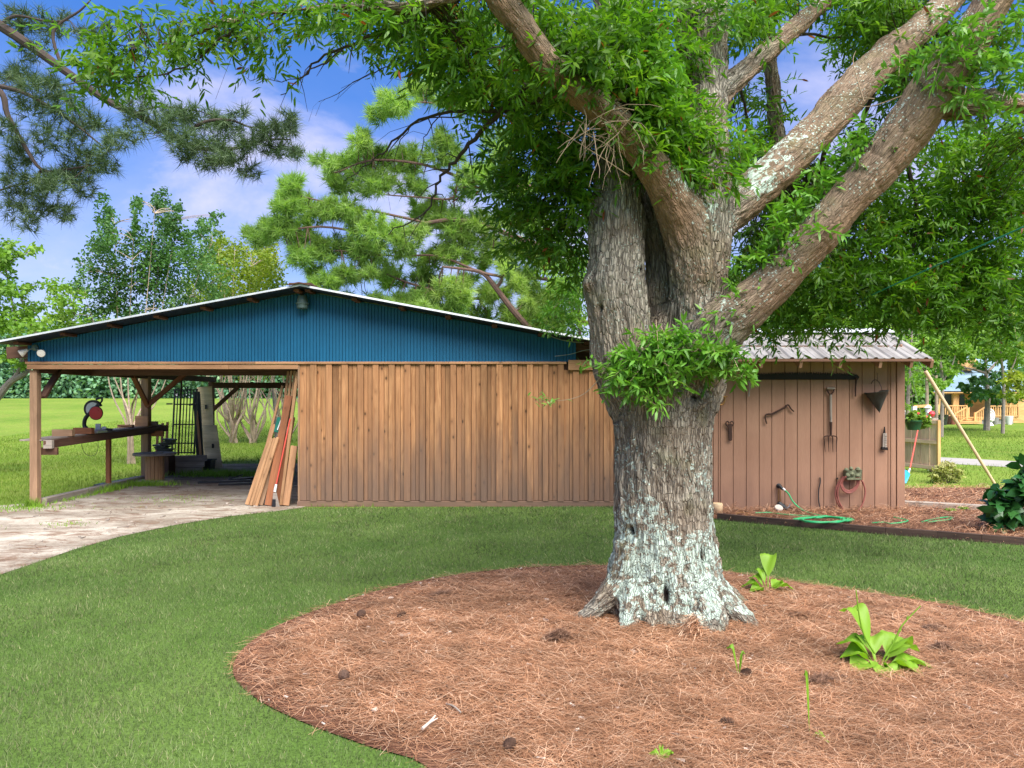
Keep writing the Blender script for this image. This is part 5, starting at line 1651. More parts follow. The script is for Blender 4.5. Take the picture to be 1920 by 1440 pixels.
d1 = 17.8
base1 = P(246, 745, d1); base1.z = float(gz(base1.x, d1))
st = []
for (x1, y1, x2, y2, x3, y3) in [(238, 800, 205, 720, 190, 560), (240, 790, 225, 700, 215, 420), (244, 800, 240, 690, 250, 450), (247, 800, 262, 700, 290, 400), (250, 800, 280, 720, 320, 480), (250, 810, 300, 740, 360, 560), (243, 780, 215, 710, 160, 560), (246, 770, 270, 690, 310, 420), (249, 800, 290, 730, 390, 470)]:
    st.append(([(rnd.uniform(238, 252), 869, d1), (x1, y1, d1 + rnd.uniform(-.2, .2)), (x2, y2, d1 + rnd.uniform(-.6, .6)), (x3, y3, d1 + rnd.uniform(-.9, .9))], 0.075, 0.006))
bl_ = [(px, py, d1 + rnd.uniform(-.9, .9), rx, ry, 0.8, int(m_ * 3.2), t_) for (px, py, rx, ry, m_, t_) in
       [(195, 395, 16, 30, 130, .3), (200, 440, 30, 34, 230, .35), (190, 490, 44, 40, 330, .4), (215, 540, 44, 40, 340, .4), (250, 410, 14, 40, 90, .3), (262, 460, 34, 40, 240, .3), (258, 385, 10, 22, 50, .3), (300, 375, 22, 24, 140, .2), (310, 420, 34, 36, 260, .25), (300, 470, 40, 34, 300, .3), (270, 520, 44, 36, 340, .35), (320, 520, 44, 40, 340, .35), (340, 460, 26, 34, 170, .3), (335, 390, 10, 20, 50, .3), (385, 430, 30, 26, 120, .3), (400, 410, 20, 14, 50, .25), (370, 480, 40, 34, 260, .4), (390, 530, 44, 36, 280, .45), (150, 540, 30, 26, 110, .5), (160, 500, 24, 20, 60, .4), (240, 580, 60, 24, 240, .4), (330, 570, 60, 24, 220, .5), (180, 590, 40, 24, 140, .5)]]
myr = broadleaf('crape_myrtle', 'crape myrtle with pale stems and a dark green crown behind the carport', base1, st, bl_, 0.088, 0.052, 'myrtle', 'palebark', 'crape myrtles beyond the carport')
for (bx, by, lab, tops, bls, mt) in [
    (440, 832, 'crape myrtle with yellow green crown seen right of the plywood', [(380, 560), (410, 480), (440, 470), (470, 500), (420, 540), (400, 640), (455, 600), (480, 640)],
     [(430, 470, 40, 26, 170, .5), (470, 490, 44, 30, 240, .6), (410, 500, 40, 30, 200, .4), (500, 520, 40, 30, 200, .5), (450, 530, 60, 30, 300, .5), (390, 560, 50, 24, 200, .4), (500, 560, 40, 24, 160, .4), (440, 690, 44, 22, 120, .6), (415, 650, 50, 22, 110, .5), (500, 480, 24, 22, 90, .4)], 'yellowleaf'),
    (472, 826, 'crape myrtle with twin forked stems standing in a bare patch of soil', [(450, 620), (470, 560), (500, 560), (520, 600), (490, 640)],
     [(490, 690, 40, 20, 120, .5), (470, 650, 44, 22, 120, .5), (520, 540, 26, 26, 100, .4), (530, 600, 40, 26, 120, .5)], 'yellowleaf'),
    (532, 822, 'crape myrtle half hidden behind the leaning lumber', [(505, 690), (520, 640), (540, 640), (560, 650)],
     [(530, 690, 36, 22, 130, .6), (510, 640, 34, 22, 100, .5), (550, 620, 30, 24, 90, .5)], 'brightleaf')]:
    dd = 24.0
    b0 = P(bx, 745, dd); b0.z = float(gz(b0.x, dd))
    # sit on the real ground at that column
    pyb = HZ + (CH - b0.z) / dd * F
    st = []
    for (tx, ty) in tops:
        st.append(([(bx + rnd.uniform(-7, 7), pyb, dd), (bx + (tx - bx) * .18 + rnd.uniform(-6, 6), pyb - 36, dd + rnd.uniform(-.3, .3)), (bx + (tx - bx) * .6 + rnd.uniform(-10, 10), pyb - 95, dd + rnd.uniform(-.8, .8)), (tx, ty, dd + rnd.uniform(-1, 1))], 0.11, 0.012))
        st.append(([(bx + (tx - bx) * .18, pyb - 36, dd), (bx + (tx - bx) * .5 + rnd.uniform(-24, 24), pyb - 80, dd + rnd.uniform(-.6, .6)), (tx + rnd.uniform(-50, 50), (ty + 690) / 2 - 10, dd + rnd.uniform(-1, 1))], 0.06, 0.012))
        st.append(([(bx + rnd.uniform(-9, 9), pyb, dd), (bx + rnd.uniform(-34, 34), pyb - 60, dd + rnd.uniform(-.4, .4)), (bx + rnd.uniform(-60, 60), pyb - 130, dd + rnd.uniform(-.8, .8))], 0.07, 0.012))
    broadleaf('crape_myrtle', lab, b0, st, [(a, b, dd + rnd.uniform(-1, 1), c, e, 1.0, int(f * 2.6), g) for a, b, c, e, f, g in bls], 0.105, 0.06, mt, 'palebark', 'crape myrtles beyond the carport')

d3 = 15.5
b3 = P(-60, 745, d3); b3.z = 0.0
broadleaf('bright_tree', 'bright green tree at the far left with a leaning grey trunk', b3,
          [([(-75, 890, d3), (-50, 800, d3), (-5, 745, d3), (20, 716, d3), (52, 694, d3), (70, 640, d3 + .3), (40, 560, d3 + .4)], 0.22, 0.05), ([(15, 718, d3), (38, 690, d3), (36, 640, d3), (10, 500, d3)], 0.10, 0.03), ([(52, 694, d3), (110, 640, d3 + .5), (140, 590, d3 + .5)], 0.07, 0.02)],
          [(px, py, d3 + rnd.uniform(-.8, .8), rx, ry, 0.7, int(m_ * 2.1), t_) for (px, py, rx, ry, m_, t_) in [(-10, 470, 30, 30, 170, .4), (30, 470, 34, 16, 130, .5), (10, 500, 30, 26, 150, .3), (0, 550, 40, 26, 220, .3), (40, 540, 30, 20, 90, .4), (10, 600, 50, 28, 320, .5), (60, 590, 34, 24, 190, .5), (100, 540, 34, 20, 110, .5), (125, 560, 34, 20, 140, .5), (150, 600, 44, 24, 180, .6), (90, 610, 40, 20, 140, .5), (-30, 640, 30, 30, 120, .5), (35, 690, 26, 12, 60, .6), (25, 660, 26, 20, 70, .6), (70, 470, 10, 8, 20, .5), (-30, 560, 30, 60, 160, .4), (115, 600, 30, 30, 90, .6), (60, 640, 50, 20, 120, .5)]],
          0.10, 0.055, 'brightleaf', 'graybark')
d4 = 22.0
b4 = P(520, 745, d4 + 4); b4.z = float(gz(b4.x, d4 + 4))
broadleaf('yellow_tree', 'yellow green tree between the myrtles and the pine above the ridge', b4,
          [([(520, 800, d4 + 4), (510, 700, d4 + 4), (490, 560, d4 + 4), (470, 480, d4 + 4)], 0.2, 0.04), ([(505, 650, d4 + 4), (440, 560, d4 + 4), (400, 520, d4 + 4)], 0.1, 0.03)],
          [(px, py, d4 + 4 + rnd.uniform(-1, 1), rx, ry, 1.0, int(m_ * 3.6), t_) for (px, py, rx, ry, m_, t_) in [(400, 480, 44, 34, 230, .3), (440, 500, 44, 40, 300, .5), (490, 490, 36, 34, 240, .7), (510, 510, 24, 36, 190, .8), (460, 550, 60, 30, 320, .5), (380, 540, 44, 30, 220, .3), (420, 450, 34, 20, 90, .3), (500, 465, 24, 14, 60, .6)]],
          0.115, 0.06, 'yellowleaf', 'graybark')

d9 = 20.5
b9 = P(1080, 745, d9); b9.z = 0.0
broadleaf('sapling', 'bright yellow green young tree behind the right roof slope beside the oak', b9,
          [([(1085, 800, d9), (1088, 660, d9), (1084, 560, d9), (1078, 470, d9)], 0.14, 0.03)],
          [(px, py, d9 + rnd.uniform(-.8, .8), rx, ry, 0.9, m_, t_) for (px, py, rx, ry, m_, t_) in [(1070, 480, 44, 30, 420, .5), (1050, 520, 36, 30, 360, .6), (1085, 545, 30, 34, 360, .5), (1050, 580, 44, 26, 380, .6), (1085, 605, 34, 24, 280, .5), (1020, 600, 36, 20, 220, .4), (1040, 455, 34, 24, 220, .5)]],
          0.12, 0.06, 'brightleaf', 'darkbark')

# far woods: one mass each, nobody could count these trees
def wood_mass(name, x0, x1, y0, y1, h0, h1, n, L, mat, zf=None):
    m_ = n
    k = 260
    cx_ = rng.uniform(x0, x1, k); cy_ = rng.uniform(y0, y1, k); ch = rng.uniform(h0, h1, k)
    j = rng.integers(0, k, m_)
    tz = rng.random(m_) ** 0.75
    u = rng.normal(size=(m_, 3))
    wd = 1.9 * np.sqrt(np.clip(1.05 - tz, 0.05, 1)) * (0.6 + 0.4 * np.sin(tz * 9 + j))
    x = cx_[j] + u[:, 0] * wd
    y = cy_[j] + u[:, 1] * wd * 0.7
    gx_ = gz(x, y)
    z = gx_ + tz * ch[j] + u[:, 2] * 0.35
    C = np.stack([x, y, np.maximum(z, gx_ + 0.1)], 1)
    T = np.clip((rng.random(k) * 0.7)[j] + rng.normal(0, 0.16, m_), 0, 0.95)
    ld = rng.normal(size=(m_, 3)) + np.array([0, 0, -0.3])
    nr = rng.normal(size=(m_, 3)) * 0.6 + np.array([0, -0.3, 0.9])
    return kind(leaves_mesh(name, C, ld, nr, rng.uniform(0.7, 1.3, m_) * L, rng.uniform(0.7, 1.3, m_) * L * 0.62, T, M[mat]), 'stuff')


wood_mass('woodland', -64, -6, 64, 78, 3.5, 7.5, 130000, 0.40, 'wooda')
wood_mass('woodland', 14, 64, 56, 74, 7, 14, 150000, 0.45, 'woodb')
# nearer trees on the right, round the cabin
def tree_at(name, label, px, pyb, d, stems, blobs, L, W, mat, bark, group=None):
    b = P(px, pyb, d); b.z = 0.0
    return broadleaf(name, label, b, stems, blobs, L, W, mat, bark, group)


d5 = 36.0
tree_at('cabin_tree', 'dark green tree spreading in front of the cabin roof', 1850, 786, d5,
        [([(1850, 800, d5), (1852, 740, d5), (1848, 690, d5), (1850, 640, d5)], 0.3, 0.06), ([(1850, 700, d5), (1810, 690, d5), (1770, 692, d5)], 0.14, 0.04), ([(1850, 700, d5), (1880, 672, d5), (1920, 668, d5)], 0.16, 0.06)],
        [(a, b, d5 + rnd.uniform(-1.2, 1.2), c, e, 1.2, f, g) for a, b, c, e, f, g in [(1815, 735, 22, 15, 130, .2), (1840, 742, 24, 15, 160, .2), (1865, 740, 26, 16, 150, .15), (1845, 715, 24, 12, 100, .2), (1870, 705, 26, 18, 130, .15), (1890, 735, 26, 16, 120, .2), (1850, 680, 30, 12, 70, .2), (1790, 690, 24, 9, 60, .2), (1905, 690, 24, 20, 90, .2), (1770, 700, 16, 8, 34, .2), (1860, 650, 40, 20, 120, .35), (1810, 640, 36, 20, 130, .4)]],
        0.30, 0.18, 'myrtle', 'graybark')
d6 = 30.0
tree_at('lime_tree', 'lime green feathery tree at the right edge before the cabin', 1935, 800, d6,
        [([(1935, 820, d6), (1930, 740, d6), (1925, 680, d6), (1930, 620, d6)], 0.2, 0.05), ([(1930, 740, d6), (1900, 715, d6), (1880, 710, d6)], 0.08, 0.03)],
        [(a, b, d6 + rnd.uniform(-1, 1), c, e, 1.0, f, .6) for a, b, c, e, f in [(1895, 712, 22, 9, 110), (1915, 705, 22, 10, 140), (1905, 730, 24, 12, 160), (1925, 745, 20, 12, 130), (1890, 748, 20, 9, 80), (1920, 640, 26, 24, 170), (1915, 600, 24, 24, 140), (1925, 680, 16, 14, 70)]],
        0.22, 0.10, 'yellowleaf', 'graybark')
d7 = 40.0
for (px, lab) in ((1737, 'thin pale trunked tree left of the cabin roof, the left of two'), (1755, 'thin pale trunked tree close to the cabin roof, the right of two')):
    tree_at('slender_tree', lab, px, 800, d7, [([(px, 810, d7), (px + 1, 740, d7), (px - 1, 660, d7), (px + 2, 560, d7)], 0.2, 0.1)],
            [(px + rnd.uniform(-14, 14), y, d7 + rnd.uniform(-1, 1), 30, 16, 1.2, 150, .5) for y in (560, 590, 615, 640)] + [(px - 14, 700, d7, 20, 12, 1, 40, .5)], 0.32, 0.18, 'woodb', 'palebark', 'slender trees left of the cabin')
d8 = 24.0
tree_at('roadside_tree', 'leafy green tree just behind the right end of the tin shed roof', 1705, 780, d8,
        [([(1700, 838, d8), (1702, 760, d8), (1706, 690, d8), (1710, 620, d8)], 0.16, 0.05)],
        [(a, b, d8 + rnd.uniform(-.8, .8), c, e, 0.9, f, g) for a, b, c, e, f, g in [(1712, 735, 20, 14, 110, .6), (1705, 705, 22, 18, 140, .5), (1725, 690, 20, 14, 90, .4), (1700, 760, 18, 10, 60, .7), (1700, 650, 40, 24, 200, .5), (1660, 620, 40, 20, 160, .6), (1730, 640, 30, 24, 130, .4)]],
        0.15, 0.085, 'brightleaf', 'graybark')
for (px, lab, dx_, bb) in ((1765, 'light green tree rising between the tin shed and the cabin roof', 30.0, [(1760, 640, 44, 24, 420, .5), (1800, 660, 40, 22, 380, .5), (1770, 690, 30, 16, 200, .4), (1740, 670, 30, 20, 220, .4), (1790, 620, 50, 24, 420, .6), (1760, 715, 20, 10, 90, .4)]),
                           (1880, 'tall light green tree above the cabin near the right edge', 33.0, [(1850, 620, 44, 26, 420, .6), (1890, 640, 40, 26, 420, .6), (1870, 665, 40, 18, 300, .5), (1905, 670, 24, 20, 200, .5), (1830, 650, 34, 20, 260, .5), (1880, 590, 44, 24, 300, .6)])):
    tree_at('light_green_tree', lab, px, 800, dx_, [([(px, HZ + CH / dx_ * F, dx_), (px + 2, 720, dx_), (px - 3, 660, dx_), (px + 4, 600, dx_)], 0.16, 0.05), ([(px, 720, dx_), (px + 22, 680, dx_), (px + 30, 640, dx_)], 0.08, 0.03)],
            [(a, b, dx_ + rnd.uniform(-1, 1), c, e, 1.0, int(f * 1.5), g) for a, b, c, e, f, g in bb], 0.19, 0.11, 'brightleaf', 'graybark', 'light green trees round the cabin')


# ------------------------------------------------------------------ shrubs and bed plants
def shrub(name, label, px, py, d, blobs, L, W, mat, stems=9, curl=0.15):
    b = P(px, py, d); b.z = 0.02
    t = thing(name, label, 'shrub', b)
    mb = MB()
    for i in range(stems):
        q = blobs[i % len(blobs)]
        e = P(q[0] + rnd.uniform(-.5, .5) * q[3], q[1], q[2])
        mb.tube(catmull([b + Vector((rnd.uniform(-.04, .04), rnd.uniform(-.04, .04), -0.02)), (b + e) / 2 + Vector((rnd.gauss(0, .03), rnd.gauss(0, .03), 0.02)), e], 3), [.010, .009, .008, .007, .006, .005, .004], 5)
    mb.build('stems', M['twig'], t, smooth=True)
    leafcloud(blobs, 1, L, W, 'leaves', mat, t, curl=curl)
    return t


dS = 13.9
shrub('round_shrub', 'small round yellow green variegated shrub right of the fence panel', 1775, 905, dS, [(1775, 885, dS, 24, 18, 0.28, 460, .6), (1755, 890, dS, 16, 14, 0.2, 200, .5), (1795, 892, dS, 14, 14, 0.2, 200, .5), (1775, 872, dS, 22, 7, 0.2, 140, .8), (1775, 905, dS, 26, 9, 0.2, 140, .3)], 0.075, 0.028, 'shrub')
dH = 8.9
shrub('hydrangea', 'dark glossy broad leaved shrub at the right edge of the straw bed', 1905, 998, dH, [(1905, 910, dH, 36, 20, 0.3, 60, .4), (1895, 950, dH, 42, 22, 0.35, 90, .4), (1930, 940, dH, 36, 40, 0.3, 100, .3), (1905, 975, dH, 44, 16, 0.3, 70, .2), (1930, 890, dH, 24, 16, 0.2, 40, .5), (1875, 930, dH, 16, 14, 0.2, 24, .5)], 0.19, 0.11, 'hydr', curl=0.25)


def big_leaf(mb, base, tip_dir, L, W, lift, curl, ts, stalk=0.35):
    """a broad ribbed leaf on its stalk, built as a curved grid"""
    d = Vector(tip_dir); d.z = 0
    d.normalize()
    s = Vector((-d.y, d.x, 0))
    nu, nv_ = 16, 4
    vs = []
    for i in range(nu + 1):
        u = i / nu
        zc = lift * math.sin(min(u * 1.25, 1.0) * math.pi * 0.62) * L - curl * L * u ** 2.4
        c = Vector(base) + d * (L * u * (1.0 - 0.18 * lift)) + Z * zc
        if u < stalk * 0.6:
            w = 0.06
        else:
            q = (u - stalk * 0.6) / (1 - stalk * 0.6)
            w = math.sin(math.pi * min(q ** 0.68, 1.0)) ** 0.9 * (1 - 0.3 * q ** 3) if q < 1 else 0
        w = max(w, 0.055 if u < 0.8 else 0.0)
        for j in range(-nv_, nv_ + 1):
            v = j / nv_
            vs.append(c + s * (v * w * W * 0.5) + Z * (abs(v) ** 1.3 * w * W * 0.17 + (0.004 * math.cos(v * 14) * w)) + Z * (0.012 * math.sin(u * 11 + j) * w))
    fs = []
    m_ = 2 * nv_ + 1
    for i in range(nu):
        for j in range(m_ - 1):
            fs.append((i * m_ + j, i * m_ + j + 1, (i + 1) * m_ + j + 1, (i + 1) * m_ + j))
    mb.add(vs, fs, ts)


def hosta(label, c, leaves, stalks=()):
    t = thing('hosta', label, 'plant', c, 'hostas in the mulch bed')
    for (ang, L, W, lift, curl, ts) in leaves:
        mb = MB()
        a_ = math.radians(ang)
        big_leaf(mb, Vector(c) + Vector((math.cos(a_) * 0.015, math.sin(a_) * 0.015, 0)), (math.cos(a_), math.sin(a_), 0), L, W, lift, curl, ts)
        mb.build('leaf', M['hosta'], t, smooth=True, sharp=180)
    for pts in stalks:
        mb = MB()
        q = catmull([P(*p) for p in pts], 4)
        mb.tube(q, [0.0062 - 0.003 * i / (len(q) - 1) for i in range(len(q))], 6)
        for i in range(3, len(q) - 1, 3):
            e = (q[i + 1] - q[i]).normalized()
            mb.lathe([(0.0, 0), (0.005, 0.008), (0.004, 0.018), (0.0, 0.03)], q[i], 6, (e + Vector((rnd.uniform(-.8, .8), 0, 0))).to_track_quat('Z', 'Y').to_matrix())
        mb.build('flower_stalk', M['hosta'], t, smooth=True)
    return t


hc = onbed(1648, 1252)
hd = hc.y
hosta('large lime green hosta with two tall flower stalks', hc,
      [(165, 0.21, 0.20, 0.42, 0.22, .3), (205, 0.22, 0.17, 0.25, 0.30, .7), (120, 0.30, 0.16, 1.0, 0.05, .5), (12, 0.28, 0.20, 0.45, 0.16, .8), (30, 0.33, 0.18, 0.5, 0.28, .6), (-10, 0.32, 0.13, 0.2, 0.20, .5), (-42, 0.24, 0.15, 0.32, 0.30, .4), (-70, 0.17, 0.10, 0.3, 0.30, .2), (-105, 0.20, 0.15, 0.30, 0.42, .6), (150, 0.24, 0.13, 0.6, 0.15, .3), (95, 0.19, 0.17, 0.75, 0.1, .7)],
      [[(1640, 1225, hd), (1622, 1195, hd), (1612, 1160, hd), (1605, 1106, hd)], [(1660, 1230, hd), (1678, 1200, hd), (1692, 1172, hd), (1726, 1136, hd)]])
hc = onbed(1440, 1112)
hosta('small green hosta just right of the oak trunk', hc,
      [(165, 0.21, 0.10, 0.40, 0.22, .2), (140, 0.17, 0.09, 0.7, 0.1, .1), (70, 0.23, 0.13, 1.2, 0.0, .3), (25, 0.17, 0.10, 0.5, 0.12, .4), (5, 0.22, 0.11, 0.35, 0.24, .5), (110, 0.17, 0.09, 1.0, 0.05, .2), (200, 0.18, 0.10, 0.3, 0.2, .3)])


def sprig(label, c, leaves, name='seedling'):
    t = thing(name, label, 'plant', c, 'green shoots in the mulch bed')
    for (ang, L, W, lift, curl, ts) in leaves:
        mb = MB()
        a_ = math.radians(ang)
        big_leaf(mb, c, (math.cos(a_), math.sin(a_), 0), L, W, lift, curl, ts, 0.15)
        mb.build('leaf', M['hosta'], t, smooth=True, sharp=180)


sprig('single upright green leaf beside a pine cone', onbed(1385, 1272), [(150, 0.10, 0.04, 1.7, 0.0, .2), (40, 0.09, 0.014, 1.5, 0.0, .1)])
sprig('narrow green blade with a pale drooping leaf near the bottom edge', onbed(1518, 1382), [(95, 0.11, 0.012, 2.6, 0.0, .1), (-50, 0.11, 0.03, 0.3, 0.3, .7)])
sprig('tiny bright green sprout at the bottom edge of the photo', onbed(1243, 1432), [(160, 0.07, 0.03, 0.6, 0.1, .6), (30, 0.07, 0.03, 0.6, 0.1, .5), (100, 0.06, 0.02, 1.0, 0.1, .4)])

# pine cones: scales set in spirals on a core
def pine_cone(label, c, r, rotz, tilt):
    t = thing('pine_cone', label, 'pine cone', c, 'pine cones on the mulch')
    mb = MB()
    Rm = Matrix.Rotation(rotz, 3, 'Z') @ Matrix.Rotation(tilt, 3, 'Y')
    o_ = Vector(c) + Vector((0, 0, r * 0.75))
    L = r * 2.1
    mb.lathe([(0.0, -L / 2), (r * .5, -L * .4), (r * .62, -L * .1), (r * .4, L * .3), (0, L / 2)], o_, 10, Rm)
    for i in range(70):
        u = (i + 0.5) / 70
        a_ = i * 2.399
        zz_ = -L / 2 + L * u
        rr = r * (0.55 + 0.5 * math.sin(math.pi * min(u * 0.8 + 0.2, 1)))
        rad = Vector((math.cos(a_), math.sin(a_), 0))
        tan = Vector((-math.sin(a_), math.cos(a_), 0))
        b = rad * rr * 0.5 + Z * zz_
        e = rad * rr + Z * (zz_ + r * 0.25)
        w = r * 0.22
        mb.add([o_ + Rm @ q for q in (b - tan * w * .5, b + tan * w * .5, e + tan * w, e - tan * w, e + rad * r * .08 + Z * r * .06)], [(0, 1, 2, 3), (3, 2, 4)], rnd.random())
    mb.build('scales', M['cone'], t)
    return t


pine_cone('dark pine cone beside the single green leaf', onbed(1398, 1273), 0.030, 0.6, 1.2)
pine_cone('small brown pine cone in the upper left part of the bed', onbed(752, 1160), 0.030, 0.2, 1.4)
pine_cone('reddish pine cone nearest the left lawn edge, farther of the pair', onbed(677, 1157), 0.028, 1.2, 1.4)
pine_cone('flattened dark pine cone in the left part of the bed', onbed(645, 1274), 0.028, 2.0, 1.5)
pine_cone('weathered grey pine cone near the bottom edge, front middle of the bed', onbed(1366, 1365), 0.028, 2.6, 1.3)
pine_cone('dark pine cone near the lower middle of the bed by the white twig', onbed(955, 1405), 0.026, 0.9, 1.4)

tw = MB()
c = onbed(806, 1362)
tw.tube([c + Vector((-0.03, -0.05, 0.012)), c + Vector((0, 0, 0.02)), c + Vector((0.02, 0.05, 0.03))], [0.008, 0.007, 0.004], 7)
tw.tube([c + Vector((0, 0, 0.02)), c + Vector((0.035, 0.02, 0.03))], [0.005, 0.002], 6)
tag(tw.build('stick', M['chip'], base=c, smooth=True), 'short whitish stick lying on the straw at the lower left of the bed', 'stick', 'sticks on the mulch')
tw = MB()
c = onbed(850, 1335)
tw.tube(catmull([c + Vector((-0.04, 0.05, 0.02)), c + Vector((0, 0, 0.03)), c + Vector((0.04, -0.05, 0.02))], 3), 0.004, 6)
tag(tw.build('stick', M['graywood'], base=c, smooth=True), 'thin crooked brown stick just above the whitish stick', 'stick', 'sticks on the mulch')
cm = MB()                                   # wood chips and bleached scraps, too many to count
for i in range(240):
    x = rnd.uniform(-1.3, 3.6); y = rnd.uniform(3.1, 6.9)
    if not inside(bed, np.array([x]), np.array([y]))[0]:
        continue
    zc = float(bed_z(np.array([x]), np.array([y]))[0]) + 0.014
    s = rnd.uniform(0.005, 0.013) * (1.8 if rnd.random() < .08 else 1)
    cm.box((x, y, zc), (s * rnd.uniform(1.5, 4), s, s * .5), Matrix.Rotation(rnd.uniform(0, 3.1), 3, 'Z') @ Matrix.Rotation(rnd.uniform(-.5, .5), 3, 'X'), jit=s * .25)
kind(cm.build('wood_chips', M['chip']), 'stuff')
dm = MB()                                   # scraps and stones in the sandy ground
for i in range(160):
    x = rnd.uniform(-8.5, -3.4); y = rnd.uniform(7.6, 14.5)
    if not inside(dirt, np.array([x]), np.array([y]))[0]:
        continue
    s = rnd.uniform(0.01, 0.03)
    dm.box((x, y, 0.012), (s * rnd.uniform(1.5, 5), s, s * .6), Matrix.Rotation(rnd.uniform(0, 3.1), 3, 'Z'), jit=s * .3)
kind(dm.build('yard_debris', M['graywood']), 'stuff')

# ------------------------------------------------------------------ under the carport
mb = MB()
for (a_, b_) in (((-6.98, 11.08, 0.05), (-7.02, 12.7, 0.05)), ((-7.02, 12.72, 0.05), (-7.06, 14.3, 0.05))):
    mb.beam(a_, b_, 0.12, 0.10, tint=0.3)
tag(mb.build('ground_timber', M['graywood'], base=(-7.0, 12.7, 0), bevel=0.006), 'weathered landscape timber on the ground under the workbench', 'timber')
mb = MB()
mb.beam((-7.35, 13.2, 0.03), (-7.3, 14.6, 0.03), 0.14, 0.05, tint=0.2)
tag(mb.build('dark_plank', M['black'], base=(-7.3, 13.9, 0), bevel=0.004), 'black plank lying in the grass outside the ground timber', 'plank')

wb = thing('workbench', 'long narrow timber workbench along the open left side of the carport', 'workbench', (-7.0, 12.9, 0))
mb = MB()
mb.beam((-6.90, 11.0, 0.90), (-6.93, 14.95, 0.985), 0.045, 0.12, tint=0.5)
mb.build('front_rail', M['beam_dark'], wb, bevel=0.004)
mb = MB()
for k in range(3):
    mb.beam((-7.22 + k * 0.11, 11.0, 0.965), (-7.25 + k * 0.11, 14.9, 1.05), 0.105, 0.022)
mb.build('bench_top', M['graywood'], wb, bevel=0.002)
mb = MB()
mb.box((-7.05, 13.02, 0.46), (0.07, 0.07, 0.92), tint=0.6)
mb.build('leg', M['lumber_red'], wb, bevel=0.004)
for (x, y, z) in ((-6.88, 11.09, 0.80), (-6.86, 14.42, 0.90)):
    mb = MB()
    mb.box((x, y, z), (0.24, 0.045, 0.11))
    mb.build('bracket', M['beam_dark'] if y < 12 else M['lumber_red'], wb, bevel=0.003)
mb = MB()
mb.box((-6.86, 11.03, 0.905), (0.13, 0.06, 0.125))
mb.build('end_block', M['graywood'], wb, bevel=0.003)


def bench_z(y):
    return 0.976 + (y - 11.0) * 0.0218


def block(name, label, px, y, w, dpt, h, m_, rz_=0.0, z=None, grp='loose blocks on the workbench', cat='wood block'):
    x = (px - 960) * y / F
    z = bench_z(y) if z is None else z
    mb = MB()
    mb.box((x, y, z + h / 2), (w, dpt, h), Matrix.Rotation(rz_, 3, 'Z'), tint=rnd.random())
    return tag(mb.build(name, M[m_], base=(x, y, z), bevel=0.002), label, cat, grp)


block('wood_block', 'greyish board offcut on the near end of the workbench', 119, 11.7, 0.31, 0.09, 0.105, 'post', 0.03)
block('wood_block', 'reddish offcut touching the base of the mitre saw', 157, 12.2, 0.31, 0.09, 0.10, 'lumber_red', -0.03)
block('wood_block', 'upright square board leaning at the post end of the workbench', 266, 14.2, 0.235, 0.05, 0.20, 'lumber', 0.05)
block('wood_block', 'dark grey block right of the upright square board', 288, 14.5, 0.14, 0.10, 0.08, 'graywood', 0.1)
block('wood_block', 'low flat offcut in front of the upright square board', 236, 13.9, 0.26, 0.12, 0.05, 'beam', 0.1)
mb = MB()
mb.beam(P(221, 797, 13.6) + Vector((0, 0, -0.01)), P(258, 805, 13.9) + Vector((0, 0, 0.02)), 0.04, 0.012)
tag(mb.build('thin_stick', M['beam_dark'], base=P(240, 801, 13.7)), 'thin dark stick lying across the flat offcut on the workbench', 'stick')
tl_ = thing('drill', 'black power tool lying on the bench right of the mitre saw', 'power tool', P(200, 810, 12.9))
c = P(198, 806, 12.95)
mb = MB()
mb.tube([c + Vector((-0.10, 0, 0)), c + Vector((0.02, 0, 0.0)), c + Vector((0.05, 0, 0.005)), c + Vector((0.12, 0, 0.005))], [0.035, 0.04, 0.025, 0.02], 10)
mb.build('body', M['blackp'], tl_, smooth=True)
mb = MB()
mb.beam(c + Vector((-0.06, 0, -0.02)), c + Vector((-0.09, -0.06, -0.03)), 0.035, 0.05)
mb.build('handle', M['blackp'], tl_, bevel=0.006)
mb = MB()
mb.tube([c + Vector((0.12, 0, 0.005)), c + Vector((0.18, 0, 0.005))], 0.008, 8)
mb.build('chuck', M['steel'], tl_, smooth=True)

# the mitre saw
sd = 12.45
sc0 = P(172, 808, sd); sc0.z = bench_z(sd)
ms = thing('mitre_saw', 'mitre saw with grey guard and red blade disc raised on the workbench', 'saw', sc0)


def S(px, py, dd=0.0):
    return P(px, py, sd + dd)


mb = MB()
mb.box((S(180, 806).x, sd, bench_z(sd) + 0.02), (0.22, 0.3, 0.04), tint=.5)
mb.lathe([(0.0, 0.04), (0.13, 0.04), (0.13, 0.055), (0.0, 0.058)], (S(176, 0).x, sd, bench_z(sd)), 24)
mb.build('base', M['steel'], ms, bevel=0.004)
mb = MB()
mb.box((S(181, 0).x, sd + 0.05, bench_z(sd) + 0.10), (0.085, 0.03, 0.10), tint=.5)
mb.box((S(192, 0).x, sd + 0.05, bench_z(sd) + 0.08), (0.07, 0.03, 0.045), tint=.5)
mb.build('fence', M['steel'], ms, bevel=0.004)
mb = MB()
mb.tube(catmull([S(162, 806), S(158, 797), S(160, 785), S(168, 775), S(176, 768), S(186, 757)], 4), [0.045] * 3 + [0.032] * 18, 10)
mb.build('arm', M['black'], ms, smooth=True)
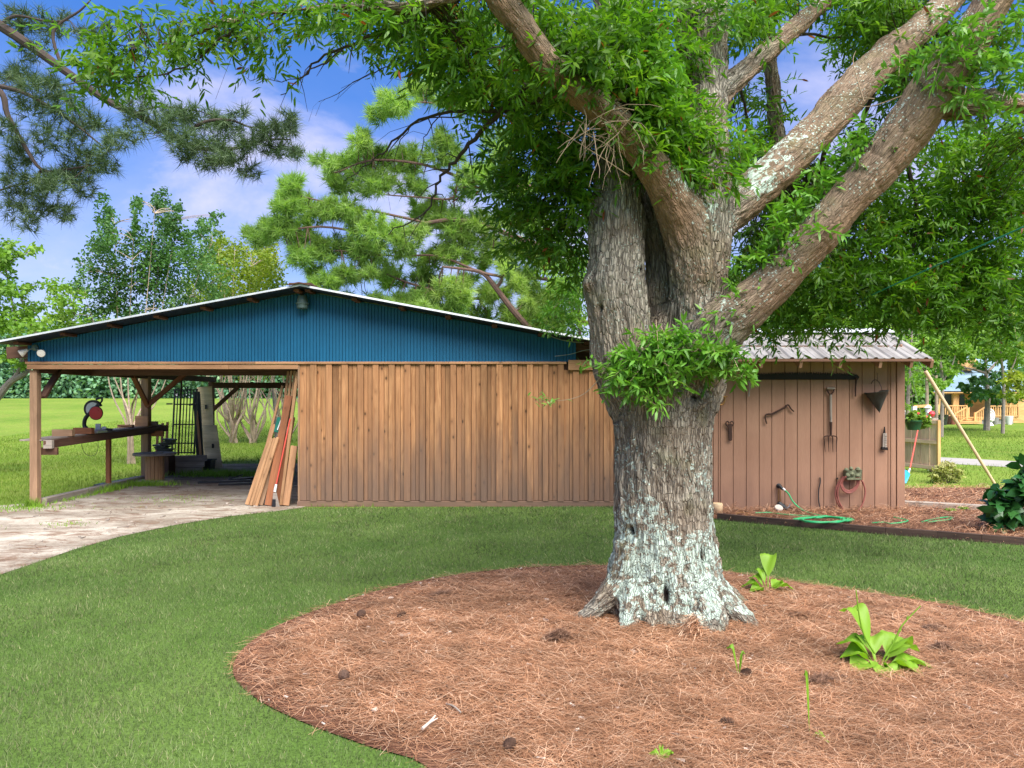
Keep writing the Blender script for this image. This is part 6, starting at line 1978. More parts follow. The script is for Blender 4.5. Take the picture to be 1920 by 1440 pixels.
# guard: a half drum
gc = S(175, 767)
prof = []
for k in range(19):
    a_ = math.radians(20 + k * 11.4)
    prof.append(Vector((gc.x + 0.147 * math.cos(a_), sd - 0.03, gc.z + 0.005 + 0.147 * math.sin(a_))))
for k in range(18, -1, -1):
    a_ = math.radians(20 + k * 11.4)
    prof.append(Vector((gc.x + 0.115 * math.cos(a_), sd - 0.03, gc.z + 0.115 * math.sin(a_))))
mb = MB()
mb.prism(prof, (0, 0.06, 0), .5)
mb.build('guard_rim', M['black'], ms, bevel=0.003)
prof = [Vector((gc.x + 0.115 * math.cos(math.radians(40 + k * 10.6)), sd - 0.024, gc.z + 0.115 * math.sin(math.radians(40 + k * 10.6)))) for k in range(18)]
mb = MB()
mb.prism(prof, (0, 0.03, 0), .5)
mb.build('guard', M['steel'], ms)
RyM = Matrix.Rotation(math.radians(90), 3, 'X')
mb = MB()
mb.lathe([(0.0, -0.012), (0.106, -0.010), (0.108, 0.0), (0.106, 0.010), (0.0, 0.012)], S(180, 774.5, -0.035), 32, RyM)
mb.build('blade_disc', M['red'], ms, smooth=True)
mb = MB()
mb.lathe([(0.106, -0.006), (0.118, -0.004), (0.118, 0.004), (0.106, 0.006)], S(180, 774.5, -0.025), 32, RyM, cap=False)
mb.build('blade', M['black'], ms, smooth=True)
mb = MB()
mb.tube(catmull([S(186, 757), S(191, 752), S(190, 746), S(180, 749)], 4), 0.016, 8)
mb.build('handle', M['blackp'], ms, smooth=True)
mb = MB()
mb.tube(catmull([S(155, 810), S(153, 835), S(162, 852), S(176, 854), S(184, 840), S(182, 815)], 6), 0.004, 5)
tag(mb.build('power_cord', M['blackp'], base=S(170, 840), smooth=True), 'thin power cord looping under the mitre saw', 'cord')

# cable spool
sp_ = Vector((-6.69, 13.95, 0.0))
spl = thing('cable_spool', 'wooden cable spool used as a round table', 'spool', sp_)
MB().lathe([(0.0, 0.52), (0.372, 0.52), (0.375, 0.53), (0.375, 0.556), (0.37, 0.562), (0.0, 0.562)], sp_, 36).build('top_disc', M['graywood'], spl, smooth=True)
mb = MB()
for k in range(14):
    a_ = 2 * math.pi * k / 14
    mb.beam(sp_ + Vector((math.cos(a_) * .15, math.sin(a_) * .15, 0.06)), sp_ + Vector((math.cos(a_) * .15, math.sin(a_) * .15, 0.52)), 0.066, 0.03, up=(math.cos(a_), math.sin(a_), 0))
mb.build('drum', M['lumber'], spl, bevel=0.003)
MB().lathe([(0.0, 0.0), (0.33, 0.0), (0.335, 0.03), (0.33, 0.055), (0.0, 0.06)], sp_, 36).build('bottom_disc', M['graywood'], spl, smooth=True)
mb = MB()
mb.box(sp_ + Vector((0.02, -0.08, 0.57)), (0.32, 0.09, 0.014), Matrix.Rotation(.1, 3, 'Z'))
tag(mb.build('thin_offcut', M['graywood'], base=sp_ + Vector((0, 0, .562))), 'thin grey offcut lying on the cable spool', 'offcut')
# stacked black trays behind the spool
for k, (px, py, wd) in enumerate(((305, 848, 0.30), (309, 842, 0.30), (303, 836, 0.28), (314, 830, 0.26), (318, 824, 0.22))):
    y = 15.2
    c = P(px, py, y)
    mb = MB()
    mb.box(c, (wd, 0.22, 0.03), Matrix.Rotation(rnd.uniform(-.12, .12), 3, 'Y'), tint=.5)
    mb.box(c + Vector((0, 0, -0.03)), (wd * .8, 0.2, 0.03), tint=.5)
    tag(mb.build('black_tray', M['blackp'], base=c, bevel=0.004), ['lowest black tray of the stack behind the cable spool', 'second black tray from the bottom behind the spool', 'middle black tray of the stack behind the spool', 'second black tray from the top behind the spool', 'topmost and smallest black tray of the stack behind the spool'][k], 'tray', 'black trays stacked behind the spool')
mb = MB()
mb.box((P(307, 0, 15.3).x, 15.3, 0.20), (0.34, 0.3, 0.40), tint=.3)
tag(mb.build('tray_crate', M['beam_dark'], base=(P(307, 0, 15.3).x, 15.3, 0), bevel=0.004), 'dark wooden crate under the stacked black trays', 'crate')
for k, (px, h_) in enumerate(((292, 1.02), (301, 1.06), (310, 1.08))):
    y = 15.55
    x = (px - 960) * y / F
    mb = MB()
    mb.beam((x, y, 0.0), (x - 0.01, y + 0.12, h_), 0.045, 0.03, up=(0, 1, 0))
    tag(mb.build('picket', M['beam_dark'], base=(x, y, 0), bevel=0.002), ['leftmost dark picket standing under the far end of the workbench', 'middle dark picket standing under the far end of the workbench', 'rightmost dark picket standing by the black gate'][k], 'picket', 'dark pickets behind the spool')

# timbers stacked at the back
for k in range(3):
    mb = MB()
    z = 0.07 + k * 0.125
    mb.beam((-7.15 + 0.03 * k, 15.55, z), (-6.55 + .05 * k, 15.75, z), 0.13, 0.12)
    tag(mb.build('square_timber', M['graywood'], base=(-6.85, 15.65, z - .06), bevel=0.006), ['bottom grey timber of the pile behind the spool', 'middle grey timber of the pile behind the spool', 'top grey timber of the pile behind the spool'][k], 'timber', 'square timbers piled behind the spool')
# black barred gate
gy_ = 15.9
gt = thing('iron_gate', 'tall black barred gate leaning upright behind the timbers', 'gate', (P(343, 0, gy_).x, gy_, 0.38))
xa, xb = P(322, 0, gy_).x, P(364, 0, gy_).x
mb = MB()
for x in (xa, xb):
    mb.beam((x, gy_, 0.38), (x, gy_ + .15, 1.78), 0.03, 0.03)
for z in (0.42, 0.62, 1.02, 1.45, 1.76):
    yy = gy_ + .15 * (z - .38) / 1.4
    mb.beam((xa, yy - .012, z), (xb, yy - .012, z), 0.025, 0.025)
mb.build('frame', M['black'], gt, bevel=0.002)
for i in range(1, 7):
    x = xa + (xb - xa) * i / 7
    mb = MB()
    mb.beam((x, gy_, 0.4), (x, gy_ + .15, 1.76), 0.018, 0.018)
    mb.build('bar', M['black'], gt)
mb = MB()
mb.beam((xa - 0.1, gy_ - .02, 1.46), (xa + .02, gy_ - .02, 1.46), 0.03, 0.03)
mb.build('latch', M['black'], gt)
mb = MB()
mb.beam((xb - .1, gy_ - .02, 1.44), (xb + .04, gy_ - .02, 1.46), 0.03, 0.04)
mb.build('latch', M['black'], gt)
mb = MB()
x = P(335, 0, 15.8).x
mb.tube([(x - .0, 15.78, .38), (x + .02, 15.9, 2.0)], 0.02, 8)
tag(mb.build('rusty_pipe', M['rust'], base=(x, 15.8, .38), smooth=True), 'slim rusty pipe standing in front of the black gate', 'pipe')
mb = MB()
x = P(374, 0, 16.2).x
mb.beam((x + .03, 16.2, 0.0), (x - .13, 16.35, 1.72), 0.15, 0.04, up=(0, 1, 0), tint=.5)
tag(mb.build('dark_door_panel', M['black'], base=(x, 16.2, 0), bevel=0.003), 'tall black panel leaning between the barred gate and the plywood', 'panel')
mb = MB()
x = P(372, 0, 16.1).x
mb.beam((x + .12, 16.0, 0.0), (x - .12, 16.3, 1.3), 0.05, 0.02, up=(0, 1, 0), tint=.8)
tag(mb.build('thin_lath', M['beam'], base=(x, 16.1, 0)), 'thin pale lath leaning on the black panel', 'lath')


def sheet_slot(name, label, bl, br, tr, tl_, th, slot):
    mb = MB()
    mb.prism([bl, br, tr, tl_], (0, th, 0), .5)
    o = thing(name, label, 'plywood', (Vector(bl) + Vector(br)) / 2, 'plywood sheets at the back of the carport')
    mb.build('panel', M['ply'], o, bevel=0.002)
    mb = MB()
    mb.box(slot, (0.045, 0.012, 0.10), tint=.1)
    mb.build('slot', M['black'], o)


sheet_slot('plywood_sheet', 'upper tall plywood sheet with a small dark slot', P(374, 872, 17.0), P(404, 872, 17.0), P(397, 724, 17.2), P(369, 726, 17.2), 0.02, P(386, 763, 17.11))
sheet_slot('plywood_sheet', 'shorter plywood sheet leaning in front, its slot lower down', P(388, 880, 16.7), P(417, 876, 16.7), P(406, 797, 16.9), P(377, 797, 16.9), 0.02, P(399, 836, 16.79))
for k, (px, w_, lab) in enumerate(((367, 0.26, 'wider black tub on the ground before the black panel'), (390, 0.24, 'smaller black tub on the ground before the plywood'))):
    y = 16.4
    x = (px - 960) * y / F
    t = thing('black_tub', lab, 'tub', (x, y, 0), 'black tubs at the back of the carport')
    mb = MB()
    mb.prism([(x - w_ / 2, y - .15, .22), (x + w_ / 2, y - .15, .22), (x + w_ / 2 - .03, y - .13, .01), (x - w_ / 2 + .03, y - .13, .01)], (0, .28, 0), .5)
    mb.build('body', M['blackp'], t, bevel=0.006)
    mb = MB()
    for (ax, ay, sx, sy) in ((0, -.16, w_ + .03, .02), (0, .14, w_ + .03, .02), (-w_ / 2, -.01, .02, .28), (w_ / 2, -.01, .02, .28)):
        mb.box((x + ax, y + ay, .225), (sx, sy, .025), tint=.5)
    mb.build('rim', M['blackp'], t)
for k, (a_, b_, lab) in enumerate((((372, 907, 0), (470, 904, 0), 'long black board lying on the carport floor'), ((410, 911, 0), (478, 909, 0), 'shorter black board lying just in front of the long one'), ((430, 902, 0), (478, 899, 0), 'ragged dark board behind the two black boards'))):
    p, q = G(a_[0], a_[1]), G(b_[0], b_[1])
    mb = MB()
    mb.beam(p + Z * .025, q + Z * .03, 0.14, 0.035)
    if k == 2:
        mb.beam(p + Z * .04, p + Vector((0.25, 0.02, .12)), 0.03, 0.02)
    tag(mb.build('floor_board', M['black'], base=p, bevel=0.003), lab, 'board', 'black boards on the carport floor')

# lumber leaning on the corner of the plank wall
def lean(label, b, t, w, th, m_, db, dt, n=1, face=(0, -1, 0), gap=0.0):
    p = P(b[0], b[1], db)
    p.z = 0.012 + 0.0
    q = P(t[0], t[1], dt)
    mb = MB()
    mb.beam(p + Z * th * 0.2, q, w, th, up=face)
    return tag(mb.build('leaning_board', M[m_], base=p, bevel=0.003), label, 'board', 'boards leaning on the corner of the plank wall')


lean('leftmost leaning board, pale and reaching halfway up', (463, 947), (515, 796), 0.055, 0.03, 'lumber', 10.98, 11.2)
lean('thin pale strip, the longest left of the green case', (471, 949), (530, 723), 0.035, 0.03, 'lumber', 11.06, 11.4)
lean('first of three short pale boards at the left of the pile', (470, 952), (510, 822), 0.04, 0.035, 'lumber', 10.90, 11.02)
lean('middle of three short pale boards at the left of the pile', (475.5, 952), (516, 821), 0.04, 0.035, 'lumber', 10.89, 11.0)
lean('right of three short pale boards at the left of the pile', (481, 952), (521, 820), 0.04, 0.035, 'lumber', 10.88, 10.98)
lean('brown weathered board leaning behind the short pale boards', (489, 951), (521, 838), 0.06, 0.03, 'post', 10.93, 11.08)
lean('wide red brown board in the middle of the leaning lumber', (503, 951), (542, 742), 0.105, 0.03, 'lumber_red', 10.92, 11.1)
lean('dark red narrow board right of the red handle', (519, 951), (549, 782), 0.07, 0.03, 'lumber_red', 11.02, 11.15)
lean('tall pale board, left of three reaching up to the header beam', (512, 948), (541, 696), 0.035, 0.035, 'lumber', 11.2, 11.25)
lean('tall pale board, middle of three reaching up to the header beam', (519, 948), (547, 695), 0.035, 0.035, 'lumber', 11.18, 11.22)
lean('tall pale board, right of three reaching up to the header beam', (526, 948), (553, 695), 0.035, 0.035, 'lumber', 11.16, 11.2)
lean('long narrow pale board right beside the plank wall corner', (527, 952), (558, 697), 0.045, 0.035, 'lumber', 10.94, 11.02)
lean('short thick knotty board at the right end of the pile', (536, 952), (552, 836), 0.095, 0.04, 'beam', 10.90, 10.97)
mb = MB()
mb.beam((-3.17, 11.35, 0.0), (-3.17, 11.35, 2.0), 0.5, 0.03, up=(1, 0, 0), tint=.2)
tag(mb.build('dark_sheet', M['beam_dark'], base=(-3.17, 11.35, 0)), 'dark upright sheet in the shade behind the leaning boards', 'sheet')
gc_ = thing('green_case', 'dark green case wedged among the leaning boards', 'case', P(522, 800, 11.15))
a_, b_ = P(519, 811, 11.12), P(526, 783, 11.14)
mb = MB()
mb.beam(a_, b_, 0.085, 0.06, up=(0, -1, 0))
mb.build('body', M['greenb'], gc_, bevel=0.008)
mb = MB()
mb.beam(a_ + Vector((.02, -.035, .04)), b_ + Vector((.02, -.035, -.03)), 0.012, 0.012, up=(0, -1, 0))
mb.build('strap', M['white'], gc_)
sh_ = thing('scraper', 'long handled floor scraper with red pole and grey metal end', 'tool', P(516, 955, 10.82))
h0, h1 = P(544, 785, 10.95), P(518, 908, 10.86)
MB().tube([h0, h1], 0.011, 10).build('handle', M['redh'], sh_, smooth=True)
e0 = P(515, 922, 10.85)
MB().tube([h1, e0], [0.016, 0.02], 10).build('ferrule', M['white'], sh_, smooth=True)
mb = MB()
mb.prism([P(512, 924, 10.84), P(518, 924, 10.84), P(524, 950, 10.83), P(521, 957, 10.83), P(509, 954, 10.83)], (0, 0.02, 0), .5)
mb.build('blade', M['graywood'], sh_, bevel=0.003)
mb = MB()
mb.prism([P(511, 936, 10.83), P(517, 936, 10.83), P(517, 952, 10.825), P(510, 951, 10.825)], (0, -0.01, 0), .5)
mb.build('bristles', M['black'], sh_)

# ------------------------------------------------------------------ tools on the brown shed
WY = SD - 0.005                              # face of the siding


def W(px, py, off=0.02):
    return P(px, py, WY - off)


def Q(zx, zy, off=0.02):                     # from the enlarged view of the shed wall
    return W(1320 + zx * 0.2916, 600 + zy * 0.2916, off)


saw = thing('crosscut_saw', 'long black two man crosscut saw under the shed eave, teeth up', 'saw', Q(640, 360))
pts = [Q(288, 384, .03)]
pts += [Q(990, 384, .03), Q(1000, 366, .03)]
n_t = 62
top = []
for i in range(n_t):
    u = i / n_t
    x = 985 - u * 690
    bow = 352 - 10 * math.sin(math.pi * u)
    dpt_ = 16 if i % 4 else 8
    top += [Q(x, bow, .03), Q(x - 3.2, bow - (10 if i % 4 else 4), .03), Q(x - 6.4, bow, .03), Q(x - 8.8, bow + (0 if i % 4 != 1 else 10), .03)]
pts += top
mb = MB()
mb.prism(pts, (0, 0.004, 0), .5)
mb.build('blade', M['iron'], saw)
for (zx, m_) in ((288, 'graywood'), (980, 'rust')):
    mb = MB()
    mb.tube([Q(zx, 372, .045), Q(zx + (6 if zx < 500 else -6), 430, .045), Q(zx + (0 if zx < 500 else -6), 492, .045)], [0.014, 0.012, 0.011], 8)
    mb.build('handle', M[m_], saw, smooth=True)

mb = MB()
mb.tube(catmull([Q(404, 667, .03), Q(396, 640, .03), Q(394, 618, .03), Q(404, 607, .03), Q(440, 602, .03), Q(500, 572, .03), Q(522, 560, .03), Q(532, 548, .03), Q(545, 548, .03), Q(560, 572, .03), Q(578, 588, .03)], 4),
        [0.010] * 12 + [0.013] * 16 + [0.010] * 13, 9)
tag(mb.build('hay_hook', M['rust'], base=Q(480, 600), smooth=True), 'bent rusty iron hook bar with two turned ends on the shed wall', 'iron hook')

wr = thing('wrench', 'old rusty wrench hanging left on the shed wall beside the oak', 'wrench', Q(165, 655))
mb = MB()
mb.beam(Q(168, 668, .03), Q(170, 760, .03), 0.05, 0.015, up=(0, -1, 0), tint=.5)
mb.lathe([(0.0, -.008), (0.024, -.008), (0.024, .008), (0, .008)], Q(170, 766, .03), 14, RyM)
mb.build('handle', M['rust'], wr, bevel=0.003)
mb = MB()
for s_ in (-1, 1):
    mb.tube(catmull([Q(165 + s_ * 4, 690, .03), Q(165 + s_ * 20, 676, .03), Q(165 + s_ * 24, 660, .03), Q(165 + s_ * 12, 652, .03), Q(165 + s_ * 3, 664, .03)], 4), 0.009, 7)
mb.build('jaw', M['rust'], wr, smooth=True)

fk = thing('garden_fork', 'old garden fork with grey handle and four prongs on the shed wall', 'garden fork', Q(814, 440))
mb = MB()
mb.tube([Q(814, 480, .035), Q(816, 660, .035)], 0.017, 10)
mb.build('shaft', M['graywood'], fk, smooth=True)
mb = MB()
mb.tube([Q(816, 655, .035), Q(816, 745, .035)], [0.020, 0.014], 10)
mb.build('socket', M['rust'], fk, smooth=True)
mb = MB()
mb.tube(catmull([Q(814, 490, .035), Q(806, 474, .035), Q(796, 458, .035), Q(794, 440, .035)], 3), 0.011, 8)
mb.tube(catmull([Q(814, 490, .035), Q(822, 474, .035), Q(834, 458, .035), Q(837, 440, .035)], 3), 0.011, 8)
mb.build('grip_yoke', M['rust'], fk, smooth=True)
mb = MB()
mb.tube([Q(790, 440, .035), Q(841, 440, .035)], 0.016, 10)
mb.build('grip', M['graywood'], fk, smooth=True)
for k, zx in enumerate((772, 800, 827, 853)):
    mb = MB()
    x1 = (780, 803, 829, 850)[k]
    mb.tube(catmull([Q(814 + (zx - 814) * .3, 744, .035), Q(zx, 752, .035), Q(zx + (x1 - zx) * .3, 785, .03), Q(x1, 850, .03)], 4), [.0085] * 5 + [.0075] * 4 + [.006, .005, .004, .002], 7)
    mb.build('prong', M['rust'], fk, smooth=True)

pl_ = thing('cone_pail', 'dark cone shaped fire pail hung by its wire handle', 'pail', Q(1112, 465))
tip, rim = Q(1128, 596, .11), Q(1110, 462, .11)
ax = (rim - tip)
Lc = ax.length
Rq = ax.to_track_quat('Z', 'Y').to_matrix()
mb = MB()
mb.lathe([(0.002, 0), (0.155 * .5, Lc * .5), (0.155, Lc), (0.162, Lc + .004), (0.155, Lc + .008), (0.148, Lc), (0.004, .02)], tip, 28, Rq, cap=False)
mb.build('cone', M['galv'], pl_, smooth=True, sharp=60)
mb = MB()
hp = [rim + Rq @ Vector((0.155 * math.cos(a_), 0, 0.02 + 0.15 * math.sin(a_))) for a_ in [math.pi * k / 14 for k in range(15)]]
mb.tube(hp, 0.004, 6)
mb.build('wire_handle', M['iron'], pl_, smooth=True)
mb = MB()
mb.tube([Q(1114, 340, .0), Q(1115, 378, .11), Q(1113, 392, .11)], 0.003, 5)
mb.build('hanging_wire', M['iron'], pl_, smooth=True)

jk = thing('ratchet_jack', 'small weathered iron ratchet piece at the right end of the shed wall', 'iron tool', Q(1160, 690))
mb = MB()
mb.tube([Q(1160, 686, .03), Q(1160, 715, .03), Q(1158, 740, .03)], [0.008, 0.014, 0.02], 8)
mb.build('neck', M['iron'], jk, smooth=True)
mb = MB()
mb.beam(Q(1161, 728, .03), Q(1157, 822, .03), 0.050, 0.035, up=(0, -1, 0), tint=.5)
for k in range(6):
    mb.box(Q(1168, 745 + k * 14, .045), (0.032, 0.02, 0.02), tint=.5)
mb.build('rack', M['graywood'], jk, bevel=0.003)
mb = MB()
mb.beam(Q(1139, 824, .035), Q(1178, 828, .035), 0.04, 0.04, tint=.5)
mb.build('foot', M['iron'], jk, bevel=0.005)

st_ = thing('stirrup', 'small tarnished brass stirrup hanging by the oak trunk', 'stirrup', Q(122, 450))
mb = MB()
mb.tube(catmull([Q(104, 492, .05), Q(96, 520, .05), Q(104, 543, .05), Q(122, 540, .05), Q(133, 515, .05), Q(134, 494, .05)], 4), 0.012, 8)
mb.tube([Q(100, 494, .05), Q(150, 492, .05)], 0.011, 8)
mb.build('loop', M['brass'], st_, smooth=True)
mb = MB()
mb.tube(catmull([Q(118, 492, .05), Q(128, 465, .04), Q(122, 436, .02)], 4), 0.005, 6)
mb.build('strap', M['rust'], st_, smooth=True)

# water: spigot, hoses
sg = thing('spigot', 'black water spigot low on the brown shed wall', 'spigot', Q(485, 1068))
mb = MB()
mb.lathe([(0.0, 0), (0.034, 0), (0.034, .012), (0.018, .03), (0.018, .09), (0.0, .09)], Q(480, 1066, 0), 14, RyM)
mb.tube([Q(486, 1066, .07), Q(500, 1082, .09), Q(512, 1090, .1)], [.022, .02, .018], 10)
mb.build('body', M['blackp'], sg, smooth=True)
mb = MB()
mb.tube([Q(505, 1082, .1), Q(520, 1094, .1)], 0.016, 10)
mb.build('coupling', M['white'], sg, smooth=True)
mb = MB()
for zx in (478, 490):
    mb.tube([Q(zx, 1085, .012), Q(zx, 1180, .012)], 0.006, 6)
tag(mb.build('copper_pipe', M['brass'], base=Q(484, 1180), smooth=True), 'pair of thin copper pipes below the black spigot', 'pipe')
vb = thing('valve_box', 'black valve fitting on the ground below the spigot', 'valve', G(1463, 955))
c = Q(500, 1198, .08)
mb = MB()
mb.tube([c + Vector((-.05, 0, .05)), c, c + Vector((.06, -.02, -.04))], [0.03, 0.045, 0.035], 10)
mb.build('body', M['blackp'], vb, smooth=True)
mb = MB()
mb.tube(catmull([c + Vector((.05, -.03, -.03)), c + Vector((.09, -.03, .0)), c + Vector((.11, -.03, .04))], 3), 0.008, 7)
mb.build('tap', M['steel'], vb, smooth=True)
c = P(1460, 957, 10.2)
MB_ = MB().lathe([(0.0, 0), (0.05, 0), (0.058, .01), (0.05, .02), (0.0, .022)], c + Vector((0, 0, 0.03)), 20, Matrix.Rotation(math.radians(38), 3, 'X'))
tag(MB_.build('white_lid', M['chip'], base=c, smooth=True), 'small round white lid lying by the shed foot', 'lid')
c = P(1345, 945, 10.15)
MB_ = MB().lathe([(0.055, 0), (0.07, .02), (0.075, .12), (0.065, .14), (0.05, .14)], Vector((c.x, c.y, 0.02)), 18)
tag(MB_.build('clay_pot', M['bamboo'], base=(c.x, c.y, .02), smooth=True), 'pale clay pot half hidden by the right side of the oak trunk', 'pot')

hz_ = 0.05


def gp(zx, zy, z=hz_):
    return G(1320 + zx * 0.2916, 600 + zy * 0.2916, z)


gh = thing('green_hose', 'green garden hose running from the spigot into a loose coil on the straw', 'hose', gp(760, 1280))
mb = MB()
mb.tube(catmull([Q(520, 1094, .1), Q(545, 1120, .12), Q(570, 1165, .15), Q(610, 1205, .2), Q(650, 1230, .25), gp(720, 1250), gp(800, 1262), gp(860, 1270)], 5), 0.010, 8)
mb.build('lead', M['green'], gh, smooth=True)
mb = MB()
cc_ = []
for k in range(6):
    for j in range(14):
        a_ = 2 * math.pi * j / 14
        cc_.append(gp(765 + (195 - 12 * k + rnd.uniform(-9, 9)) * math.cos(a_), 1284 + (14 + 2 * (k % 3) + rnd.uniform(-3, 3)) * math.sin(a_), hz_ + .012 * k))
mb.tube(catmull(cc_, 3), 0.011, 8)
mb.build('coil', M['green'], gh, smooth=True)
mb = MB()
mb.tube(catmull([gp(330, 1240), gp(420, 1238), gp(480, 1246), gp(600, 1256), gp(700, 1262)], 5), 0.009, 7)
mb.build('tail', M['green'], gh, smooth=True)
for (zpts, lab) in (([(1080, 1305), (1150, 1300), (1200, 1308), (1280, 1300), (1310, 1288), (1260, 1276), (1220, 1268)], 'short green hose end in the straw below the shed corner'),
                    ([(1400, 1298), (1440, 1288), (1500, 1275), (1560, 1268), (1600, 1272), (1570, 1284), (1500, 1292), (1440, 1300)], 'loop of green hose on the straw right of the shed')):
    mb = MB()
    mb.tube(catmull([gp(a_, b_, .05) for a_, b_ in zpts], 5), 0.009, 7)
    tag(mb.build('hose_piece', M['green'], base=gp(*zpts[0]), smooth=True), lab, 'hose', 'loose pieces of green hose')
mb = MB()
mb.tube(catmull([gp(205, 1245), gp(240, 1236), gp(280, 1246), gp(255, 1262), gp(215, 1256), gp(205, 1245)], 4), 0.008, 7)
tag(mb.build('orange_cord', M['brass'], base=gp(240, 1250), smooth=True), 'small loop of orange cord in the straw by the oak', 'cord')
mb = MB()
mb.tube(catmull([Q(745, 1012, .01), Q(748, 1040, .02), Q(738, 1090, .025), Q(736, 1140, .025), Q(742, 1190, .03), Q(758, 1245, .05)], 5), 0.008, 7)
tag(mb.build('black_cable', M['blackp'], base=Q(745, 1130), smooth=True), 'short black cable coming out of the shed wall near the fork', 'cable')

hr = thing('hose_hanger', 'mossy carved hose hanger on the lower right of the shed wall', 'hose hanger', Q(955, 985))
mb = MB()
mb.box(Q(955, 990, .05), (0.22, 0.09, 0.115), tint=.5, jit=0.006)
mb.box(Q(955, 1020, .07), (0.20, 0.13, 0.02), tint=.3)
for (zx, zy, r) in ((915, 965, .035), (990, 962, .04), (945, 955, .03), (950, 990, .04), (985, 1000, .035), (925, 1000, .035)):
    mb.lathe([(0, -r), (r * .7, -r * .6), (r, 0), (r * .7, r * .6), (0, r)], Q(zx, zy, .085), 10)
mb.build('holder', M['mossy'], hr, smooth=True, sharp=30)
mh = thing('maroon_hose', 'maroon hose hanging in two coils from the mossy holder', 'hose', Q(945, 1100))
mb = MB()
big = [Q(902, 1008, .08), Q(868, 1040, .07), Q(846, 1100, .06), Q(852, 1160, .06), Q(880, 1215, .06), Q(900, 1240, .07), Q(940, 1250, .1), Q(985, 1232, .07), Q(1020, 1180, .06), Q(1036, 1110, .06), Q(1024, 1050, .07), Q(995, 1010, .08)]
mb.tube(catmull(big, 5), 0.011, 9)
mb.tube(catmull([p + Vector((.022, -.015, .004)) for p in big[:6]], 5), 0.011, 9)
mb.build('large_loop', M['maroon'], mh, smooth=True)
mb = MB()
for k in range(3):
    o_ = k * 9
    sm = [Q(893 + o_, 1008, .09 + .012 * k), Q(878 + o_ * .6, 1045, .08), Q(892 + o_ * .5, 1092 - o_ * .4, .08), Q(930, 1112 - o_ * .8, .08), Q(972 - o_ * .5, 1094 - o_ * .6, .08), Q(996 - o_ * .6, 1050, .08), Q(995 - o_, 1012, .09)]
    mb.tube(catmull(sm, 5), 0.0105, 9)
mb.build('small_loop', M['maroon'], mh, smooth=True)
mb = MB()
mb.tube([Q(858, 1020, .0), Q(856, 1018, .03)], 0.012, 8)
tag(mb.build('nail_head', M['iron'], base=Q(856, 1019), smooth=True), 'black nail head left of the mossy hose hanger', 'nail')

# ------------------------------------------------------------------ right of the shed
bk = thing('hanging_basket', 'green hanging flower basket at the right corner of the shed', 'flower basket', P(1714, 800, 11.6))
c = P(1713, 806, 11.6)
MB().lathe([(0.0, 0), (0.085, 0), (0.095, .03), (0.125, .13), (0.132, .135), (0.132, .15), (0.11, .15), (0.0, .14)], c, 22).build('pot', M['greend'], bk, smooth=True, sharp=50)
leafcloud([(1712, 783, 11.6, 20, 9, .16, 150, .6), (1728, 786, 11.6, 16, 10, .15, 110, .6), (1700, 786, 11.6, 10, 9, .12, 50, .4), (1736, 794, 11.6, 7, 12, .1, 46, .5), (1720, 777, 11.6, 14, 5, .1, 40, .8)], 1, 0.075, 0.05, 'leaves', 'brightleaf', bk)
for (px, py) in ((1722, 775), (1737, 781)):
    mb = MB()
    q = P(px, py, 11.5)
    for k in range(6):
        a_ = k * math.pi / 3
        mb.lathe([(0, -.003), (.010, 0), (0, .003)], q + Vector((.010 * math.cos(a_), rnd.uniform(-.01, .01), .010 * math.sin(a_))), 7, RyM)
    mb.build('flower', M['flower'], bk, smooth=True)
mb = MB()
for (px, py) in ((1696, 790), (1730, 790), (1713, 786)):
    mb.tube([P(px, py, 11.55), P(1706, 690, 11.3)], 0.0025, 5)
mb.build('hanger_wire', M['steel'], bk, smooth=True)

fn = thing('fence_panel', 'pale board fence panel behind the hanging basket', 'fence', (8.75, 16.1, 0))
pA, pB = Vector((8.55, 17.0, 0)), Vector((8.93, 15.55, 0))
e = (pB - pA).normalized()
nb = 6
mb = MB()
for i in range(nb):
    u0 = pA + (pB - pA) * (i / nb)
    u1 = pA + (pB - pA) * ((i + .94) / nb)
    m_ = (u0 + u1) / 2
    mb.beam(u0 + Z * 0.60, u1 + Z * 0.60, 0.018, 1.06)
mb.build('boards', M['fence'], fn, bevel=0.002)
off = Vector((e.y, -e.x, 0)) * (-0.03 if e.y < 0 else 0.03)
off = Vector((-0.03, -0.008, 0))
for z in (0.12, 0.66, 1.08):
    mb = MB()
    mb.beam(pA + off + Z * z, pB + off + Z * z, 0.035, 0.075)
    mb.build('rail', M['fence'], fn, bevel=0.002)
mb = MB()
mb.beam(pB + off + Z * .08, pB + off + Z * 1.12, 0.05, 0.06)
mb.beam(pA + off * 1.8 + Z * .08, pA + off * 1.8 + Z * 1.12, 0.05, 0.06)
mb.build('stile', M['deck'], fn, bevel=0.002)
mb = MB()
mb.box((9.0, 15.9, 0.58), (0.13, 0.13, 1.16), tint=.5)
mb.build('post', M['graywood'], fn, bevel=0.006)
rb = P(1747, 776, 15.85)
MB_ = MB().lathe([(0, -.07), (.045, -.05), (.066, 0), (.045, .05), (0, .07)], rb, 16)
tag(MB_.build('red_ball', M['flower'], base=rb, smooth=True), 'small red ball on top of the grey fence post', 'ball')
wh = thing('bird_feeder', 'small white bird feeder above the fence post', 'bird feeder', P(1740, 768, 16.2))
c = P(1740, 769, 16.2)
MB().lathe([(.05, -.06), (.05, .05), (0, .05)], c, 12).build('body', M['white'], wh, smooth=True)
MB().lathe([(.085, .05), (.0, .12)], c, 12).build('cap', M['bulb'], wh, smooth=True)
MB().tube([c + Z * -.06, Vector((c.x, c.y, 0))], .012, 6).build('pole', M['steel'], wh, smooth=True)

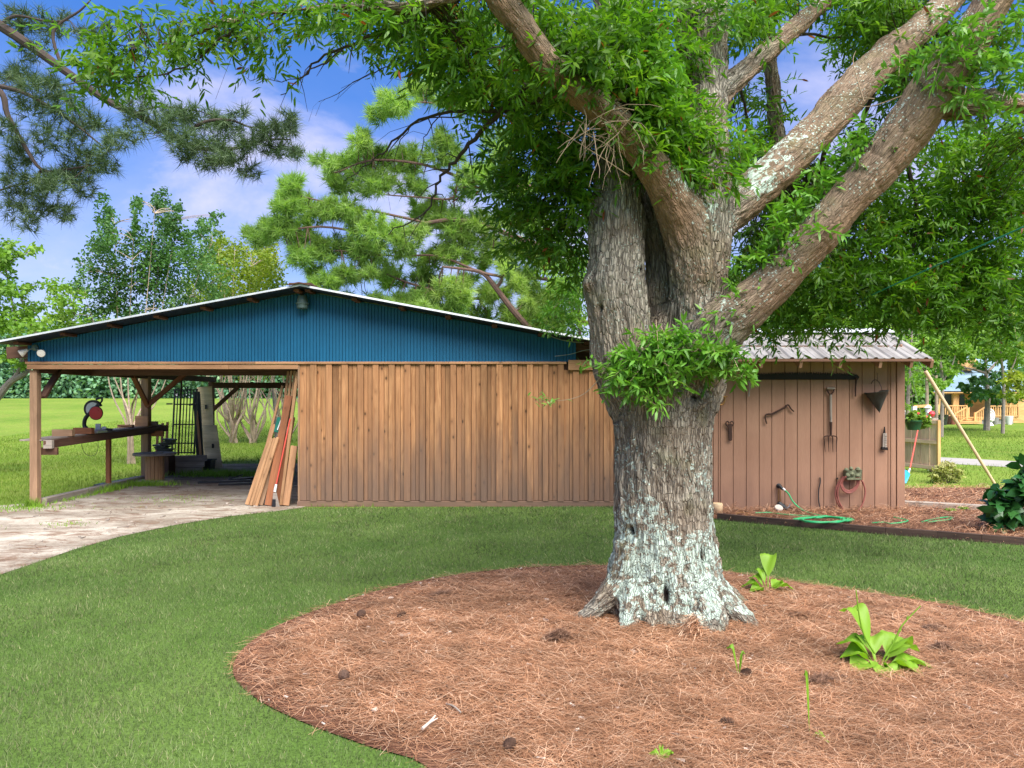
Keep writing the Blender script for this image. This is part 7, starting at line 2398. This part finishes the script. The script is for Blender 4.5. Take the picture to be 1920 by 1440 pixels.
ds = thing('yard_shovel', 'long red handled scoop with bright blue head leaning by the shed', 'scoop', G(1700, 908))
sA, sB = P(1723, 795, 14.2), P(1706, 879, 13.9)
MB().tube([sA, sB], 0.014, 8).build('handle', M['redh'], ds, smooth=True)
MB().tube([sB, P(1703, 888, 13.85)], 0.02, 8).build('collar', M['steel'], ds, smooth=True)
mb = MB()
pp = [P(1695, 880, 13.8), P(1704, 884, 13.8), P(1707, 890, 13.8), P(1700, 906, 13.75), P(1692, 909, 13.75), P(1689, 892, 13.8)]
mb.prism(pp, (0, .05, 0), .5)
mb.build('scoop_head', M['blue'], ds, bevel=.008)

po = thing('clothes_prop', 'long pale wooden pole slanting to the ground right of the shed', 'pole', G(1866, 908))
pt, pb = P(1735, 696, 13.7), P(1866, 909, 13.7)
mb = MB()
n_ = 12
mb.tube([pt + (pb - pt) * (i / n_) for i in range(n_ + 1)], [0.036 - 0.010 * i / n_ for i in range(n_ + 1)], 10)
mb.build('shaft', M['bamboo'], po, smooth=True)
mb = MB()
mb.tube([pt, pt + Vector((-.05, .0, .06))], 0.012, 6)
mb.build('iron_tip', M['rust'], po, smooth=True)
mb = MB()
mb.tube([pt + Vector((-.05, 0, .06)), P(1700, 640, 13.2), P(1660, 560, 12.5), P(1600, 440, 11.5)], 0.005, 5)
tag(mb.build('guy_wire', M['steel'], base=pt, smooth=True), 'thin grey wire running up from the top of the slanting pole', 'wire')
mb = MB()
gw = [P(1345, 660, 9.9), P(1400, 650, 9.6), P(1560, 586, 7.4), P(1740, 505, 5.6), P(1920, 425, 4.6), P(2080, 350, 4.0)]
mb.tube(catmull(gw, 5), 0.0055, 6)
for p in (P(1740, 505, 5.6),):
    mb.lathe([(0, -.012), (.012, 0), (0, .012)], p, 8)
tag(mb.build('clothesline', M['wire'], base=gw[2], smooth=True), 'taut green line sloping from the shed roof to the upper right', 'line')
cw = thing('line_clip', 'teal twine tied on the green line above the tin roof', 'twine', P(1440, 640, 9.4))
MB().tube(catmull([P(1438, 622, 9.3), P(1440, 634, 9.3), P(1445, 644, 9.3), P(1437, 650, 9.3)], 4), .008, 6).build('twine', M['wire'], cw, smooth=True)

bm_ = [P(1690, 945, 11.0), P(1895, 955, 10.7)]
a_, b_ = G(1690, 950), G(1900, 962)
mb = MB()
mb.beam(a_ + Z * .05, b_ + Z * .05, 0.10, 0.08, tint=.9)
tag(mb.build('gray_beam', M['graywood'], base=a_, bevel=.005), 'long pale grey beam lying on the straw right of the shed', 'beam')
for (px, py, k) in ((1782, 961, 0), (1806, 958, 1)):
    c = G(px, py, .03)
    t = thing('weed_plant', ['small bright weed in the straw, left of the pair', 'small bright weed in the straw, right of the pair'][k], 'plant', c, 'weeds by the grey beam')
    mb = MB()
    for q in range(7):
        a_ = q * .9
        big_leaf(mb, c, (math.cos(a_), math.sin(a_), 0), .09, .06, .5, .1, .6)
    mb.build('leaves', M['brightleaf'], t, smooth=True, sharp=180)

# ------------------------------------------------------------------ the cabin across the road
HD = 45.0


def Hq(zx, zy, dd=0.0):                      # from the enlarged view of the cabin
    return P(1690 + zx / 6, 660 + zy / 6, HD + dd)


cab = thing('cabin', 'honey coloured wooden cabin with blue grey roof and railed porch', 'house', (P(1830, 795, HD).x, HD + 2, 0))
mb = MB()
a_, b_ = Hq(580, 450, 1.8), Hq(1420, 600, 1.8)
mb.box(((a_.x + b_.x) / 2, HD + 2.6, 1.0), (b_.x - a_.x, 1.4, 2.0), tint=.5)
mb.build('wall', M['deck'], cab)
mb = MB()
mb.prism([Hq(365, 462, -.3), Hq(1420, 462, -.3), Hq(1380, 440, -.3), Hq(390, 440, -.3)], (0, .15, 0), .5)
mb.build('eave_fascia', M['deck'], cab)
mb = MB()
f0, f1 = Hq(365, 452, -.3), Hq(1440, 452, -.3)
r0, r1 = Hq(640, 300, 3.4), Hq(1400, 300, 3.4)
mb.add([f0, f1, r1, r0, f0 + Z * .06, f1 + Z * .06, r1 + Z * .06, r0 + Z * .06], [(0, 1, 2, 3), (7, 6, 5, 4), (0, 4, 5, 1), (1, 5, 6, 2), (2, 6, 7, 3), (3, 7, 4, 0)])
mb.build('porch_roof', M['bluemetal'], cab)
mb = MB()
u0, u1 = Hq(560, 330, 3.2), Hq(1400, 330, 3.2)
v0, v1 = Hq(740, 50, 7.0), Hq(1300, 50, 7.0)
mb.add([u0, u1, v1, v0, u0 + Z * .08, u1 + Z * .08, v1 + Z * .08, v0 + Z * .08], [(0, 1, 2, 3), (7, 6, 5, 4), (0, 4, 5, 1), (1, 5, 6, 2), (2, 6, 7, 3), (3, 7, 4, 0)])
mb.build('main_roof', M['bluemetal'], cab)
mb = MB()
mb.prism([Hq(745, 205, 4.0), Hq(850, 205, 4.0), Hq(850, 130, 4.0), Hq(800, 85, 4.0), Hq(745, 150, 4.0)], (0, 1.5, 0), .5)
mb.beam(Hq(800, 78, 3.85), Hq(712, 165, 3.85), .3, .16)
mb.beam(Hq(800, 78, 3.85), Hq(880, 160, 3.85), .3, .16)
mb.build('dormer', M['deck'], cab)
for (z0, z1, dd) in ((420, 442, 0), (578, 640, 0.2), (952, 972, 0), (1210, 1230, 0)):
    mb = MB()
    p, q = Hq(z0, 450, dd), Hq(z1, 735, dd)
    mb.box(((p.x + q.x) / 2, HD + dd, (p.z + .25) / 2 + .1), (q.x - p.x, .14, p.z - .2), tint=.5)
    mb.build('porch_post', M['deck'], cab)
for (z0, z1) in ((446, 574), (660, 720), (1000, 1180)):
    fr = MB()
    p, q = Hq(z0, 470, 1.75), Hq(z1, 640, 1.75)
    w_, h_ = q.x - p.x, p.z - q.z
    fr.box(((p.x + q.x) / 2, HD + 1.86, (p.z + q.z) / 2), (w_, .06, h_), tint=.5)
    f_ = fr.build('window', M['deck'], cab)
    g2 = MB()
    g2.box(((p.x + q.x) / 2, HD + 1.81, (p.z + q.z) / 2), (w_ * .92, .03, h_ * .92), tint=.5)
    g2.build('pane', M['glass'], f_)
mb = MB()
p, q = Hq(415, 735, -.2), Hq(1300, 735, -.2)
mb.box(((p.x + q.x) / 2, HD + .85, p.z - .05), (q.x - p.x, 2.1, .12), tint=.4)
mb.build('deck', M['deck'], cab)
mb = MB()
mb.box(((p.x + q.x) / 2, HD + .75, .14), (q.x - p.x - .3, 1.7, .32), tint=.4)
mb.build('stone_base', M['stone'], cab)
for (z0, y0, z1, y1, dd) in ((418, 605, 752, 605, -.25), (958, 608, 1320, 608, -.25), (605, 695, 735, 620, -.9), (828, 695, 965, 605, -.9)):
    mb = MB()
    a_, b_ = Hq(z0, y0, dd), Hq(z1, y1, dd)
    h_ = (730 - 605) / 6 * HD / F
    mb.beam(a_, b_, .09, .06)
    mb.beam(a_ - Z * (h_ - .08), b_ - Z * (h_ - .08), .07, .05)
    nn = int((b_ - a_).length / .13)
    for i in range(nn + 1):
        s = a_ + (b_ - a_) * (i / nn)
        mb.box(s - Z * (h_ / 2), (.045, .03, h_), tint=rnd.random())
    for s in (a_, b_):
        mb.box(s - Z * (h_ / 2 - .03), (.11, .1, h_ + .1), tint=.5)
    mb.build('railing', M['deck'], cab)
mb = MB()
for k in range(4):
    c = Hq(770, 735, -.4 - .3 * k)
    mb.box((c.x, HD - .35 - .3 * k, .36 - .09 * k), (1.3, .3, .06), tint=.6)
mb.build('steps', M['deck'], cab)
pc = thing('peacock_chair', 'round backed white garden chair in front of the cabin railing', 'chair', Hq(990, 810, -2.5))
mb = MB()
cA = Hq(993, 715, -2.5)
for r in (.30, .20):
    mb.tube([cA + Vector((r * .95 * math.cos(t_), 0, r * 1.25 * math.sin(t_))) for t_ in [2 * math.pi * k / 20 for k in range(21)]], .03, 6)
for k in range(8):
    a2 = math.pi * k / 8
    mb.tube([cA + Vector((.29 * math.cos(a2), 0, .36 * math.sin(a2))), cA - Vector((.29 * math.cos(a2), 0, .36 * math.sin(a2)))], .016, 5)
mb.build('backrest', M['white'], pc, smooth=True)
MB().lathe([(.0, 0), (.26, 0), (.27, .04), (.0, .05)], Hq(990, 770, -2.7), 18).build('seat', M['bulb'], pc, smooth=True)
MB().lathe([(.22, 0), (.12, .2), (.2, .36)], Vector((Hq(990, 0, -2.7).x, HD - 2.7, 0)), 14).build('pedestal', M['white'], pc, smooth=True)
pp_ = thing('planter', 'pale planter with a leafy plant on the cabin lawn', 'planter', Vector((Hq(460, 0, -2).x, HD - 2, 0)))
c = Vector((Hq(460, 0, -2).x, HD - 2, 0))
MB().lathe([(.22, 0), (.32, .55), (.36, .6), (.3, .6), (.0, .52)], c, 16).build('pot', M['galv'], pp_, smooth=True)
leafcloud([(1690 + 460 / 6, 660 + 755 / 6, HD - 2, 7, 7, .25, 90, .6)], 1, .22, .12, 'leaves', 'brightleaf', pp_)
# pieces of garden furniture and pots before the stone base
for (zx, lab, m_, h_) in ((520, 'brown garden pot before the cabin, leftmost of the row', 'rust', .45), (575, 'reddish garden pot before the cabin, beside the stairs', 'maroon', .5), (1050, 'grey garden stone pot right of the white chair', 'stone', .4), (1210, 'pale round pot below the right railing', 'white', .5)):
    c = Vector((Hq(zx, 0, -1.2).x, HD - 1.2, 0))
    o_ = MB().lathe([(.14, 0), (.22, h_ * .8), (.24, h_), (.2, h_), (.0, h_ * .85)], c, 14).build('garden_pot', M[m_], base=c, smooth=True)
    tag(o_, lab, 'pot', 'pots in front of the cabin')
sw = thing('swing_frame', 'white post with a thin wooden crossbar left of the fence post', 'frame', G(1714, 800))
c0, c1 = P(1713, 762, 26), P(1744, 761, 26)
mb = MB(); mb.beam(c0, c1, .09, .09, tint=.5); mb.build('crossbar', M['deck'], sw)
for q in (c0 + Vector((.02, 0, 0)), c1 - Vector((.06, 0, 0))):
    mb = MB(); mb.box((q.x, q.y, q.z / 2), (.14, .12, q.z), tint=.5); mb.build('post', M['white'], sw)
cr = thing('parked_car', 'white car parked far off, glimpsed above the flower basket', 'car', Vector((P(1622, 0, 34).x, 34, 0)))
c = Vector((P(1622, 0, 34).x, 34, 0))
mb = MB()
mb.prism([c + Vector(q) for q in ((-2.1, -.8, .35), (2.1, -.8, .35), (2.15, -.8, .8), (1.6, -.8, .9), (.9, -.8, 1.42), (-1.0, -.8, 1.45), (-1.9, -.8, .95), (-2.15, -.8, .8))], (0, 1.6, 0), .5)
mb.build('body', M['white'], cr, bevel=.08)
mb = MB()
mb.prism([c + Vector(q) for q in ((-1.7, -.82, .95), (1.4, -.82, .95), (.85, -.82, 1.34), (-.95, -.82, 1.37))], (0, 1.64, 0), .5)
mb.build('window', M['glass'], cr)
for sx in (-1.3, 1.3):
    for sy in (-.75, .65):
        MB().lathe([(0, -.1), (.3, -.1), (.33, -.06), (.33, .06), (.3, .1), (0, .1)], c + Vector((sx, sy, .33)), 18, RyM).build('wheel', M['blackp'], cr, smooth=True)
